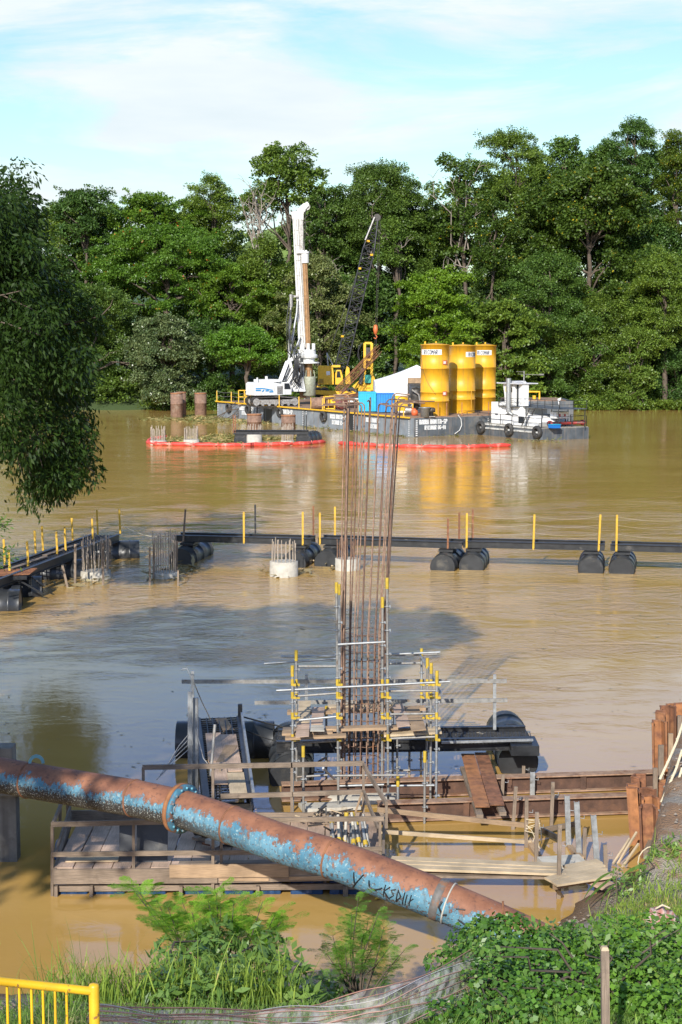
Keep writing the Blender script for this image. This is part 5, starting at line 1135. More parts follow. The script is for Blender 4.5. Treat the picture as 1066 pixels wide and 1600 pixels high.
# ------------------------------------------------------------------ pushboat
def boat():
    s0 = W(716, 676, 0); s1 = W(918, 683, 0); c0 = W(846, 688.5, 0)                # stern-left waterline, right end, near corner
    ax = (c0 - s0); ax.z = 0; Ln = ax.length; ax.normalize(); ay = Vector((-ax.y, ax.x, 0)); wd = 5.6
    yaw = math.atan2(ax.y, ax.x); M = fr(s0 + Vector((0, 0, 0)), yaw); t = thing('pushboat', 'white and grey pushboat with boxy wheelhouse moored right of the silos', 'boat', Vector(s0))
    k = s0.y / F; dk = 1.15
    mb = MB(M); mb.prism([(.5, 0, -.5), (Ln - .1, 0, -.5), (Ln, .15, -.5), (Ln, wd, -.5), (.5, wd, -.5), (0, wd - .5, -.5), (0, .5, -.5)], (0, 0, dk + .45)); mb.build('hull', hull_g, t, bevel=.04)
    mb = MB(M); mb.bx(.2, Ln + .02, -.08, .02, dk - .5, dk - .34); mb.bx(.3, Ln, -.06, .02, dk - .12, dk + .02); mb.build('rubbing_strake', mat('worn white strake', (.5, .5, .47), .6, var=.2, stain=((.15, .14, .12), 2, .5, .15)), t)
    mb = MB(M); mb.bx(.25, Ln - .05, .1, wd - .1, dk - .06, dk + .02); mb.build('deck', mat('dusty deck paint', (.28, .26, .22), .8, stain=((.15, .12, .08), 2, .5, .15)), t)
    def X(px, y=1.1):
        a = 5.0
        for _ in range(12):
            q = PX(M @ Vector((a, y, 1.5)))[0]; a += (px - q) / (130 / Ln)
        return a
    M = M @ Matrix.Translation((0, 0, dk)) @ Matrix.Diagonal((1, 1, .68, 1)) @ Matrix.Translation((0, 0, -dk))
    # deckhouse, low part
    y0 = .9; a0, a1 = X(768), X(840)
    mb = MB(M); mb.bx(X(770), X(785), y0, wd - 1.2, dk, dk + 3.1); mb.bx(X(785), X(812), y0 + .25, wd - 1.2, dk, dk + 2.6); h = mb.build('deckhouse', boat_w, t, bevel=.04)
    mb = MB(M); mb.prism([(X(785), y0, dk), (X(842), y0, dk), (X(845), y0, dk + .6), (X(836), y0, dk + 1.45), (X(785), y0, dk + 1.6)], (0, wd - 2.1, 0)); mb.build('engine_casing', boat_w, t, bevel=.05)
    mb = MB(M); mb.bx(X(813), X(822), y0 - .02, y0 + .02, dk + .35, dk + 1.3); mb.build('dark_opening', glass_d, h)
    mb = MB(M); mb.bx(X(793), X(812), y0 - .06, y0 + .02, dk + 1.42, dk + 1.52); mb.build('ledge', steel_dk, h)
    l = MB(M); write_on(l, 'TENEN', (X(776), y0 - .012, dk + 1.25), (1, 0, 0), (0, 0, 1), .2, .012, .2); l.build('lettering', letter_k, h)
    # upper deck slab and wheelhouse
    mb = MB(M); mb.bx(X(783), X(872), y0 - .1, wd - .8, dk + 2.6, dk + 2.68) if False else mb.bx(X(783), X(812), y0 - .2, wd - .8, dk + 2.58, dk + 2.68); mb.build('upper_deck', hull_g, t)
    wx0, wx1 = X(786.5), X(803); zt = dk + 2.7
    mb = MB(M); mb.prism([(wx0 + .25, y0 + .2, zt), (wx1, y0 + .2, zt), (wx1, y0 + .2, zt + 3.1), (wx0 - .15, y0 + .2, zt + 3.1), (wx0 + .1, y0 + .2, zt + 1.6)], (0, 1.7, 0)); w_ = mb.build('wheelhouse', boat_w, t, bevel=.03)
    mb = MB(M); mb.bx(X(794.5), X(800), y0 + .18, y0 + .22, zt + 1.9, zt + 2.6); mb.bx(wx1 - .02, wx1 + .03, y0 + .5, y0 + 1.6, zt + 1.7, zt + 2.6); mb.build('window', glass_d, w_)
    mb = MB(M); mb.bx(X(789.5), X(792), y0 + .185, y0 + .22, zt + 1.95, zt + 2.65); mb.build('notice', mat('yellow notice', (.6, .45, .1), .6), w_)
    mb = MB(M); mb.bx(wx0 - .7, X(814), y0 - .15, y0 + 2.2, zt + 3.1, zt + 3.24); mb.prism([(wx0 + .4, y0 + .3, zt + 3.24), (wx1, y0 + .3, zt + 3.24), (wx1 - .3, y0 + .3, zt + 3.5), (wx0 + .8, y0 + .3, zt + 3.5)], (0, 1.4, 0)); mb.build('wheelhouse_roof', mat('pale roof paint', (.55, .55, .56), .5, stain=((.3, .28, .3), 2, .5, .2)), w_)
    mb = MB(M); mb.bx(X(807.5), X(812.5), y0 + .4, y0 + 1.2, zt, zt + 3.1); mb.build('door_panel', boat_w, t)
    mb = MB(M); mb.bx(X(803), X(807.5), y0 + .5, y0 + .55, zt, zt + 3.0); mb.build('doorway', glass_d, t)
    mb = MB(M); mb.tube([(X(799), y0 - .15, zt - .9), (X(799.5), y0 - .2, zt), (X(799.5), y0 - .2, zt + 3.9)], .24, 12); mb.tube([(X(799), y0 - .15, zt - .9), (X(804), y0 + .2, zt - 1.4)], .2, 10); mb.build('exhaust_stack', galv, t)
    mb = MB(M); mb.cyl((X(801), y0 + 1.5, zt + 3.4), (X(801), y0 + 1.5, zt + 4.9), .06, 8); mb.bar((X(792), y0 + 1.5, zt + 4.45), (X(826), y0 + 1.5, zt + 4.45), .07, .07); mb.bar((X(793), y0 + 1.2, zt + 4.8), (X(806), y0 + 1.2, zt + 4.8), .06, .06); mb.box((X(828), y0 + 1.5, zt + 4.5), (.5, .2, .2)); mb.build('mast', steel_gr, t)
    # upper railing on the right, lower railings
    def rail(pts, hgt, n, name='railing', z0=dk, m=black_st):
        mb = MB(M); pts = [Vector(p) for p in pts]
        for a_, b_ in zip(pts[:-1], pts[1:]):
            k_ = max(1, int((b_ - a_).length / n))
            for i in range(k_ + 1): p = a_.lerp(b_, i / k_); mb.cyl(p + Vector((0, 0, z0)), p + Vector((0, 0, z0 + hgt)), .035, 6)
            for f in (.5, 1.0): mb.tube([a_ + Vector((0, 0, z0 + hgt * f)), b_ + Vector((0, 0, z0 + hgt * f))], .032, 6)
        return mb.build(name, m, t)
    rail([(X(730, .1), .1, 0), (X(800, .1), .1, 0)], 1.5, 1.7); rail([(X(730), .1, 0), (X(730), wd - .4, 0)], 1.5, 1.7); rail([(X(800, .1), .1, 0), (Ln - .15, .1, 0)], 1.3, 2.2)
    rail([(Ln - .15, .15, 0), (Ln - .15, wd - .2, 0), (Ln - 2.6, wd - .2, 0)], 1.5, 1.5)
    mb = MB(M); mb.bx(X(812), X(868), y0 + .6, wd - .8, dk + 2.52, dk + 2.6); mb.build('awning_deck', hull_g, t)
    for px in (815, 840, 866):
        for y in (y0 + .7, wd - .9): m2 = MB(M); m2.cyl((X(px), y, dk), (X(px), y, dk + 2.55), .045, 8); m2.build('awning_post', black_st, t)
    rail([(X(783), y0 - .1, 0), (X(812), y0 - .1, 0), (X(812), y0 + .65, 0), (X(868), y0 + .65, 0), (X(868), wd - .85, 0)], 1.15, 1.1, z0=dk + 2.6)
    mb = MB(M); mb.bx(X(814.5), X(820), y0 + .58, y0 + .62, dk + 2.75, dk + 3.6); mb.build('white_board', plate_w, t)
    mb = MB(M); mb.bar((X(826), .3, dk + .1), (X(836), .5, dk + 2.6), .08, .06); mb.bar((X(826), 1.0, dk + .1), (X(836), 1.1, dk + 2.6), .08, .06); [mb.bar((X(826 + i * 1.1), .3, dk + .2 + i * .27), (X(826 + i * 1.1), 1.0, dk + .2 + i * .27), .14, .03) for i in range(9)]; mb.build('ladder', steel_dk, t)
    mb = MB(M); mb.prism([(X(864), 1.6, dk + 4.0), (X(869), 1.6, dk + 4.2), (X(866), 1.6, dk + 3.2)], (0, .06, 0)); mb.build('pennant', tent_m, t)
    b_ = MB(M); b_.bx(Ln - 1.9, Ln - .9, 2.4, 3.9, dk + 1.15, dk + 2.1); b_.build('white_tank', boat_w, t, bevel=.05); b_ = MB(M)
    for y_ in (2.6, 3.7): b_.bar((Ln - 1.2, y_, dk), (Ln - 1.2, y_, dk + 1.15), .08, .08)
    b_.build('tank_stand', steel_dk, t); b_ = MB(M)
    for y_ in (2.7, 3.3): MB(M).bx(Ln - .92, Ln - .88, y_, y_ + .2, dk + 1.45, dk + 1.8).build('red_mark', mat('faded red mark', (.5, .1, .1), .5), t)
    # coupling winches: red drums at the working end
    b_ = MB(M); b_.lathe([(.15, -2), (.42, -2), (.42, -1.9), (.25, -1.9), (.25, 1.9), (.42, 1.9), (.42, 2), (.15, 2)], (Ln - .9, 3.6, dk + .5), 16, 0, (0, 1, 0)); b_.build('winch_drum', mat('dull red paint', (.30, .03, .025), .5, stain=((.1, .05, .04), 3, .5, .1)), t)
    for a_ in (.5, X(754, 0), X(798, 0), X(842, 0)):
        c = M @ Vector((a_, -.18, .6)); tyre(t, c, ay, .62, .2)
    tyre(t, M @ Vector((-.15, 1.0, .7)), ax, .62, .2)
    return M, X, dk
MBt, XB, dkb = boat()
t = thing('blue_crate', 'small blue bin on the right deck of the pushboat', 'bin', MBt @ Vector((XB(866, 1.2), 1.0, dkb))); mb = MB(MBt); mb.bx(XB(866, 1.0) - .5, XB(866, 1.0) + .2, .7, 1.6, dkb + .03, dkb + .5); mb.build('body', blue_b, t); mb = MB(MBt); mb.bx(XB(866, 1.0) - .54, XB(866, 1.0) + .24, .66, 1.64, dkb + .5, dkb + .56); mb.build('lid', cyan_b, t)
# dark raft with a yellow frame moored behind the pushboat
t = thing('moored_raft', 'dark raft with a yellow frame half hidden behind the pushboat', 'raft', W(850, 664, 0)); mb = MB(); c = W(850, 664, 0); mb.bx(c.x - 4, c.x + 3.2, c.y, c.y + 8, -.4, 2.6); mb.build('hull', hull_g, t); mb = MB(); mb.bx(c.x - 4, c.x + 2.4, c.y, c.y + 8, 2.6, 2.68); mb.build('deck', deck_m, t); mb = MB()
p = P(843, 628, c.y + 3); mb.tube([P(822, 612, c.y + 3), P(843, 612, c.y + 3), P(843, 629, c.y + 3)], .13, 6); mb.tube([P(822, 612, c.y + 3), P(822, 629, c.y + 3)], .13, 6); mb.tube([P(835, 629, c.y + 3), P(835, 618, c.y + 3)], .2, 8); mb.build('yellow_frame', mach_y, t)
# ------------------------------------------------------------------ wooden work platform in front
YF, YR, ZP = 27.62, 30.4, .50
def pb(mb, p, q, Y0, Y1=None, w=.05, h=.1, m=0):
    Y1 = Y0 if Y1 is None else Y1; return mb.bar(P(*p, Y0), P(*q, Y1), w, h, m=m)
def platform():
    o = P(340, 1375, YF); t = thing('work_platform', 'large raft of grey timber boards with plank railings floating on blue drums behind the pipe', 'platform', Vector((o.x, 29, 0)))
    x0, x1 = P(84, 1370, YF).x, P(597, 1360, YF).x
    mb = MB(); n = 17; wd = (x1 - x0) / n
    for i in range(n):
        if random.random() < .02: continue
        z = ZP + random.uniform(-.008, .008); mb.bar((x0 + wd * (i + .5), YF + .03, z), (x0 + wd * (i + .5) + random.uniform(-.01, .01), YR, z), wd - .018, .04)
    mb.build('deck_boards', ply_pink, t)
    def part(name, m, *segs):
        for s_ in segs: mb = MB(); pb(mb, *s_); mb.build(name, m, t)
    fz = P(300, 1368, YF).z; w_ = .05
    part('fascia_board', wood_grey, ((84, 1369.5), (340, 1368), YF, YF, w_, .27), ((341, 1368), (600, 1363), YF, YF, w_, .26), ((84, 1388), (600, 1384), YF + .1, YF + .1, .08, .10), ((110, 1277), (340, 1276), YR, YR, w_, .27), ((341, 1279), (600, 1279), YR, YR, w_, .24))
    part('fascia_board', wood_grey, ((86, 1367), (111, 1277), YF, YR, w_, .24), ((599, 1362), (600, 1280), YF, YR, w_, .22))
    part('facing_plank', wood_warm, ((265, 1361.5), (451, 1359.5), YF - .045, YF - .045, .03, .24)); part('edge_strip', wood_warm, ((343, 1374), (420, 1374), YF - .04, YF - .04, .03, .05), ((452, 1372), (560, 1370), YF - .03, YF - .03, .03, .06))
    part('rail', wood_grey, ((80, 1288), (335, 1282), YF, YF, .04, .09), ((80, 1335), (430, 1331), YF, YF, .04, .085), ((334, 1282), (600, 1279), YF, YF, .04, .085), ((545, 1328), (597, 1326), YF, YF, .04, .08),
         ((223, 1199), (457, 1195), YR, YR, .045, .095), ((455, 1195), (569, 1192.5), YR, YR, .045, .095), ((345, 1244), (458, 1241), YR, YR, .045, .09), ((457, 1241), (566, 1237), YR, YR, .045, .09),
         ((83, 1287), (104, 1236), YF, YR, .04, .09), ((86, 1335), (110, 1262), YF, YR, .04, .08), ((568, 1195), (604, 1256), YR, YF + .9, .045, .09), ((569, 1238), (592, 1298), YR, YF + .9, .04, .09))
    for px, yt, yb, Y in ((82, 1290, 1402, YF), (209, 1283, 1358, YF), (333, 1280, 1404, YF), (346, 1276, 1398, YF), (594, 1279, 1405, YF), (224, 1199, 1280, YR), (94, 1240, 1282, YR), (106, 1245, 1282, YR), (456, 1196, 1290, YR), (568, 1193, 1290, YR), (604, 1252, 1296, YF + .9), (333, 1195, 1285, YR)):
        mb = MB(); pb(mb, (px, yb), (px, yt), Y + .045, None, .075, .05); mb.build('post', wood_grey, t)
    for px in (88, 143, 283, 343, 403, 540): mb = MB(); pb(mb, (px, 1406), (px, 1384), YF + .02, None, .09, .06); mb.build('support_leg', wood_grey, t)
    for px0, px1 in ((90, 141), (148, 198), (215, 262), (290, 335), (352, 398), (408, 440), (455, 505), (515, 560)):
        for Y in (YF + .4, YR - .5):
            a, b = P(px0, 1399, Y), P(px1, 1399, Y); a.z = b.z = .02; mb = MB(); L_ = (b - a).length; mb.lathe([(.001, 0), (.27, 0), (.29, .03), (.285, L_ * .33), (.30, L_ * .34), (.285, L_ * .35), (.285, L_ * .65), (.30, L_ * .66), (.285, L_ * .67), (.29, L_ - .03), (.27, L_), (.001, L_)], a, 22, 0, b - a); mb.build('drum', blue_drum, t)
    mb = MB()
    for y in (YF + .5, 29, YR - .4): mb.bar((x0, y, ZP - .1), (x1, y, ZP - .1), .1, .14)
    mb.build('joists', wood_grey, t)
    mb = MB(); pb(mb, (550, 1286), (566, 1238), YR - .4, YR - .3, .03, .03); mb.build('brace', wood_warm, t)
platform()
for nm, px0, px1 in (('narrow black panel standing behind the front rail of the platform', 186, 211), ('wide black panel standing behind the front rail of the platform', 213, 262)):
    mb = MB(); a, b = P(px0, 1352, YF + .35), P(px1, 1352, YF + .35); mb.frame_box(((a + b) / 2 + Vector((0, .08, .38))), (b - a) / 2, (0, .09, .40), (0, .014, -.003)); t = thing('black_panel', nm, 'panel', (a + b) / 2); mb.build('sheet', black_pl, t, bevel=.004); mb = MB(); mb.bar(a + Vector((.05, -.03, .02)), b + Vector((-.05, -.03, .02)), .03, .03); mb.build('foot_batten', steel_dk, t)
def planks(name, label, segs, m, cat='planks', w=.2, h=.035, part='plank'):
    a = segs[0]; t = thing(name, label, cat, P(*a[0], a[2]))
    for s_ in segs:
        p, q, Y0 = s_[:3]; Y1 = s_[3] if len(s_) > 3 else Y0; mm = s_[4] if len(s_) > 4 else m; mb = MB(); mb.bar(P(*p, Y0), P(*q, Y1), w, h); mb.build(part, mm, t)
planks('plank_stack', 'stack of pale loose boards on the left of the wooden platform', [((104, 1343 - i * 3), (186 - i * 6, 1342 - i * 3), YF + .4 + i * .2) for i in range(4)], wood_pale)
planks('plank_stack', 'spread of long pale boards lying behind the middle of the front rail', [((265 + (i * 37) % 50, 1349 - i * 4.2), (425 + (i * 53) % 70, 1347 - i * 4.2), YF + .35 + i * .18, YF + .35 + i * .18 + random.uniform(-.1, .2), wood_pale if i % 3 else wood_grey) for i in range(7)], wood_pale, w=.16)
t = thing('tile_scraps', 'heap of dark and grey scrap on the platform right of the black panels', 'scrap', P(325, 1315, 29.6))
for i in range(22): p = P(random.uniform(302, 350), 1325, 28.5) + Vector((0, random.uniform(0, 1.2), random.uniform(0, .2))); p.z = ZP + .05 + random.random() * .2; MB().box(p, (random.uniform(.1, .4), random.uniform(.05, .2), random.uniform(.02, .08)), random.uniform(0, 3)).build('scrap_piece', random.choice((steel_dk, conc, wood_grey, rust)), t)
t = thing('scrap_heap', 'low line of twigs and offcuts behind the back board of the platform', 'scrap', P(520, 1285, 31.4))
for i in range(30): p = P(random.uniform(470, 548), 1290, 30.1); p.z = ZP + random.uniform(.05, .3); MB().bar(p, p + Vector((random.uniform(-.3, .3), random.uniform(-.1, .2), random.uniform(-.05, .12))), .03, .02).build('offcut', random.choice((wood_grey, wood_pale, steel_dk)), t)
t = thing('tube_bundle', 'bundle of grey and blue scaffold tubes with yellow couplers leaning in the platform corner', 'tubes', P(555, 1325, 29.2))
for i in range(17):
    px = 520 + i * 3.7; p = P(px, 1328, 27.95 + random.random() * .6); p.z = ZP + .05; q = P(px + random.uniform(-12, 3), random.uniform(1266, 1290), 28.6 + random.random() * .4); m = random.choice((galv, tube_grey, tube_grey, conc_pale, cyan_b if i in (12, 5) else tube_grey))
    mb = MB().tube([p, q], .028, 8); o_ = mb.build('tube', m, t)
    if i % 3 == 0: c = p.lerp(q, .35); MB().tube([c, c + (q - p).normalized() * .09], .045, 8).build('coupler', yel_wrap, o_)
    if i % 4 == 1: c = p.lerp(q, .97); MB().tube([c, c + (q - p).normalized() * .07], .042, 8).build('coupler', yel_wrap, o_)
t = thing('frame_heap', 'tangle of galvanised clamps and short tubes beside the tube bundle', 'scrap', P(530, 1315, 29.3))
for i in range(26): p = P(random.uniform(512, 545), 1318, random.uniform(27.9, 28.9)); p.z = ZP + random.uniform(.04, .38); MB().tube([p, p + Vector((random.uniform(-.2, .2), random.uniform(-.2, .2), random.uniform(-.1, .15)))], .02, 6).build('clamp', random.choice((galv, steel_gr, steel_dk)), t)

# ------------------------------------------------------------------ left ramp, near floats, rear walkway
def ramp():
    fa_, fb = W(308, 1121, 1.05), W(375, 1118, 1.05); na, nb = W(322, 1245, .95), W(392, 1243, .95); t = thing('access_ramp', 'black grated ramp with worn boards running towards the camera, left of the scaffold', 'walkway', (fa_ + nb) / 2 * Vector((1, 1, 0)) if False else Vector(((fa_.x + nb.x) / 2, (fa_.y + nb.y) / 2, 0)))
    for a, b in ((fa_, na), (fb, nb)): ibeam(MB(), a - Vector((0, 0, .15)), b - Vector((0, 0, .15)), .30, .14).build('side_beam', black_st, t)
    g = MB()
    for i in range(34): f = i / 33; g.bar(fa_.lerp(na, f) - Vector((0, 0, .05)), fb.lerp(nb, f) - Vector((0, 0, .05)), .03, .035)
    for j in range(7): f = (j + .5) / 7; g.bar(fa_.lerp(fb, f) - Vector((0, 0, .03)), na.lerp(nb, f) - Vector((0, 0, .03)), .025, .025)
    g.build('grating', grate_m, t)
    for (a, b, m) in (((345, 1123), (358, 1142), wood_warm), ((333, 1146), (338, 1190), ply_pink), ((357, 1148), (366, 1205), ply_pink), ((340, 1192), (345, 1225), ply_pink), ((368, 1208), (373, 1240), wood_pale), ((362, 1165), (345, 1196), wood_warm)):
        p, q = W(*a, 1.02), W(*b, .98); MB().bar(p, q, .34 if m is not wood_warm else .26, .03).build('board', m, t)
    MB().bar(W(378, 1118, 1.12), W(396, 1240, 1.02), .05, .16).build('edge_angle', galv, t)
    l, r = W(266, 1192, .2), W(424, 1190, .2); l.z = r.z = .26; l.y = r.y = 37.4; float_pipe(t, l, r, .52, 2)
    p = W(420, 1228, 0); c = Vector((W(456, 1226, 0).x, 34.6, .24)); float_pipe(t, c, c + Vector((-.1, 3.0, 0)), .50, 3)
    MB().bar(fb + Vector((.0, .1, -.1)), fb + Vector((0, .1, .25)), .1, .1).build('end_post', black_st, t)
    c2 = (na + nb) / 2; mb = MB(); mb.box((c2.x, c2.y, .4), (.95, .5, .7)); mb.build('landing_block', steel_dk, t)
ramp()
def rear_walk():
    ZW = .98; a, b = W(432, 1157, ZW), W(829, 1151, ZW); t = thing('rear_walkway', 'black mesh walkway behind the scaffold resting on a round float at its right end', 'walkway', Vector(((a.x + b.x) / 2, a.y, 0)))
    for off in (0, 1.05): ibeam(MB(), a + Vector((0, off, -.15)), b + Vector((0, off, -.15)), .28, .14).build('side_beam', black_st, t)
    g = MB(); L_ = b.x - a.x
    for i in range(70): x = a.x + L_ * i / 69; g.bar((x, a.y + .08, ZW - .06), (x + .06, a.y + .98, ZW - .06), .014, .03)
    for j in range(9): y = a.y + .1 + .85 * j / 8; g.bar((a.x, y, ZW - .05), (b.x, y - .05, ZW - .05), .014, .02)
    g.build('grating', grate_m, t)
    MB().bar(W(690, 1160, ZW), W(833, 1156, ZW), .05, .05).build('edge_angle', galv, t)
    c = Vector((W(806, 1200, 0).x, 35.6, .28)); float_pipe(t, c, c + Vector((-.0, 3.1, 0)), .46, 3)
    mb = MB(); mb.box((c.x + .05, a.y + .3, .78), (.62, .9, .22)); mb.build('saddle', black_st, t)
    for px, yt, yb in ((773, 1054, 1140), (479, 1054, 1100)): Y = a.y + 1.0; MB().bar(P(px, yb, Y), P(px, yt, Y), .07, .05, (0, 1, 0)).build('guard_post', galv, t)
    for p, q in (((284, 1065), (792, 1064)), ((398, 1098), (793, 1094))): Y = a.y + .95; MB().bar(P(*p, Y), P(*q, Y), .04, .09).build('guard_rail', tube_grey, t)
rear_walk()
t = thing('post_cluster', 'cluster of upright galvanised channels and tubes left of the ramp', 'posts', P(303, 1240, 33.0) * Vector((1, 1, 0)) if False else Vector((P(303, 1240, 33).x, 33, 0)))
for px, yt, yb, Y, w, m in ((301, 1048, 1248, 33.4, .07, galv), (297, 1080, 1245, 33.0, .09, galv), (306, 1090, 1240, 33.2, .11, galv), (309, 1120, 1235, 33.5, .05, steel_gr), (338, 1215, 1265, 32.6, .05, tube_grey), (344, 1200, 1262, 32.2, .05, wood_grey)): MB().bar(P(px, yb, Y), P(px, yt, Y), w, w * .7, (0, 1, 0)).build('channel', m, t)
MB().tube([P(325, 1265, 32.0), P(336, 1132, 32.4)], .035, 8).build('leaning_tube', tube_grey, t)
mb = MB(); mb.tube([P(284, 1046, 33), P(292, 1044, 33), P(302, 1064, 33), P(315, 1095, 33.2), P(329, 1124, 33.6)], .012, 5)
for i in range(4): mb.tube([P(297, 1145 + 8 * i, 33), P(280 - 3 * i, 1165 + 9 * i, 32.8), P(262 - 6 * i, 1195 + 8 * i, 32.6)], .010, 5)
mb.tube([P(308, 1090, 33), P(309, 1150, 33), P(318, 1185, 32.6), P(330, 1200, 32.4)], .012, 5); mb.build('loose_cables', steel_gr, t)
mb = MB(); mb.tube([P(380, 1120, 37), P(410, 1128, 36.6), P(443, 1136, 36.4)], .02, 5); mb.tube([P(385, 1142, 36), P(420, 1155, 35.6), P(450, 1160, 35.5)], .015, 5); meta(mb.build('tie_cable', hose_m), 'two dark cables tying the ramp end to the black float beside the scaffold', 'cable')

# ------------------------------------------------------------------ rusty I-beams, plates and timbers
beam_top = mat('pale rusted flange', (.30, .19, .125), .85, var=.3, scale=6, bump=.3, stain=((.20, .10, .055), 2.5, .5, .12)); beam_web = mat('dark rusted web', (.085, .045, .03), .85, var=.35, scale=5, bump=.3, stain=((.14, .07, .04), 2, .55, .12))  # flanges paler brown, web and stiffeners darker brown
def beam(label, p, q, h, w=.28, ext=None):
    a, b = W(*p, .05), W(*q, .05); a.z = b.z = .05 + h / 2; t = thing('steel_beam', label, 'beam', Vector((a.x, a.y, 0)), 'rusty beams between the scaffold and the sheet piles')
    u = Vector((0, 0, 1)); tk = .028
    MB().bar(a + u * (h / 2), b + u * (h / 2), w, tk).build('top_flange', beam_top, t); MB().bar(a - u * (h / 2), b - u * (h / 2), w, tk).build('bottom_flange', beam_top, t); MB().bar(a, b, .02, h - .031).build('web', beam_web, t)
    mb = MB(); n = int((b - a).length / 1.6)
    for i in range(1, n): c = a.lerp(b, i / n); mb.bar(c - u * (h / 2 - .02) - Vector((0, w * .24, 0)), c + u * (h / 2 - .02) - Vector((0, w * .24, 0)), .02, w * .44, (1, 0, 0))
    if n > 1: mb.build('stiffener', beam_web, t)
beam('long rusty I-beam farther from the camera, from the scaffold to the sheet piles', (440, 1249), (1025, 1229), .34)
beam('long rusty I-beam nearer the camera, just above the muddy water', (590, 1281), (1000, 1267), .36)
planks('loose_plate', 'left of two rusty steel plates lying across the I-beams', [((754, 1261), (731, 1178), W(754, 1261, .47).y, W(731, 1178, .50).y, rust_orange)], rust, 'steel plate', .30, .015, 'plate')
planks('loose_plate', 'right of two rusty steel plates lying across the I-beams', [((777, 1258), (752, 1176), W(777, 1258, .47).y, W(752, 1176, .50).y, rust)], rust, 'steel plate', .30, .015, 'plate')
planks('cross_timbers', 'grey timbers lying under and left of the two rusty plates', [((750, 1276), (724, 1200), W(750, 1276, .36).y, W(724, 1200, .42).y), ((786, 1272), (772, 1240), W(786, 1272, .36).y, W(772, 1240, .4).y)], wood_grey, 'timbers', .14, .08, 'timber')

# ------------------------------------------------------------------ scaffold round the rebar column
def scaffold():
    t = thing('scaffold', 'scaffold of grey tubes with yellow couplers standing round the rebar column', 'scaffold', Vector((P(570, 1250, 34).x, 34, 0)))
    posts = [(457, 1042, 1268, 32.7), (463, 1018, 1262, 33.6), (524, 912, 1262, 32.8), (530, 915, 1255, 33.7), (603, 905, 1262, 32.8), (598, 935, 1255, 33.7), (683, 1050, 1262, 32.7), (674, 1038, 1258, 33.5), (668, 1030, 1254, 34.4), (659, 1015, 1250, 35.6), (479, 1150, 1255, 35.4), (510, 1105, 1252, 35.4), (614, 1103, 1250, 35.4), (621, 1112, 1240, 34.9), (474, 1168, 1262, 32.2), (622, 1214, 1275, 32.3), (664, 1176, 1290, 31.9), (640, 1155, 1245, 35.5)]
    for k, (px, yt, yb, Y) in enumerate(posts):
        a = P(px, yb, Y); b = P(px + (2 if px in (524, 603) else 0), yt, Y); a = Vector((b.x if px not in (524, 603) else b.x + .04, Y, -.1)); o = MB().tube([a, b], .026, 10).build('standard', tube_grey if k % 3 else galv, t)
        ax = (b - a).normalized(); MB().tube([b - ax * .20, b + ax * .03], .036, 10).build('coupler_sleeve', yel_wrap, o)
        for py in (1066, 1086, 1118, 1152) if yt < 1100 else ():
            c = P(px, py, Y); f = (c.z - a.z) / max(b.z - a.z, .1); c = a.lerp(b, f)
            if f < .93: MB().tube([c - ax * .07, c + ax * .07], .034, 10).box(c + Vector((.045, -.02, -.05)), (.06, .05, .05)).build('coupler_sleeve', yel_wrap, o)
        wd = MB()
        z = .35
        while z < b.z - .3: c = a.lerp(b, (z - a.z) / (b.z - a.z)); wd.lathe([(.027, -.006), (.06, -.006), (.06, .006), (.027, .006)], c, 8); wd.box(c + Vector((.05, 0, .0)), (.04, .03, .05)); z += .5
        wd.build('joint_discs', galv, o)
    L = [((413, 1037), (526, 1029), 35.0), ((600, 1023), (688, 1019), 35.2), ((440, 1026), (527, 1025), 35.6), ((604, 1024), (683, 1022), 35.6), ((464, 1041), (525, 1041), 33.7), ((603, 1037), (657, 1036), 35.4), ((432, 1079), (605, 1070), 32.8), ((528, 1074), (703, 1065), 32.75), ((460, 1088), (528, 1083), 33.0), ((606, 1080), (684, 1079), 33.0), ((460, 1126), (532, 1119), 32.9), ((604, 1116), (683, 1115), 32.9), ((462, 1161), (536, 1157), 32.9), ((608, 1154), (683, 1151), 32.9), ((528, 1007), (602, 1003), 32.8),
         ((463, 1214), (512, 1211), 33.6), ((464, 1208), (506, 1206), 35.0), ((605, 1228), (683, 1227), 33.0), ((612, 1204), (662, 1203), 35.4), ((614, 1170), (658, 1170), 35.4), ((520, 1212), (633, 1211), 31.95), ((446, 1228), (508, 1226), 33.6), ((528, 1228), (600, 1226), 33.5)]
    for p, q, Y in L: MB().tube([P(*p, Y), P(*q, Y)], .025, 10).build('ledger', galv if random.random() < .5 else tube_grey, t)
    for (p, Y0, q, Y1) in (((458, 1078), 32.7, (463, 1040), 35.0), ((683, 1066), 32.7, (660, 1026), 35.7), ((683, 1116), 32.7, (662, 1085), 35.6), ((683, 1152), 32.7, (662, 1115), 35.6), ((603, 1070), 32.8, (599, 1045), 35), ((527, 1075), 32.8, (530, 1050), 35), ((690, 1085), 32.9, (655, 1020), 35.5), ((505, 1200), 33, (530, 1225), 34), ((498, 1190), 35.2, (512, 1182), 33.8)): MB().tube([P(*p, Y0), P(*q, Y1)], .025, 10).build('transom', galv, t)
scaffold()
planks('scaffold_deck', 'pale plank along the front edge of the scaffold deck, right of the bars', [((600, 1148), (690, 1143), 33.0), ((640, 1141), (688, 1138), 33.5), ((602, 1143), (650, 1141), 33.3)], wood_pale, w=.24, h=.045)
planks('scaffold_deck', 'brown plank running in front of the rebar bars on the scaffold', [((509, 1139), (622, 1136), 33.1)], wood_warm, w=.26, h=.06)
planks('scaffold_deck', 'stacked brown planks at the left end of the scaffold deck', [((441, 1146), (520, 1144), 32.9, 32.9, wood_warm), ((446, 1153), (541, 1149), 32.7, 32.7, wood_warm), ((442, 1140), (470, 1139), 33.4)], wood_grey, w=.22, h=.05)
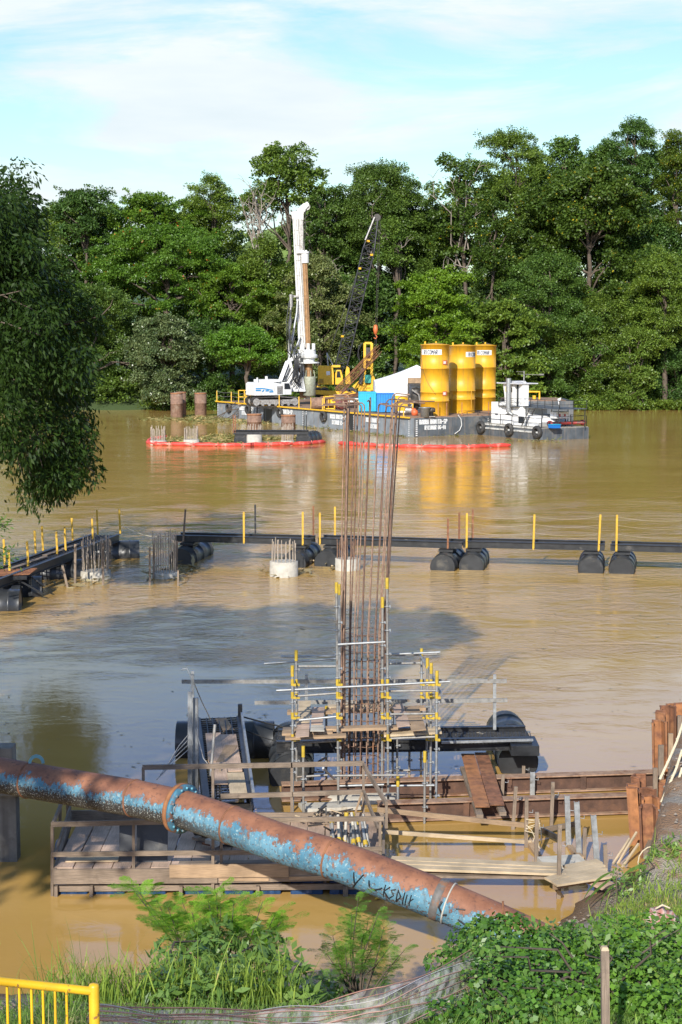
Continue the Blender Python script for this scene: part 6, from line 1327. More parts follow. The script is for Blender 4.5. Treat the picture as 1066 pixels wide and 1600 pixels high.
planks('scaffold_deck', 'far brown plank behind the rebar bars', [((449, 1113), (520, 1112), 35.2, 35.2, wood_warm), ((517, 1110), (630, 1107), 35.2, 35.2, wood_warm), ((512, 1105), (622, 1101), 35.5, 35.5, wood_pale), ((620, 1108), (668, 1106), 35.4, 35.4, wood_warm)], wood_warm, w=.24, h=.07)
def sheet(label, corners, m, Ys):
    v = [P(c[0], c[1], Y) for c, Y in zip(corners, Ys)]; n = (v[1] - v[0]).cross(v[2] - v[0]).normalized(); t = thing('plywood_sheet', label, 'plywood', (v[0] + v[2]) / 2, 'plywood sheets on the scaffold deck'); MB().prism(v, n * .018).build('sheet', m, t)
    MB().prism([v[0] + (v[1] - v[0]) * .02 - n * .004, v[0] + (v[1] - v[0]) * .98 - n * .004, v[0] + (v[1] - v[0]) * .98 - n * .004 + (v[3] - v[0]) * .05, v[0] + (v[1] - v[0]) * .02 - n * .004 + (v[3] - v[0]) * .05], n * .002).build('painted_edge', yel_wrap, t) if 'yellow' in label else MB().prism([v[0].lerp(v[3], .48), v[1].lerp(v[2], .48), v[1].lerp(v[2], .5), v[0].lerp(v[3], .5)], n * .021).build('seam', wood_grey, t)
zs = lambda py: (CAMZ - 1.78) / ((py - 800) / F * _c + _s) * (_c - (py - 800) / F * _s)
ys = lambda *a: [zs(v) for v in a]
sheet('pale sheet nearest the left scaffold post, front one', [(462, 1153), (483, 1151), (484, 1131), (464, 1131)], ply_pink, ys(1153, 1151, 1131, 1131))
sheet('pale sheet with a yellow painted edge, behind the front left one', [(465, 1130), (484, 1130), (486, 1096), (467, 1096)], wood_pale, ys(1130, 1130, 1096, 1096))
sheet('brown sheet with a yellow painted edge, second from the left', [(486, 1133), (504, 1132), (508, 1106), (488, 1106)], ply_pink, ys(1133, 1132, 1106, 1106))
sheet('grey-green sheet between the left posts at the front', [(485, 1143), (507, 1143), (506, 1134), (486, 1134)], conc, ys(1143, 1143, 1134, 1134))
sheet('pale sheet slanting just right of the bars', [(621, 1137), (642, 1134), (629, 1100), (613, 1103)], ply_pink, ys(1137, 1134, 1100, 1103))
sheet('brown sheet slanting at the right end of the deck', [(643, 1143), (666, 1141), (654, 1104), (633, 1106)], wood_warm, ys(1143, 1141, 1104, 1106))

# ------------------------------------------------------------------ rebar column
def rebar():
    Yc = 34.2; cb = P(566, 1240, Yc); cb.z = -.1; ct = P(582, 622, Yc); t = thing('rebar_column', 'very tall splayed cage of rusty reinforcing bars with hooked tops in the middle of the photo', 'rebar column', Vector((cb.x, Yc, 0)))
    n = 21
    for i in range(n):
        th = 2 * PI * i / n + .1; rb = .47; c, s_ = math.cos(th), math.sin(th); rt = .60
        top = Vector((ct.x + c * rt * .95 + random.uniform(-.035, .035), Yc + s_ * rt + random.uniform(-.05, .05), ct.z + random.uniform(-.16, .12))); bot = Vector((cb.x + c * rb, Yc + s_ * rb, -.1)); mid = bot.lerp(top, .42) + Vector((-.06 + random.uniform(-.015, .015), 0, 0)) - Vector((c, s_, 0)) * .03
        hk = random.uniform(.25, .8) if i % 5 else .12; d = Vector((c * 1.5, s_ * .8, 0)).normalized()
        pts = [bot, bot.lerp(mid, .5), mid, mid.lerp(top, .5) + Vector((random.uniform(-.02, .02), random.uniform(-.02, .02), 0)), top - Vector((0, 0, .10))]
        if hk: pts += [top - Vector((0, 0, .03)) + d * .03, top + d * .10, top + d * (.1 + hk) - Vector((0, 0, .02))]
        else: pts += [top]
        MB().tube(pts, .015, 6).build('long_bar', rust_dark if i % 2 else mat('lighter rusty bars', (.27, .17, .115), .8, var=.4, scale=9), t)
    mb = None
    for k in range(19):
        z = .15 + k * .19; f = z / ct.z; c0 = Vector((cb.x + (ct.x - cb.x) * f - .04, Yc, z)); r = .44; MB().tube([c0 + Vector((math.cos(a) * r, math.sin(a) * r, random.uniform(-.01, .01))) for a in [2 * PI * q / 20 for q in range(21)]], .008, 5, 0, False).build('hoop', rust_dark, t)
rebar()
mb = MB(); c = P(556, 1262, 34.0); mb.lathe([(1.0, -.6), (1.0, .05), (.9, .12), (.001, .14)], Vector((c.x + .1, 34.2, 0)), 30); o = mb.build('round_footing', conc, None, loc=(c.x + .1, 34.2, 0)); meta(o, 'low round concrete footing at the water under the rebar column', 'footing')
planks('footing_slab', 'pale crumbling formwork slabs at the water edge between the platform and the near I-beam', [((592, 1296), (680, 1290), 32.2, 32.6, conc_pale), ((600, 1303), (668, 1298), 31.9, 32.1, wood_pale), ((470, 1262), (560, 1258), 32.6, 32.9, conc_pale)], conc_pale, 'slabs', .45, .07, 'slab')

# ------------------------------------------------------------------ plank gangway, landing and formwork stakes at the right
planks('gangway', 'pale plank gangway just above the muddy water, right of the blue pipe', [((585, 1341), (874, 1353), W(585, 1341, .47).y, W(874, 1353, .44).y), ((590, 1347), (878, 1358), W(590, 1347, .46).y, W(878, 1358, .43).y), ((592, 1354), (884, 1364), W(592, 1354, .45).y, W(884, 1364, .42).y), ((600, 1366), (868, 1369), W(600, 1366, .33).y, W(868, 1369, .33).y, wood_grey)], wood_pale, w=.215, h=.045)
def landing():
    t = thing('plank_landing', 'small landing of fanned pale boards at the end of the gangway on the muddy bank', 'landing', W(900, 1378, 0))
    q = [((856, 1375), (884, 1368)), ((866, 1381), (952, 1368)), ((873, 1376), (948, 1362)), ((876, 1370), (944, 1356)), ((880, 1363), (941, 1351)), ((884, 1356), (937, 1346))]
    for i, (a, b) in enumerate(q): MB().bar(W(*a, .40 + .004 * i), W(*b, .42 + .004 * i), .21, .04).build('board', wood_pale, t)
    MB().bar(W(865, 1384, .34), W(925, 1372, .34), .05, .14).build('edge_board', wood_warm, t)
    MB().bar(W(925, 1374, .30), W(952, 1386, .30), .34, .05).build('loose_board', ply_pink, t); MB().bar(W(868, 1386, .3), W(880, 1404, -.05), .06, .05).build('brace', wood_grey, t)
landing()
mb = MB(); a = W(846, 1350, .2); b = W(912, 1346, .2); mb.bar(a, b, .55, .1); meta(mb.build('concrete_pad', conc_pale, None, loc=a), 'white cement-covered slab beside the end of the gangway', 'slab')
stk = [(822, 1243, 1324, wood_grey, 0, 'short grey stake tied with rope where the upper handrail ends'), (838, 1265, 1350, wood_grey, 0, 'grey stake just right of the rope-tied stake'), (873, 1282, 1404, wood_grey, 0, 'tall grey stake standing in front of the plank landing'), (800, 1226, 1296, wood_grey, .08, 'brown stake standing just left of the rope-tied stake, before the near I-beam'), (784, 1209, 1250, wood_grey, .04, 'short dark stake beside the top of the rusty plates'), (832, 1205, 1246, galv, 0, 'short galvanised channel against the far I-beam'), (818, 1196, 1216, wood_grey, 0, 'tiny stake end showing above the far I-beam'), (861, 1219, 1290, wood_grey, .03, 'grey-brown stake between the two I-beams right of the short channel'), (890, 1240, 1322, galv, -.06, 'galvanised channel leaning beside the white slab, left one'), (907, 1249, 1340, galv, -.08, 'galvanised channel leaning beside the white slab, right one'), (938, 1269, 1374, galv, -.12, 'tall galvanised channel leaning at the right end of the landing'), (948, 1317, 1376, wood_grey, -.06, 'short grey stake hugging the tall leaning channel'), (913, 1291, 1345, wood_grey, 0, 'grey stake behind the right leaning channel')]
for px, yt, yb, m, lean, lab in stk:
    b = W(px, yb, 0); h = (yb - yt) / F * b.y; t = thing('formwork_stake' if m is not galv else 'steel_channel', lab, 'stake' if m is not galv else 'channel', b, 'formwork stakes by the landing'); top = b + Vector((lean * h, 0, h * 1.01))
    if m is galv:
        mb = MB(); mb.bar(b - Vector((0, 0, .3)), top, .085, .012, (0, 1, 0)); mb.bar(b + Vector((-.045, .03, -.3)), top + Vector((-.045, .03, 0)), .012, .06, (0, 1, 0)); mb.bar(b + Vector((.045, .03, -.3)), top + Vector((.045, .03, 0)), .012, .06, (0, 1, 0)); mb.build('channel', galv, t)
    else: MB().bar(b - Vector((0, 0, .3)), top, .07, .05, (0, 1, 0)).build('stake', m, t)
    mb = MB(); c = b.lerp(top, .72); mb.tube([c + Vector((.05, -.02, 0)), c + Vector((.12, -.03, -.01)), c + Vector((.12, -.03, .05))], .008, 5); mb.build('wire_hook', galv, t)
planks('handrail_board', 'upper wooden handrail board slanting from the platform corner to the stakes', [((590, 1265), (824, 1290), 29.6, 30.6)], wood_warm, 'handrail', .04, .095, 'board')
planks('handrail_board', 'lower wooden handrail board from the platform to the stakes', [((592, 1299), (830, 1316), 29.6, 30.4)], wood_pale, 'handrail', .04, .075, 'board')
planks('shuttering', 'dark shuttering board joining the stakes beside the white slab', [((842, 1298), (902, 1287), 31.0, 31.5, wood_grey), ((846, 1296), (870, 1308), 31, 30.4, steel_dk)], wood_grey, 'board', .04, .1, 'board')
planks('shuttering', 'brown timber lying from the stakes down to the white slab', [((877, 1311), (908, 1342), 31.2, 29.4, wood_warm), ((824, 1312), (842, 1340), 30.6, 29.8, wood_warm)], wood_warm, 'board', .12, .09, 'board')
mb = MB()
for i in range(7): p = P(820 + random.uniform(0, 8), 1280 + i * 3, 30.2); mb.tube([p, p + Vector((random.uniform(.08, .3), -.04, random.uniform(-.1, .1))), p + Vector((random.uniform(.1, .3), -.04, random.uniform(-.7, -.2)))], .008, 5)
meta(mb.build('loose_rope', rope_m, None, loc=P(825, 1290, 30.2)), 'loops of pale rope tied round the grey stake at the handrail end', 'rope')

# ------------------------------------------------------------------ sheet piles
def spile(label, px, pyt, Y, yaw, w=.42, lean=.07, m=None):
    top = P(px, pyt, Y); t = thing('sheet_pile', label, 'sheet pile', Vector((top.x, Y, 0)), 'rusty sheet piles at the right')
    u = Vector((math.cos(yaw), math.sin(yaw), 0)); v = Vector((-u.y, u.x, 0)); d = .19; k = .022
    prof = [(-w / 2, 0), (-w / 2 + .04, 0), (-w * .28, d), (w * .28, d), (w / 2 - .04, 0), (w / 2, 0)]; inn = [(x, y - k) for x, y in prof]
    poly = [top + u * x + v * y for x, y in prof] + [top + u * x + v * y for x, y in inn[::-1]]; H = top.z + 1.3
    # extrude as strips so that the profile stays a channel
    mb = MB()
    dn = Vector((lean * H, 0, -H))
    for i in range(5):
        a, b = prof[i], prof[i + 1]; a2, b2 = inn[i], inn[i + 1]; q = [top + u * x + v * y for x, y in (a, b, b2, a2)]; q = [p + Vector((0, 0, random.uniform(-.006, .006))) for p in q]; mb.prism(q, dn)
    mb.build('steel_profile', m or rust_orange, t)
    mb = MB(); 
    for i in range(5): a = top + u * prof[i][0] + v * (prof[i][1] - k / 2); b = top + u * prof[i + 1][0] + v * (prof[i + 1][1] - k / 2); mb.bar(a + Vector((0, 0, .004)), b + Vector((0, 0, random.uniform(-.01, .02))), .034, .03)
    mb.build('torn_edge', rust, t)
for a in (('orange rusted sheet pile nearest the water, leaning, left end of the near group', 994, 1228, 30.6, R(80), .36, .085, rust_orange), ('sheet pile behind the left end one, its open top highest in the near group', 1003, 1214, 31.6, R(60), .4, .06, rust), ('middle sheet pile of the near group', 1011, 1236, 31.0, R(20), .42, .05, rust), ('small sheet pile squeezed behind the white-splashed one', 1016, 1248, 30.5, R(10), .36, .05, rust_orange), ('brown sheet pile with white splashes, nearest the camera', 1013, 1262, 29.7, R(-5), .36, .06, rust), ('dark sheet pile just right of the white-splashed one', 1026, 1272, 30.2, R(70), .3, .05, rust),
          ('orange sheet pile at the left of the far tall group', 1030, 1129, 34.6, R(5), .34, .04, rust_orange), ('dark sheet pile second from the left in the far tall group', 1038, 1113, 35.4, R(75), .36, .04, rust), ('sheet pile with torn top in the middle of the far tall group', 1044, 1106, 36.2, R(15), .4, .02, rust), ('tall brown sheet pile second from the right edge', 1054, 1103, 36.8, R(80), .4, .02, rust_orange), ('broad rusty sheet pile cut by the right edge of the photo', 1068, 1102, 36.8, R(10), .5, 0, rust_orange), ('rusty sheet pile low behind the timber stakes between both groups', 1038, 1222, 32.4, R(75), .34, .03, rust)):
    spile(a[0], *a[1:])
for i, (px, yt, yb, Y, w, m, lab) in enumerate(((1033, 1164, 1300, 32.6, .11, wood_grey, 'grey timber stake between the two groups of sheet piles'), (1048, 1146, 1250, 33.6, .10, wood_warm, 'yellowish timber stake right of the grey one among the sheet piles'), (1024, 1200, 1290, 32.0, .09, wood_grey, 'low grey stake at the end of the far I-beam'), (1062, 1118, 1180, 35.0, .09, wood_grey, 'thin grey stake before the broad pile at the right edge'), (1046, 1300, 1345, 30.6, .12, wood_warm, 'stub of squared timber at the foot of the sheet piles'))):
    t = thing('timber_stake', lab, 'stake', Vector((P(px, yb, Y).x, Y, 0)), 'timber stakes among the sheet piles'); MB().bar(P(px, yb, Y) - Vector((0, 0, .4)), P(px, yt, Y), w, .06, (0, 1, 0)).build('stake', m, t)
for lab, p, q in (('upper pale bamboo pole leaning across the sheet piles', (1068, 1128), (1031, 1218)), ('middle pale bamboo pole leaning across the sheet piles', (1066, 1172), (1033, 1254)), ('lower pale bamboo pole leaning across the sheet piles', (1066, 1200), (1036, 1278))):
    a, b = P(*p, 31.0), P(*q, 30.4); mb = MB(); mb.tube([a, a.lerp(b, .35) + Vector((.03, 0, 0)), a.lerp(b, .7) + Vector((.02, 0, 0)), b], .027, 8)
    for k in range(5): c = a.lerp(b, (k + .5) / 5) + Vector((.02, 0, 0)); mb.tube([c, c + (b - a).normalized() * .02], .034, 8)
    meta(mb.build('bamboo_pole', rope_m, None, loc=b), lab, 'pole', 'bamboo poles on the sheet piles')
planks('retaining_timber', 'squared brown timber on the ground behind the white-splashed sheet pile', [((1018, 1352), (1036, 1312), 28.6, 30.0, wood_warm), ((1012, 1335), (1032, 1292), 29.2, 31, wood_grey), ((1032, 1290), (1050, 1232), 31.4, 33.5, wood_grey)], wood_warm, 'timber', .16, .16, 'timber')
planks('broken_laths', 'thin broken laths standing in the water left of the sheet piles', [((964, 1352), (995, 1300), 29.4, 29.8), ((958, 1350), (984, 1310), 29.3, 29.8), ((972, 1356), (998, 1318), 29.2, 29.5)], wood_pale, 'laths', .04, .03, 'lath')

# ------------------------------------------------------------------ the big pipe
def pipe_mat():
    m = bpy.data.materials.new('blue painted rusty pipe'); m.use_nodes = True; t = m.node_tree; B = t.nodes['Principled BSDF']; N = t.nodes.new; L = t.links.new; g = N('ShaderNodeNewGeometry')
    def noi(s, d=8, r=.6, sc=None):
        n = N('ShaderNodeTexNoise'); n.inputs['Scale'].default_value = s; n.inputs['Detail'].default_value = d; n.inputs['Roughness'].default_value = r
        if sc: mp = N('ShaderNodeMapping'); mp.inputs['Scale'].default_value = sc; L(g.outputs['Position'], mp.inputs[0]); L(mp.outputs[0], n.inputs['Vector'])
        else: L(g.outputs['Position'], n.inputs['Vector'])
        return n.outputs['Fac']
    def mth(op, a, b):
        x = N('ShaderNodeMath'); x.operation = op
        for v, i in ((a, 0), (b, 1)):
            if isinstance(v, (int, float)): x.inputs[i].default_value = v
            else: L(v, x.inputs[i])
        return x.outputs[0]
    def rg(v, a, b): r = N('ShaderNodeMapRange'); r.inputs[1].default_value = a; r.inputs[2].default_value = b; L(v, r.inputs[0]); return r.outputs[0]
    def mix(f, a, b):
        x = N('ShaderNodeMix'); x.data_type = 'RGBA'; L(f, x.inputs[0])
        for v, i in ((a, 6), (b, 7)):
            if isinstance(v, tuple): x.inputs[i].default_value = (*v, 1)
            else: L(v, x.inputs[i])
        return x.outputs[2]
    sx = N('ShaderNodeSeparateXYZ'); L(g.outputs['True Normal'], sx.inputs[0]); sp = N('ShaderNodeSeparateXYZ'); L(g.outputs['Position'], sp.inputs[0])
    rustc = mix(rg(noi(3), .35, .65), (.16, .064, .036), (.29, .125, .066)); rustc = mix(rg(noi(14, 5), .56, .7), rustc, (.11, .05, .035))
    blue = mix(rg(noi(2.2), .35, .65), (.05, .165, .24), (.12, .27, .35)); blue = mix(rg(noi(22, 5), .57, .64), blue, (.26, .36, .37)); 
    # flaked paint: bare dark steel in small chips, many more on the underside of the left stretch
    f = mth('ADD', sx.outputs[2], mth('MULTIPLY', mth('SUBTRACT', noi(2.6, 10, .72), .5), 2.5)); f = mth('ADD', f, mth('MULTIPLY', mth('SUBTRACT', noi(9, 9, .75, (1.6, 1.6, .35)), .5), 1.9))
    blue = mix(rg(noi(5, 8, .7, (2, 2, .4)), .52, .70), blue, (.085, .12, .13)); col = mix(rg(f, .36, .46), blue, rustc)
    chips = rg(mth('ADD', noi(17, 8, .75), mth('MULTIPLY', sx.outputs[2], -.10)), .575, .61); col = mix(chips, col, (.09, .055, .04))
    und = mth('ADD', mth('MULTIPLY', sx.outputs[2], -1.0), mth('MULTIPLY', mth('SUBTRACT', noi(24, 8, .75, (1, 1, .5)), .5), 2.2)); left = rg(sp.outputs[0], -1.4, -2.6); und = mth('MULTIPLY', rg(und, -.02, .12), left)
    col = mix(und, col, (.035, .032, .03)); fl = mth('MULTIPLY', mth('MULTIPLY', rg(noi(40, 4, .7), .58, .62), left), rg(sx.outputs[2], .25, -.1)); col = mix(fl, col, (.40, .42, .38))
    L(col, B.inputs['Base Color']); B.inputs['Roughness'].default_value = .68
    b = N('ShaderNodeBump'); b.inputs['Strength'].default_value = .55; b.inputs['Distance'].default_value = .012; L(mth('ADD', mth('ADD', noi(17, 8, .75), noi(5, 4)), rg(f, .36, .42)), b.inputs['Height']); L(b.outputs[0], B.inputs['Normal']); return m
pm_ = pipe_mat()
def big_pipe():
    K = [(-160, 1186, 28.2), (0, 1211, 27.2), (45, 1219, 26.95), (210, 1247, 25.9), (283, 1263, 25.4), (362, 1289, 24.8), (440, 1318, 24.2), (518, 1341, 23.7), (604, 1373, 23.3), (690, 1407, 23.0), (770, 1441, 22.8), (865, 1484, 22.6), (960, 1530, 22.4)]
    pts = [P(*k) for k in K]; r = .305; t = thing('rusty_pipe', 'big flanged pipe, rust on top and peeling blue paint below, crossing the foreground', 'pipe', pts[4])
    # straight lengths meeting at mitred joints
    pp = []; 
    for i in range(len(pts) - 1):
        for j in range(4): pp.append(pts[i].lerp(pts[i + 1], j / 4))
    pp.append(pts[-1]); MB().tube(pp, r, 72).build('pipe_shell', pm_, t)
    def ring(c, d, rr, w_, name, m, n=56): mb = MB(); mb.lathe([(r - .01, -w_), (rr, -w_ * .8), (rr, w_ * .8), (r - .01, w_)], c, n, 0, d); return mb.build(name, m, t)
    for i in (2, 3, 5, 7): d = (pts[i + 1] - pts[i - 1]).normalized(); ring(pts[i], d, r + .012, .016, 'weld_seam', rust)
    d = (pts[9] - pts[8]).normalized(); ring(pts[9] - d * .03, d, r + .012, .07, 'band', mat('dull painted band', (.13, .12, .11), .6, var=.3, scale=6, stain=((.25, .12, .06), 5, .5, .1))); ring(pts[9] + d * .12, d, r + .014, .012, 'weld_seam', conc_pale)
    d = (pts[5] - pts[3]).normalized(); c = pts[4]; u = d.orthogonal().normalized(); v = d.cross(u)
    for off, m in ((-.04, rust_orange), (.045, mat('blue flange paint', (.055, .17, .24), .65, var=.3, scale=8, stain=((.16, .075, .045), 7, .48, .08)))):
        mb = MB(); mb.lathe([(r, -.03), (r + .10, -.03), (r + .10, .03), (r, .03)], c + d * off, 56, 0, d); fl = mb.build('flange', m, t)
    mb = MB()
    for k in range(16): a = 2 * PI * k / 16; q = c + (u * math.cos(a) + v * math.sin(a)) * (r + .048); mb.lathe([(.001, -.10), (.022, -.10), (.022, .10), (.001, .10)], q, 6, 0, d)
    mb.build('flange_bolts', mat('blue bolts', (.10, .30, .38), .6, stain=((.2, .09, .05), 20, .5, .1)), fl)
    # lifting lug
    p = P(57, 1193, 26.85); mb = MB(); R1, R2 = .14, .09
    for k in range(12):
        a0, a1 = PI * k / 12, PI * (k + 1) / 12; mb.prism([p + Vector((math.cos(a) * q, 0, math.sin(a) * q * 1.1)) for a, q in ((a0, R1), (a1, R1), (a1, R2), (a0, R2))], (0, .025, 0))
    mb.build('lifting_lug', mat('pale blue lug', (.14, .32, .36), .6, stain=((.2, .1, .06), 12, .55, .1)), t)
    # black spray lettering on the painted flank
    def at(px, v_):        # a point on the pipe's camera-facing flank under picture column px, v_ = angle downwards
        for i in range(len(K) - 1):
            if K[i][0] <= px <= K[i + 1][0]: f = (px - K[i][0]) / (K[i + 1][0] - K[i][0]); c = pts[i].lerp(pts[i + 1], f); d = (pts[i + 1] - pts[i]).normalized(); break
        up = (Vector((0, 0, 1)) - d * d.z).normalized(); out_ = up.cross(d); out_ = out_ if out_.y < 0 else -out_
        return c + (out_ * math.cos(v_) - up * math.sin(v_)) * (r + .004)
    g = MB()
    def stroke(pts2, w_=.012):
        for (a0, b0), (a1, b1) in zip(pts2[:-1], pts2[1:]):
            for s_ in range(3):
                p = at(a0 + (a1 - a0) * s_ / 3, b0 + (b1 - b0) * s_ / 3); q = at(a0 + (a1 - a0) * (s_ + 1) / 3, b0 + (b1 - b0) * (s_ + 1) / 3); e = (q - p) * .15; nrm = (p - q).cross(Vector((0, 0, 1))); i_ = (p + q) / 2; g.tube([p - e, q + e], w_, 5, 0, True)
    stroke([(566, -.15), (569, .35)]); stroke([(580, -.2), (570, .42), (566, .75)], .013); stroke([(590, -.05), (592, .25), (600, .35), (608, .10)], .013)
    for x0, L_ in ((612, [(0, 0, 0, 1), (7, 0, 0, .5), (0, .5, 8, 1)]), (622, [(6, 0, 0, .2), (0, .2, 5, .55), (5, .55, -1, 1)]), (632, [(0, 0, 0, 1), (0, 0, 6, .4), (6, .4, 0, 1)]), (642, [(0, 0, 0, 1), (4, .1, 4, 1)]), (652, [(0, 0, 0, .9), (4, .2, 0, .5)])):
        for a, b, c2, e in L_: stroke([(x0 + a, -.1 + b * .62), (x0 + c2, -.1 + e * .62)], .010)
    stroke([(693, -.35), (692, -.05), (700, .25), (706, .15)], .016); stroke([(716, -.30), (728, -.42)], .012); stroke([(724, .15), (738, .28), (748, -.1), (744, -.35)], .014)
    g.build('sprayed_letters', black_st, t)
big_pipe()
# concrete support at the left
t = thing('concrete_support', 'weathered concrete pier head under the pipe at the left edge', 'pier', Vector((-6.9, 31, 0)))
conc_w = mat('stained grey-brown concrete', (.19, .175, .145), .9, var=.25, scale=3, bump=.5, stain=((.12, .10, .08), 2, .5, .15), streak=((.08, .07, .06), .6))
zc_ = P(50, 1245, 29.4).z; x1 = P(62, 1240, 29.4).x; MB().bx(x1 - 3.4, x1, 29.4, 29.9, zc_, zc_ + .36).build('cap', conc_w, t, bevel=.02); xx = P(18, 1180, 29.4).x; MB().bx(xx - 2.6, xx, 29.45, 29.85, zc_ + .36, P(10, 1170, 29.4).z).build('upstand', conc_w, t, bevel=.02); xx = P(24, 1300, 29.4).x; MB().bx(xx - 1.6, xx, 29.5, 29.85, -1.5, zc_).build('column', conc_w, t)

# ------------------------------------------------------------------ yellow railing, post, rod, netting
t = thing('yellow_railing', 'yellow painted metal railing in the bottom left corner', 'railing', P(147, 1640, 9.4))
YR_ = 9.4; MB().tube([P(-160, 1521, YR_ - .6), P(0, 1533, YR_), P(148, 1549, YR_ + .1)], .027, 14).build('top_rail', yel_rail, t)
c = P(147, 1546, YR_ + .1); mb = MB(); mb.lathe([(.033, -1.0), (.033, 0.02), (.028, .035), (.001, .04)], c, 18); mb.build('end_post', yel_rail, t)
for px in (11, 30, 49, 67, 86, 104, -8, -27, -46): a = P(px, 1536 + px * .1, YR_ + .05); MB().tube([a, a - Vector((0, 0, .95))], .0085, 8).build('baluster', yel_rail, t)
MB().tube([P(-160, 1521, YR_ - .6) - Vector((0, 0, .9)), P(148, 1549, YR_ + .1) - Vector((0, 0, .9))], .018, 10).build('bottom_rail', yel_rail, t)
t = thing('wooden_post', 'square weathered wooden post with chamfered top in the bottom right', 'post', P(946, 1690, 13.4)); a, b = P(947, 1700, 13.4), P(945, 1484, 13.4)
MB().bar(a, b, .068, .068, (0, 1, 0)).build('shaft', wood_grey, t); mb = MB(); u = (b - a).normalized(); mb.prism([b + Vector((sx, sy, 0)) for sx, sy in ((-.034, -.034), (.034, -.034), (.034, .034), (-.034, .034))], u * .004); vs = [b + Vector((sx, sy, .004)) for sx, sy in ((-.034, -.034), (.034, -.034), (.034, .034), (-.034, .034))] + [b + Vector((sx, sy, .03)) for sx, sy in ((-.022, -.022), (.022, -.022), (.022, .022), (-.022, .022))]; mb.add(vs, [(0, 1, 5, 4), (1, 2, 6, 5), (2, 3, 7, 6), (3, 0, 4, 7), (4, 5, 6, 7)]); mb.build('chamfered_top', wood_pale, t)
meta(MB().tube([P(787, 1480, 17.5), P(786, 1408, 17.5)], .012, 6).build('rusty_rod', rust), 'thin rusty rod sticking up from the vines in front of the pipe', 'rod')
def netting():
    top = [(138, 1573, 9.8), (250, 1578, 11.5), (400, 1578, 13.2), (500, 1570, 14.0), (600, 1546, 14.6), (680, 1512, 15.6), (765, 1474, 17.4)]; bot = [(138, 1600, 9.8), (250, 1608, 11.3), (400, 1612, 12.8), (500, 1616, 13.4), (600, 1612, 13.8), (690, 1585, 14.9), (790, 1552, 16.6)]
    T = [P(*k) for k in top]; Bt = [P(*k) for k in bot]; n = 60
    def cat(A_, f): x = f * (len(A_) - 1); i = min(int(x), len(A_) - 2); return A_[i].lerp(A_[i + 1], x - i)
    t = thing('plastic_netting', 'torn transparent plastic netting with pinkish cords stretched along the bottom of the photo', 'netting', T[3])
    m = bpy.data.materials.new('clear torn plastic film'); m.use_nodes = True; nt_ = m.node_tree; B = nt_.nodes['Principled BSDF']; B.inputs['Base Color'].default_value = (.78, .68, .60, 1); B.inputs['Roughness'].default_value = .25
    tr = nt_.nodes.new('ShaderNodeBsdfTransparent'); ms = nt_.nodes.new('ShaderNodeMixShader'); nn = nt_.nodes.new('ShaderNodeTexNoise'); nn.inputs['Scale'].default_value = 5; nn.inputs['Detail'].default_value = 8; g_ = nt_.nodes.new('ShaderNodeNewGeometry'); mp = nt_.nodes.new('ShaderNodeMapping'); mp.inputs['Scale'].default_value = (.6, .6, 5)
    nt_.links.new(g_.outputs['Position'], mp.inputs[0]); nt_.links.new(mp.outputs[0], nn.inputs['Vector']); mr = nt_.nodes.new('ShaderNodeMapRange'); mr.inputs[1].default_value = .40; mr.inputs[2].default_value = .62; mr.inputs[3].default_value = .10; mr.inputs[4].default_value = .60; nt_.links.new(nn.outputs['Fac'], mr.inputs[0]); nt_.links.new(mr.outputs[0], ms.inputs[0]); nt_.links.new(tr.outputs[0], ms.inputs[1]); nt_.links.new(B.outputs[0], ms.inputs[2]); nt_.links.new(ms.outputs[0], nt_.nodes['Material Output'].inputs[0])
    mb = MB(); rows = 10; vs = []
    for i in range(n + 1):
        for j in range(rows + 1):
            f, g = i / n, j / rows; p = cat(T, f).lerp(cat(Bt, f), g); p += Vector((0, .05 * math.sin(g * 9 + f * 14) + .03 * math.sin(g * 23 + f * 31), .018 * math.sin(g * 11 - f * 17))); vs.append(p)
    mb.add(vs, [(i * (rows + 1) + j, (i + 1) * (rows + 1) + j, (i + 1) * (rows + 1) + j + 1, i * (rows + 1) + j + 1) for i in range(n) for j in range(rows)], smooth=True); mb.build('film', m, t)
    cords = [mat('pink cord', (.60, .36, .28), .7, var=.2), mat('white cord', (.66, .62, .58), .6, var=.2), mat('brown soiled strip', (.42, .22, .16), .8, var=.3)]
    for k in range(11):
        g = k / 10; pts = []
        for i in range(n + 1): f = i / n; p = cat(T, f).lerp(cat(Bt, f), min(1, max(0, g + .02 * math.sin(f * 5 + k) + .03 * math.sin(k * 2.3)))); p += Vector((0, .05 * math.sin(g * 9 + f * 14) - .01, .018 * math.sin(g * 11 - f * 17) + .012)); pts.append(p)
        MB().tube(pts, .0035 if k % 3 else .006, 5, 0, False).build('cord', cords[(k * 2) % 3 if k not in (0, 5) else 2], t)
netting()
t = thing('striped_bag', 'crumpled pinkish striped sack lying on the bank at the right', 'bag', P(1030, 1448, 22.5))
bm_ = bpy.data.materials.new('pink striped sack cloth'); bm_.use_nodes = True; _t = bm_.node_tree; wv = _t.nodes.new('ShaderNodeTexWave'); wv.inputs['Scale'].default_value = 3; wv.inputs['Distortion'].default_value = 9; cr_ = _t.nodes.new('ShaderNodeValToRGB'); cr_.color_ramp.elements[0].color = (.36, .15, .12, 1); cr_.color_ramp.elements[1].color = (.46, .36, .31, 1); _g = _t.nodes.new('ShaderNodeNewGeometry'); _t.links.new(_g.outputs['Position'], wv.inputs['Vector']); _t.links.new(wv.outputs['Fac'], cr_.inputs[0]); _t.links.new(cr_.outputs[0], _t.nodes['Principled BSDF'].inputs['Base Color']); _t.nodes['Principled BSDF'].inputs['Roughness'].default_value = .7
c = P(1033, 1443, 22.5); mb = MB(); vs = []; nu, nv = 26, 14
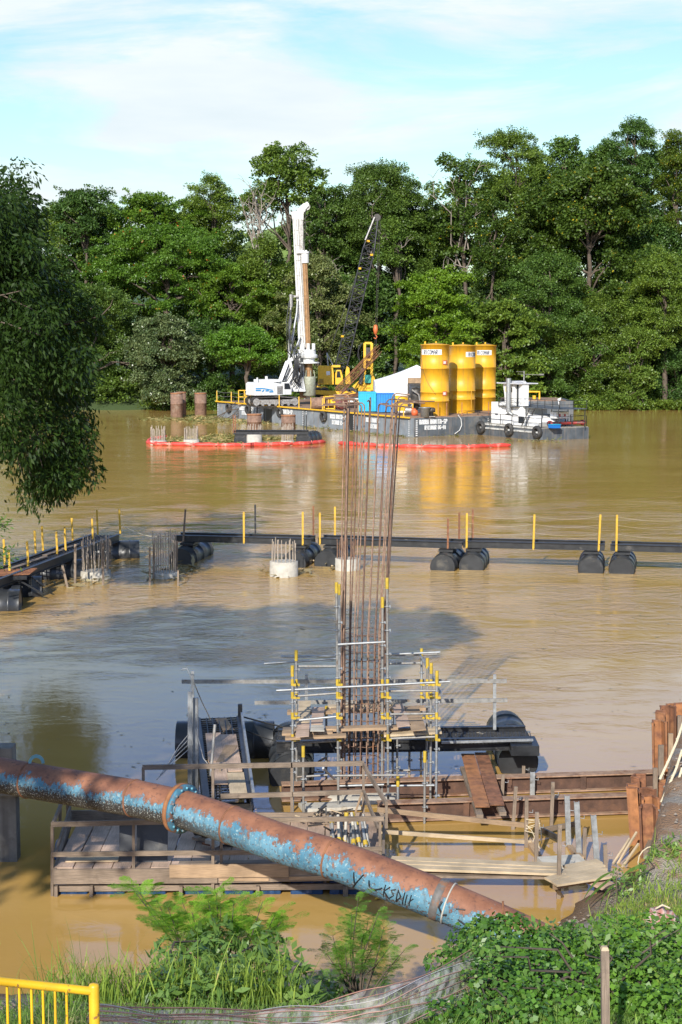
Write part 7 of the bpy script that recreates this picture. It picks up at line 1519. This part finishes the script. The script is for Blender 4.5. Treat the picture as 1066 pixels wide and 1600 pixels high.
for j in range(nv + 1):
    for i in range(nu):
        a = 2 * PI * i / nu; b = PI * j / nv; v = Vector((math.cos(a) * math.sin(b) * .19, math.sin(a) * math.sin(b) * .2, math.cos(b) * .27)); v *= 1 + .8 * noise.noise(v * 7 + Vector((3, 1, 2))) + .4 * noise.noise(v * 17); vs.append(c + v)
mb.add(vs, [(j * nu + i, j * nu + (i + 1) % nu, (j + 1) * nu + (i + 1) % nu, (j + 1) * nu + i) for j in range(nv) for i in range(nu)], smooth=True); mb.build('sack', bm_, t)
mb = MB(); mb.tube([c + Vector((-.1, -.1, .26)), c + Vector((-.02, -.16, .34)), c + Vector((.1, -.1, .27))], .014, 6); mb.build('tie', rope_m, t)
mb = MB(); c = P(1020, 1354, 28.4); vs = []
for j in range(13):
    for i in range(20): a = 2 * PI * i / 20; b = PI * j / 12; v = Vector((math.cos(a) * math.sin(b) * .14, math.sin(a) * math.sin(b) * .12, math.cos(b) * .2)); v *= 1 + .5 * noise.noise(v * 9); vs.append(c + v)
mb.add(vs, [(j * 20 + i, j * 20 + (i + 1) % 20, (j + 1) * 20 + (i + 1) % 20, (j + 1) * 20 + i) for j in range(12) for i in range(20)], smooth=True); t = thing('cloth_rag', 'pale pink rag and wire loop at the foot of the sheet piles', 'rag', c); mb.build('rag', bm_, t); mb = MB(); mb.tube([c + Vector((math.cos(a) * .28, -.05, .1 + math.sin(a) * .3)) for a in [2 * PI * k / 16 for k in range(14)]], .012, 5); mb.build('wire_loop', rope_m, t)

# ------------------------------------------------------------------ near plants
LM['mim'] = leafmat('fresh feathery leaflets', (.075, .20, .013), (.25, .46, .045), .38, .5)
LM['mimd'] = leafmat('feathery leaflets', (.06, .16, .02), (.19, .37, .05), .35, .5)
LM['blade'] = leafmat('green grass blades', (.095, .18, .028), (.30, .42, .09), .35, .5, c=(.40, .36, .16), cth=.80)
LM['vin'] = leafmat('bright vine leaves', (.040, .105, .012), (.170, .330, .036), .3, .45, c=(.20, .30, .05), cth=.80)
LM['broad'] = leafmat('broad bank leaves', (.055, .13, .03), (.16, .28, .07), .3, .42)
def frond(c, d, L_, npin=9, nleaf=12):
    """bipinnate leaf"""
    d = Vector(d).normalized(); s_ = d.cross(Vector((0, 0, 1))).normalized(); up = s_.cross(d); Cn, Dn, Nn, Ln = [], [], [], []
    for i in range(npin):
        f = (i + .6) / npin; base = Vector(c) + d * L_ * f - Vector((0, 0, L_ * .25 * f * f)); pl = L_ * .40 * math.sin(PI * min(.93, .3 + f * .62))
        for sg in (-1, 1):
            pd = (d * .75 + s_ * sg * .75 - up * random.uniform(.0, .3)).normalized(); ps = pd.cross(up).normalized()
            for j in range(nleaf):
                g = (j + .5) / nleaf; q = base + pd * pl * g - Vector((0, 0, pl * .15 * g * g))
                for s2 in (-1, 1): Cn.append(tuple(q)); Dn.append(tuple(ps * s2 + pd * .35)); Nn.append(tuple(up + Vector((random.gauss(0, .2), random.gauss(0, .2), 0)))); Ln.append(L_ * .040 * math.sin(PI * (.15 + .7 * (1 - g) if g > .5 else .25 + g * .7)) + .004)
    Ln = np.array(Ln); return leaves(np.array(Cn), np.array(Dn), np.array(Nn), Ln, Ln * .5)
def feather_shrub(label, base, tips, kind, L_=.42, npin=9, nleaf=11, per=3):
    base = Vector(base); t = thing('feathery_shrub', label, 'shrub', base, 'feathery shrubs on the near bank'); mb = MB(); Q = []
    for tp in tips:
        tp = Vector(tp); m1 = base.lerp(tp, .5) + Vector((random.uniform(-.1, .1), 0, .1)); mb.tube([base, m1, tp], .01, 5, 0, True, True, [.016, .010, .004])
        for k in range(per):
            q = tp.lerp(m1, k / per * .8); a = random.uniform(0, 2 * PI); d = Vector((math.cos(a), math.sin(a) * .8, random.uniform(.05, .45))); d = d + (tp - m1).normalized() * .5; Q.append(frond(q, d, L_ * random.uniform(.7, 1.15), npin, nleaf))
    mb.build('stem', bark, t); quads_mesh('foliage', np.concatenate(Q), LM[kind], t)
b0 = Vector((P(345, 1500, 18.8).x, 18.8, gz(-1.5, 18.8)))
tips = [P(px, py, 18.8 + random.uniform(-.7, .7)) for px, py in ((215, 1392), (240, 1398), (205, 1385), (262, 1418), (285, 1410), (300, 1425), (325, 1405), (345, 1415), (338, 1395), (365, 1412), (385, 1400), (410, 1410), (432, 1425), (440, 1440), (400, 1440), (300, 1450), (340, 1450), (270, 1448), (375, 1455), (420, 1465), (320, 1475), (360, 1480), (290, 1470), (395, 1488), (430, 1490), (250, 1430))]
feather_shrub('big feathery bright green shrub in front of the platform, left of centre', b0, tips, 'mim', .34, 8, 11, 13)
b1 = Vector((P(560, 1545, 20).x, 20, gz(.2, 20)))
tips = [P(px, py, 20 + random.uniform(-.6, .6)) for px, py in ((560, 1402), (550, 1428), (592, 1425), (575, 1440), (545, 1450), (520, 1462), (600, 1448), (620, 1465), (632, 1485), (565, 1465), (585, 1475), (540, 1480), (510, 1490), (600, 1495), (555, 1500), (575, 1510), (530, 1515), (610, 1515), (500, 1530), (590, 1535), (550, 1535), (515, 1545))]
feather_shrub('darker feathery shrub alone in the middle foreground below the graffiti on the pipe', b1, tips, 'mimd', .25, 7, 8, 17)
def heap(name, label, cat, kind, spec, n_, lsz, group=None, asp=.9, stuff=False, up=.5, stems=True):
    """leafy mass; spec: (px, py, Y, radius) lobes"""
    Q = []; cs = []
    for px, py, Y, r in spec:
        c = P(px, py + (7 if kind == 'vin' else 0), Y); r *= .82 if kind == 'vin' else 1; cs.append(c); n = int(n_ * r * r); v = sph(n); p = np.array(c) + v * (r * rng.uniform(.45, 1.08, n) ** .5)[:, None] * np.array([1.1, 1, .8]); g = ground_z(p[:, 0], p[:, 1]) + .03; p[:, 2] = np.maximum(p[:, 2], g + rng.uniform(0, .1, n))
        nr = unit(v * .7 + rng.normal(size=(n, 3)) * .45 + np.array([0, -.15, up])); d = np.cross(nr, rng.normal(size=(n, 3))); l = lsz * rng.uniform(.5, 1.35, n); Q.append(leaves(p, d, nr, l, l * asp, .12))
    if stuff: return meta(quads_mesh(name, np.concatenate(Q), LM[kind]), label, cat, group, 'stuff')
    c0 = cs[len(cs) // 2]; base = Vector((c0.x, c0.y, gz(c0.x, c0.y))); t = thing(name, label, cat, base, group); mb = MB()
    for c in cs: limb(mb, base, c, .02, .006, 4, .15, n=5)
    mb.build('stem', bark, t); quads_mesh('foliage', np.concatenate(Q), LM[kind], t); return t
sp1 = [(735, 1470, 17.6, .35), (770, 1458, 17.3, .38), (795, 1452, 17.2, .36), (745, 1500, 17, .42), (790, 1495, 16.6, .45), (835, 1480, 17, .36), (870, 1484, 16.8, .36), (905, 1476, 17.2, .34), (850, 1462, 17.4, .26), (885, 1466, 17.5, .24), (720, 1535, 16.2, .40), (775, 1540, 15.8, .48), (835, 1525, 16, .48), (880, 1530, 15.8, .42), (800, 1570, 15.2, .36), (700, 1560, 15.8, .3), (740, 1575, 15.2, .3), (860, 1565, 15.3, .36), (700, 1500, 17, .3), (690, 1585, 14.8, .3), (770, 1590, 14.6, .34), (830, 1590, 14.6, .32)]
heap('vine_mound', 'high mound of round vine leaves covering the end of the pipe, right of centre', 'vines', 'vin', sp1 + [(x + random.uniform(-20, 20), y + random.uniform(-22, 8), Y_, random.uniform(.12, .2)) for x, y, Y_, r_ in sp1[:11] for _ in (0, 1)], 4600, .056, 'vine-covered mounds on the near bank')
sp2 = [(920, 1490, 16.8, .36), (960, 1475, 17.0, .42), (1000, 1478, 16.8, .45), (1045, 1500, 16.4, .45), (930, 1530, 16, .42), (980, 1520, 16, .5), (1030, 1540, 15.6, .45), (1075, 1480, 16.6, .45), (900, 1560, 15.4, .33), (990, 1560, 15.4, .34), (1080, 1540, 15.4, .42), (905, 1585, 14.8, .28), (1040, 1570, 15, .36), (960, 1445, 18, .3), (1010, 1450, 18, .36), (1060, 1450, 18, .3)]
heap('vine_mound', 'vine-covered mound filling the right edge behind the wooden post', 'vines', 'vin', sp2 + [(x + random.uniform(-20, 20), y + random.uniform(-22, 8), Y_, random.uniform(.12, .2)) for x, y, Y_, r_ in sp2[:10] for _ in (0, 1)], 4600, .058, 'vine-covered mounds on the near bank')
heap('leafy_weed', 'dark broad-leaved weed clump below the feathery shrub, at its right foot', 'weeds', 'broad', [(425, 1530, 17, .26), (455, 1545, 16.8, .24), (400, 1520, 17.2, .3), (440, 1512, 17.5, .25), (375, 1545, 16.5, .28), (350, 1530, 16.8, .3), (465, 1562, 16, .18)], 1500, .17, 'broad-leaved weeds on the near bank', .34, up=.4)
heap('leafy_weed', 'broad-leaved weeds under the left part of the feathery shrub', 'weeds', 'broad', [(300, 1520, 17, .34), (270, 1500, 17.4, .3), (320, 1490, 17.8, .3), (330, 1550, 16, .28), (250, 1545, 16.2, .26), (285, 1560, 15.8, .26), (340, 1470, 18.2, .3), (400, 1475, 18.2, .26)], 1300, .16, 'broad-leaved weeds on the near bank', .32, up=.4)
heap('leafy_weed', 'small leafy weed at the water under the middle shrub', 'weeds', 'broad', [(505, 1540, 19.4, .2), (520, 1556, 18.6, .2), (500, 1560, 18.2, .16)], 1600, .12, 'broad-leaved weeds on the near bank', .36)
heap('leafy_weed', 'weeds growing against the foot of the sheet piles at the right', 'weeds', 'broad', [(975, 1372, 27.8, .3), (1000, 1378, 27.2, .28), (1035, 1370, 27.2, .26), (1060, 1360, 27.4, .3), (985, 1390, 26.6, .3)], 1500, .10, 'broad-leaved weeds on the near bank', .4)
def blades(name, label, spots, n, hmin, hmax, kind='blade', w0=.013, spread=.14, cat='grass', bend=.55):
    V4 = []
    for _ in range(n):
        px, py, Y, r = random.choice(spots); c = P(px, py, Y); x, y = c.x + random.gauss(0, r), c.y + random.gauss(0, r); z = gz(x, y); h = random.uniform(hmin, hmax) * random.choice((.6, .8, 1)); a = random.uniform(0, 2 * PI); d = Vector((math.cos(a), math.sin(a) * .7, 0)); k = 5; ln = Vector((random.gauss(0, spread), random.gauss(0, spread), 1)).normalized(); b_ = random.uniform(.1, bend); s_ = Vector((-d.y, d.x, 0)); s_ = (s_ + Vector((random.uniform(-.6, .6), 0, 0))).normalized(); prev = None
        for i in range(k + 1):
            f = i / k; p = Vector((x, y, z)) + ln * h * f * (1 - b_ * .35 * f) + d * h * b_ * f ** 2.2 - Vector((0, 0, h * b_ * .45 * f ** 3)); w_ = w0 * (1 - f) ** .6 * (1.15 if i else .7) + .0008; cur = (p + s_ * w_ / 2, p - s_ * w_ / 2)
            if prev: V4.append([tuple(prev[0]), tuple(prev[1]), tuple(cur[1]), tuple(cur[0])])
            prev = cur
    return meta(quads_mesh(name, np.array(V4), LM[kind]), label, cat, None, 'stuff')
blades('tall_grass', 'tall green grass blades on the near bank at the left', [(110 + i * 26, 1560, 16.2 + (i % 3) * .7, .22) for i in range(13)], 1500, .5, 1.0, w0=.016)
blades('tall_reeds', 'wide curved reed blades beside the feathery shrub', [(230 + i * 22, 1555, 16.8 + (i % 2) * .6, .2) for i in range(7)], 700, .55, 1.05, w0=.026, spread=.2)
blades('seeding_grass', 'thin seeding grass stems standing against the water at the left', [(100, 1560, 16, .3), (140, 1560, 16.5, .25), (60, 1580, 14, .3), (180, 1550, 17, .25)], 150, .7, 1.15, w0=.008, spread=.16, bend=.3)
blades('low_grass', 'short grass and weeds along the bottom edge and under the netting', [(x, 1590, 14.2 + (x % 3) * .5, .3) for x in range(20, 960, 26)], 9000, .14, .42, w0=.010, spread=.3, bend=.8)
blades('bank_grass_right', 'tufts of long grass on the muddy bank by the sheet piles', [(975 + i * 14, 1400 + (i % 3) * 10, 25.5 - (i % 4) * .9, .3) for i in range(8)] + [(1050, 1390, 27, .3), (1060, 1420, 24, .3), (1000, 1430, 24, .3), (1045, 1385, 26, .3)], 1700, .18, .50, w0=.016, spread=.3, bend=.9)
blades('hedge_grass', 'grass blades sticking out of the vines at the right', [(700, 1540, 16, .3), (900, 1480, 17.4, .3), (860, 1460, 18, .2), (760, 1580, 15, .3), (840, 1590, 14.6, .3), (900, 1590, 14.6, .25), (1060, 1470, 17.5, .3)], 700, .15, .42, w0=.012, spread=.25, bend=.7)
blades('shore_grass', 'sparse grass at the water edge of the near bank', [(x, 1540, 19 + (x % 4) * .9, .4) for x in range(40, 860, 40)], 2600, .14, .42, w0=.010, spread=.3, bend=.7)
t = thing('reed_leaf', 'long drooping reed leaves in front of the landing', 'plant', W(925, 1420, .2)); V4 = []
for (p0, p1, p2) in (((958, 1362), (930, 1370), (912, 1405)), ((965, 1380), (940, 1392), (936, 1425)), ((960, 1370), (935, 1385), (915, 1410)), ((970, 1372), (985, 1355), (1010, 1352))):
    a, b, c = P(*p0, 26.5), P(*p1, 26.3), P(*p2, 26.0); pts = [a.lerp(b, f).lerp(b.lerp(c, f), f) for f in [i / 8 for i in range(9)]]
    for i in range(8): w0, w1 = .03 * math.sin(PI * (i + .8) / 9.5), .03 * math.sin(PI * (i + 1.8) / 9.8); V4.append([tuple(pts[i] + Vector((0, 0, w0))), tuple(pts[i] - Vector((0, 0, w0))), tuple(pts[i + 1] - Vector((0, 0, w1))), tuple(pts[i + 1] + Vector((0, 0, w1)))])
quads_mesh('foliage', np.array(V4), LM['broad'], t); MB().tube([P(965, 1420, 26.4), P(963, 1370, 26.4)], .012, 5).build('stem', bark, t)
# mixed growth breaking through the vines
hg = [(x, y, Y_, random.uniform(.10, .2)) for x, y, Y_ in [(random.uniform(700, 1075), random.uniform(1440, 1575), random.uniform(15, 17)) for _ in range(34)]]
heap('leafy_weed', 'larger pale-leaved weeds pushing up through the vine mounds at the right', 'weeds', 'broad', hg[:22], 800, .085, 'broad-leaved weeds on the near bank', .5, up=.4)
# pebbles and clods
mb = MB()
for i in range(900):
    if i < 520: x = random.uniform(1.8, 3.4); y = random.uniform(12.8, 14.6)
    elif i < 760: x = random.uniform(5.9, 8.5); y = random.uniform(27, 34)
    else: x = random.uniform(3.4, 5.4); y = random.uniform(23, 27.5)
    z = gz(x, y); r = random.uniform(.008, .026) * (1.6 if i > 520 else 1); v = [Vector((x, y, z + r * .3)) + Vector(d) * r * random.uniform(.7, 1.3) for d in ((1, 0, 0), (0, 1, 0), (-1, 0, 0), (0, -1, 0), (0, 0, .8), (0, 0, -.8))]; mb.add(v, [(0, 1, 4), (1, 2, 4), (2, 3, 4), (3, 0, 4), (1, 0, 5), (2, 1, 5), (3, 2, 5), (0, 3, 5)])
meta(mb.build('gravel', mat('bank gravel', (.25, .21, .17), .9, var=.4, scale=20)), 'loose gravel and clods on the bank', 'gravel', None, 'stuff')
t = thing('yellow_leaf', 'small yellow leaf-like float drifting under the pipe', 'leaf', W(594, 1403, 0)); MB().tube([W(586, 1405, .03), W(593, 1401, .06), W(602, 1399, .03)], .03, 7, 0, True, True, [.012, .035, .01]).build('blade', yel_post, t); MB().tube([W(600, 1400, .04), W(606, 1396, .04)], .008, 5).build('stalk', rope_m, t)
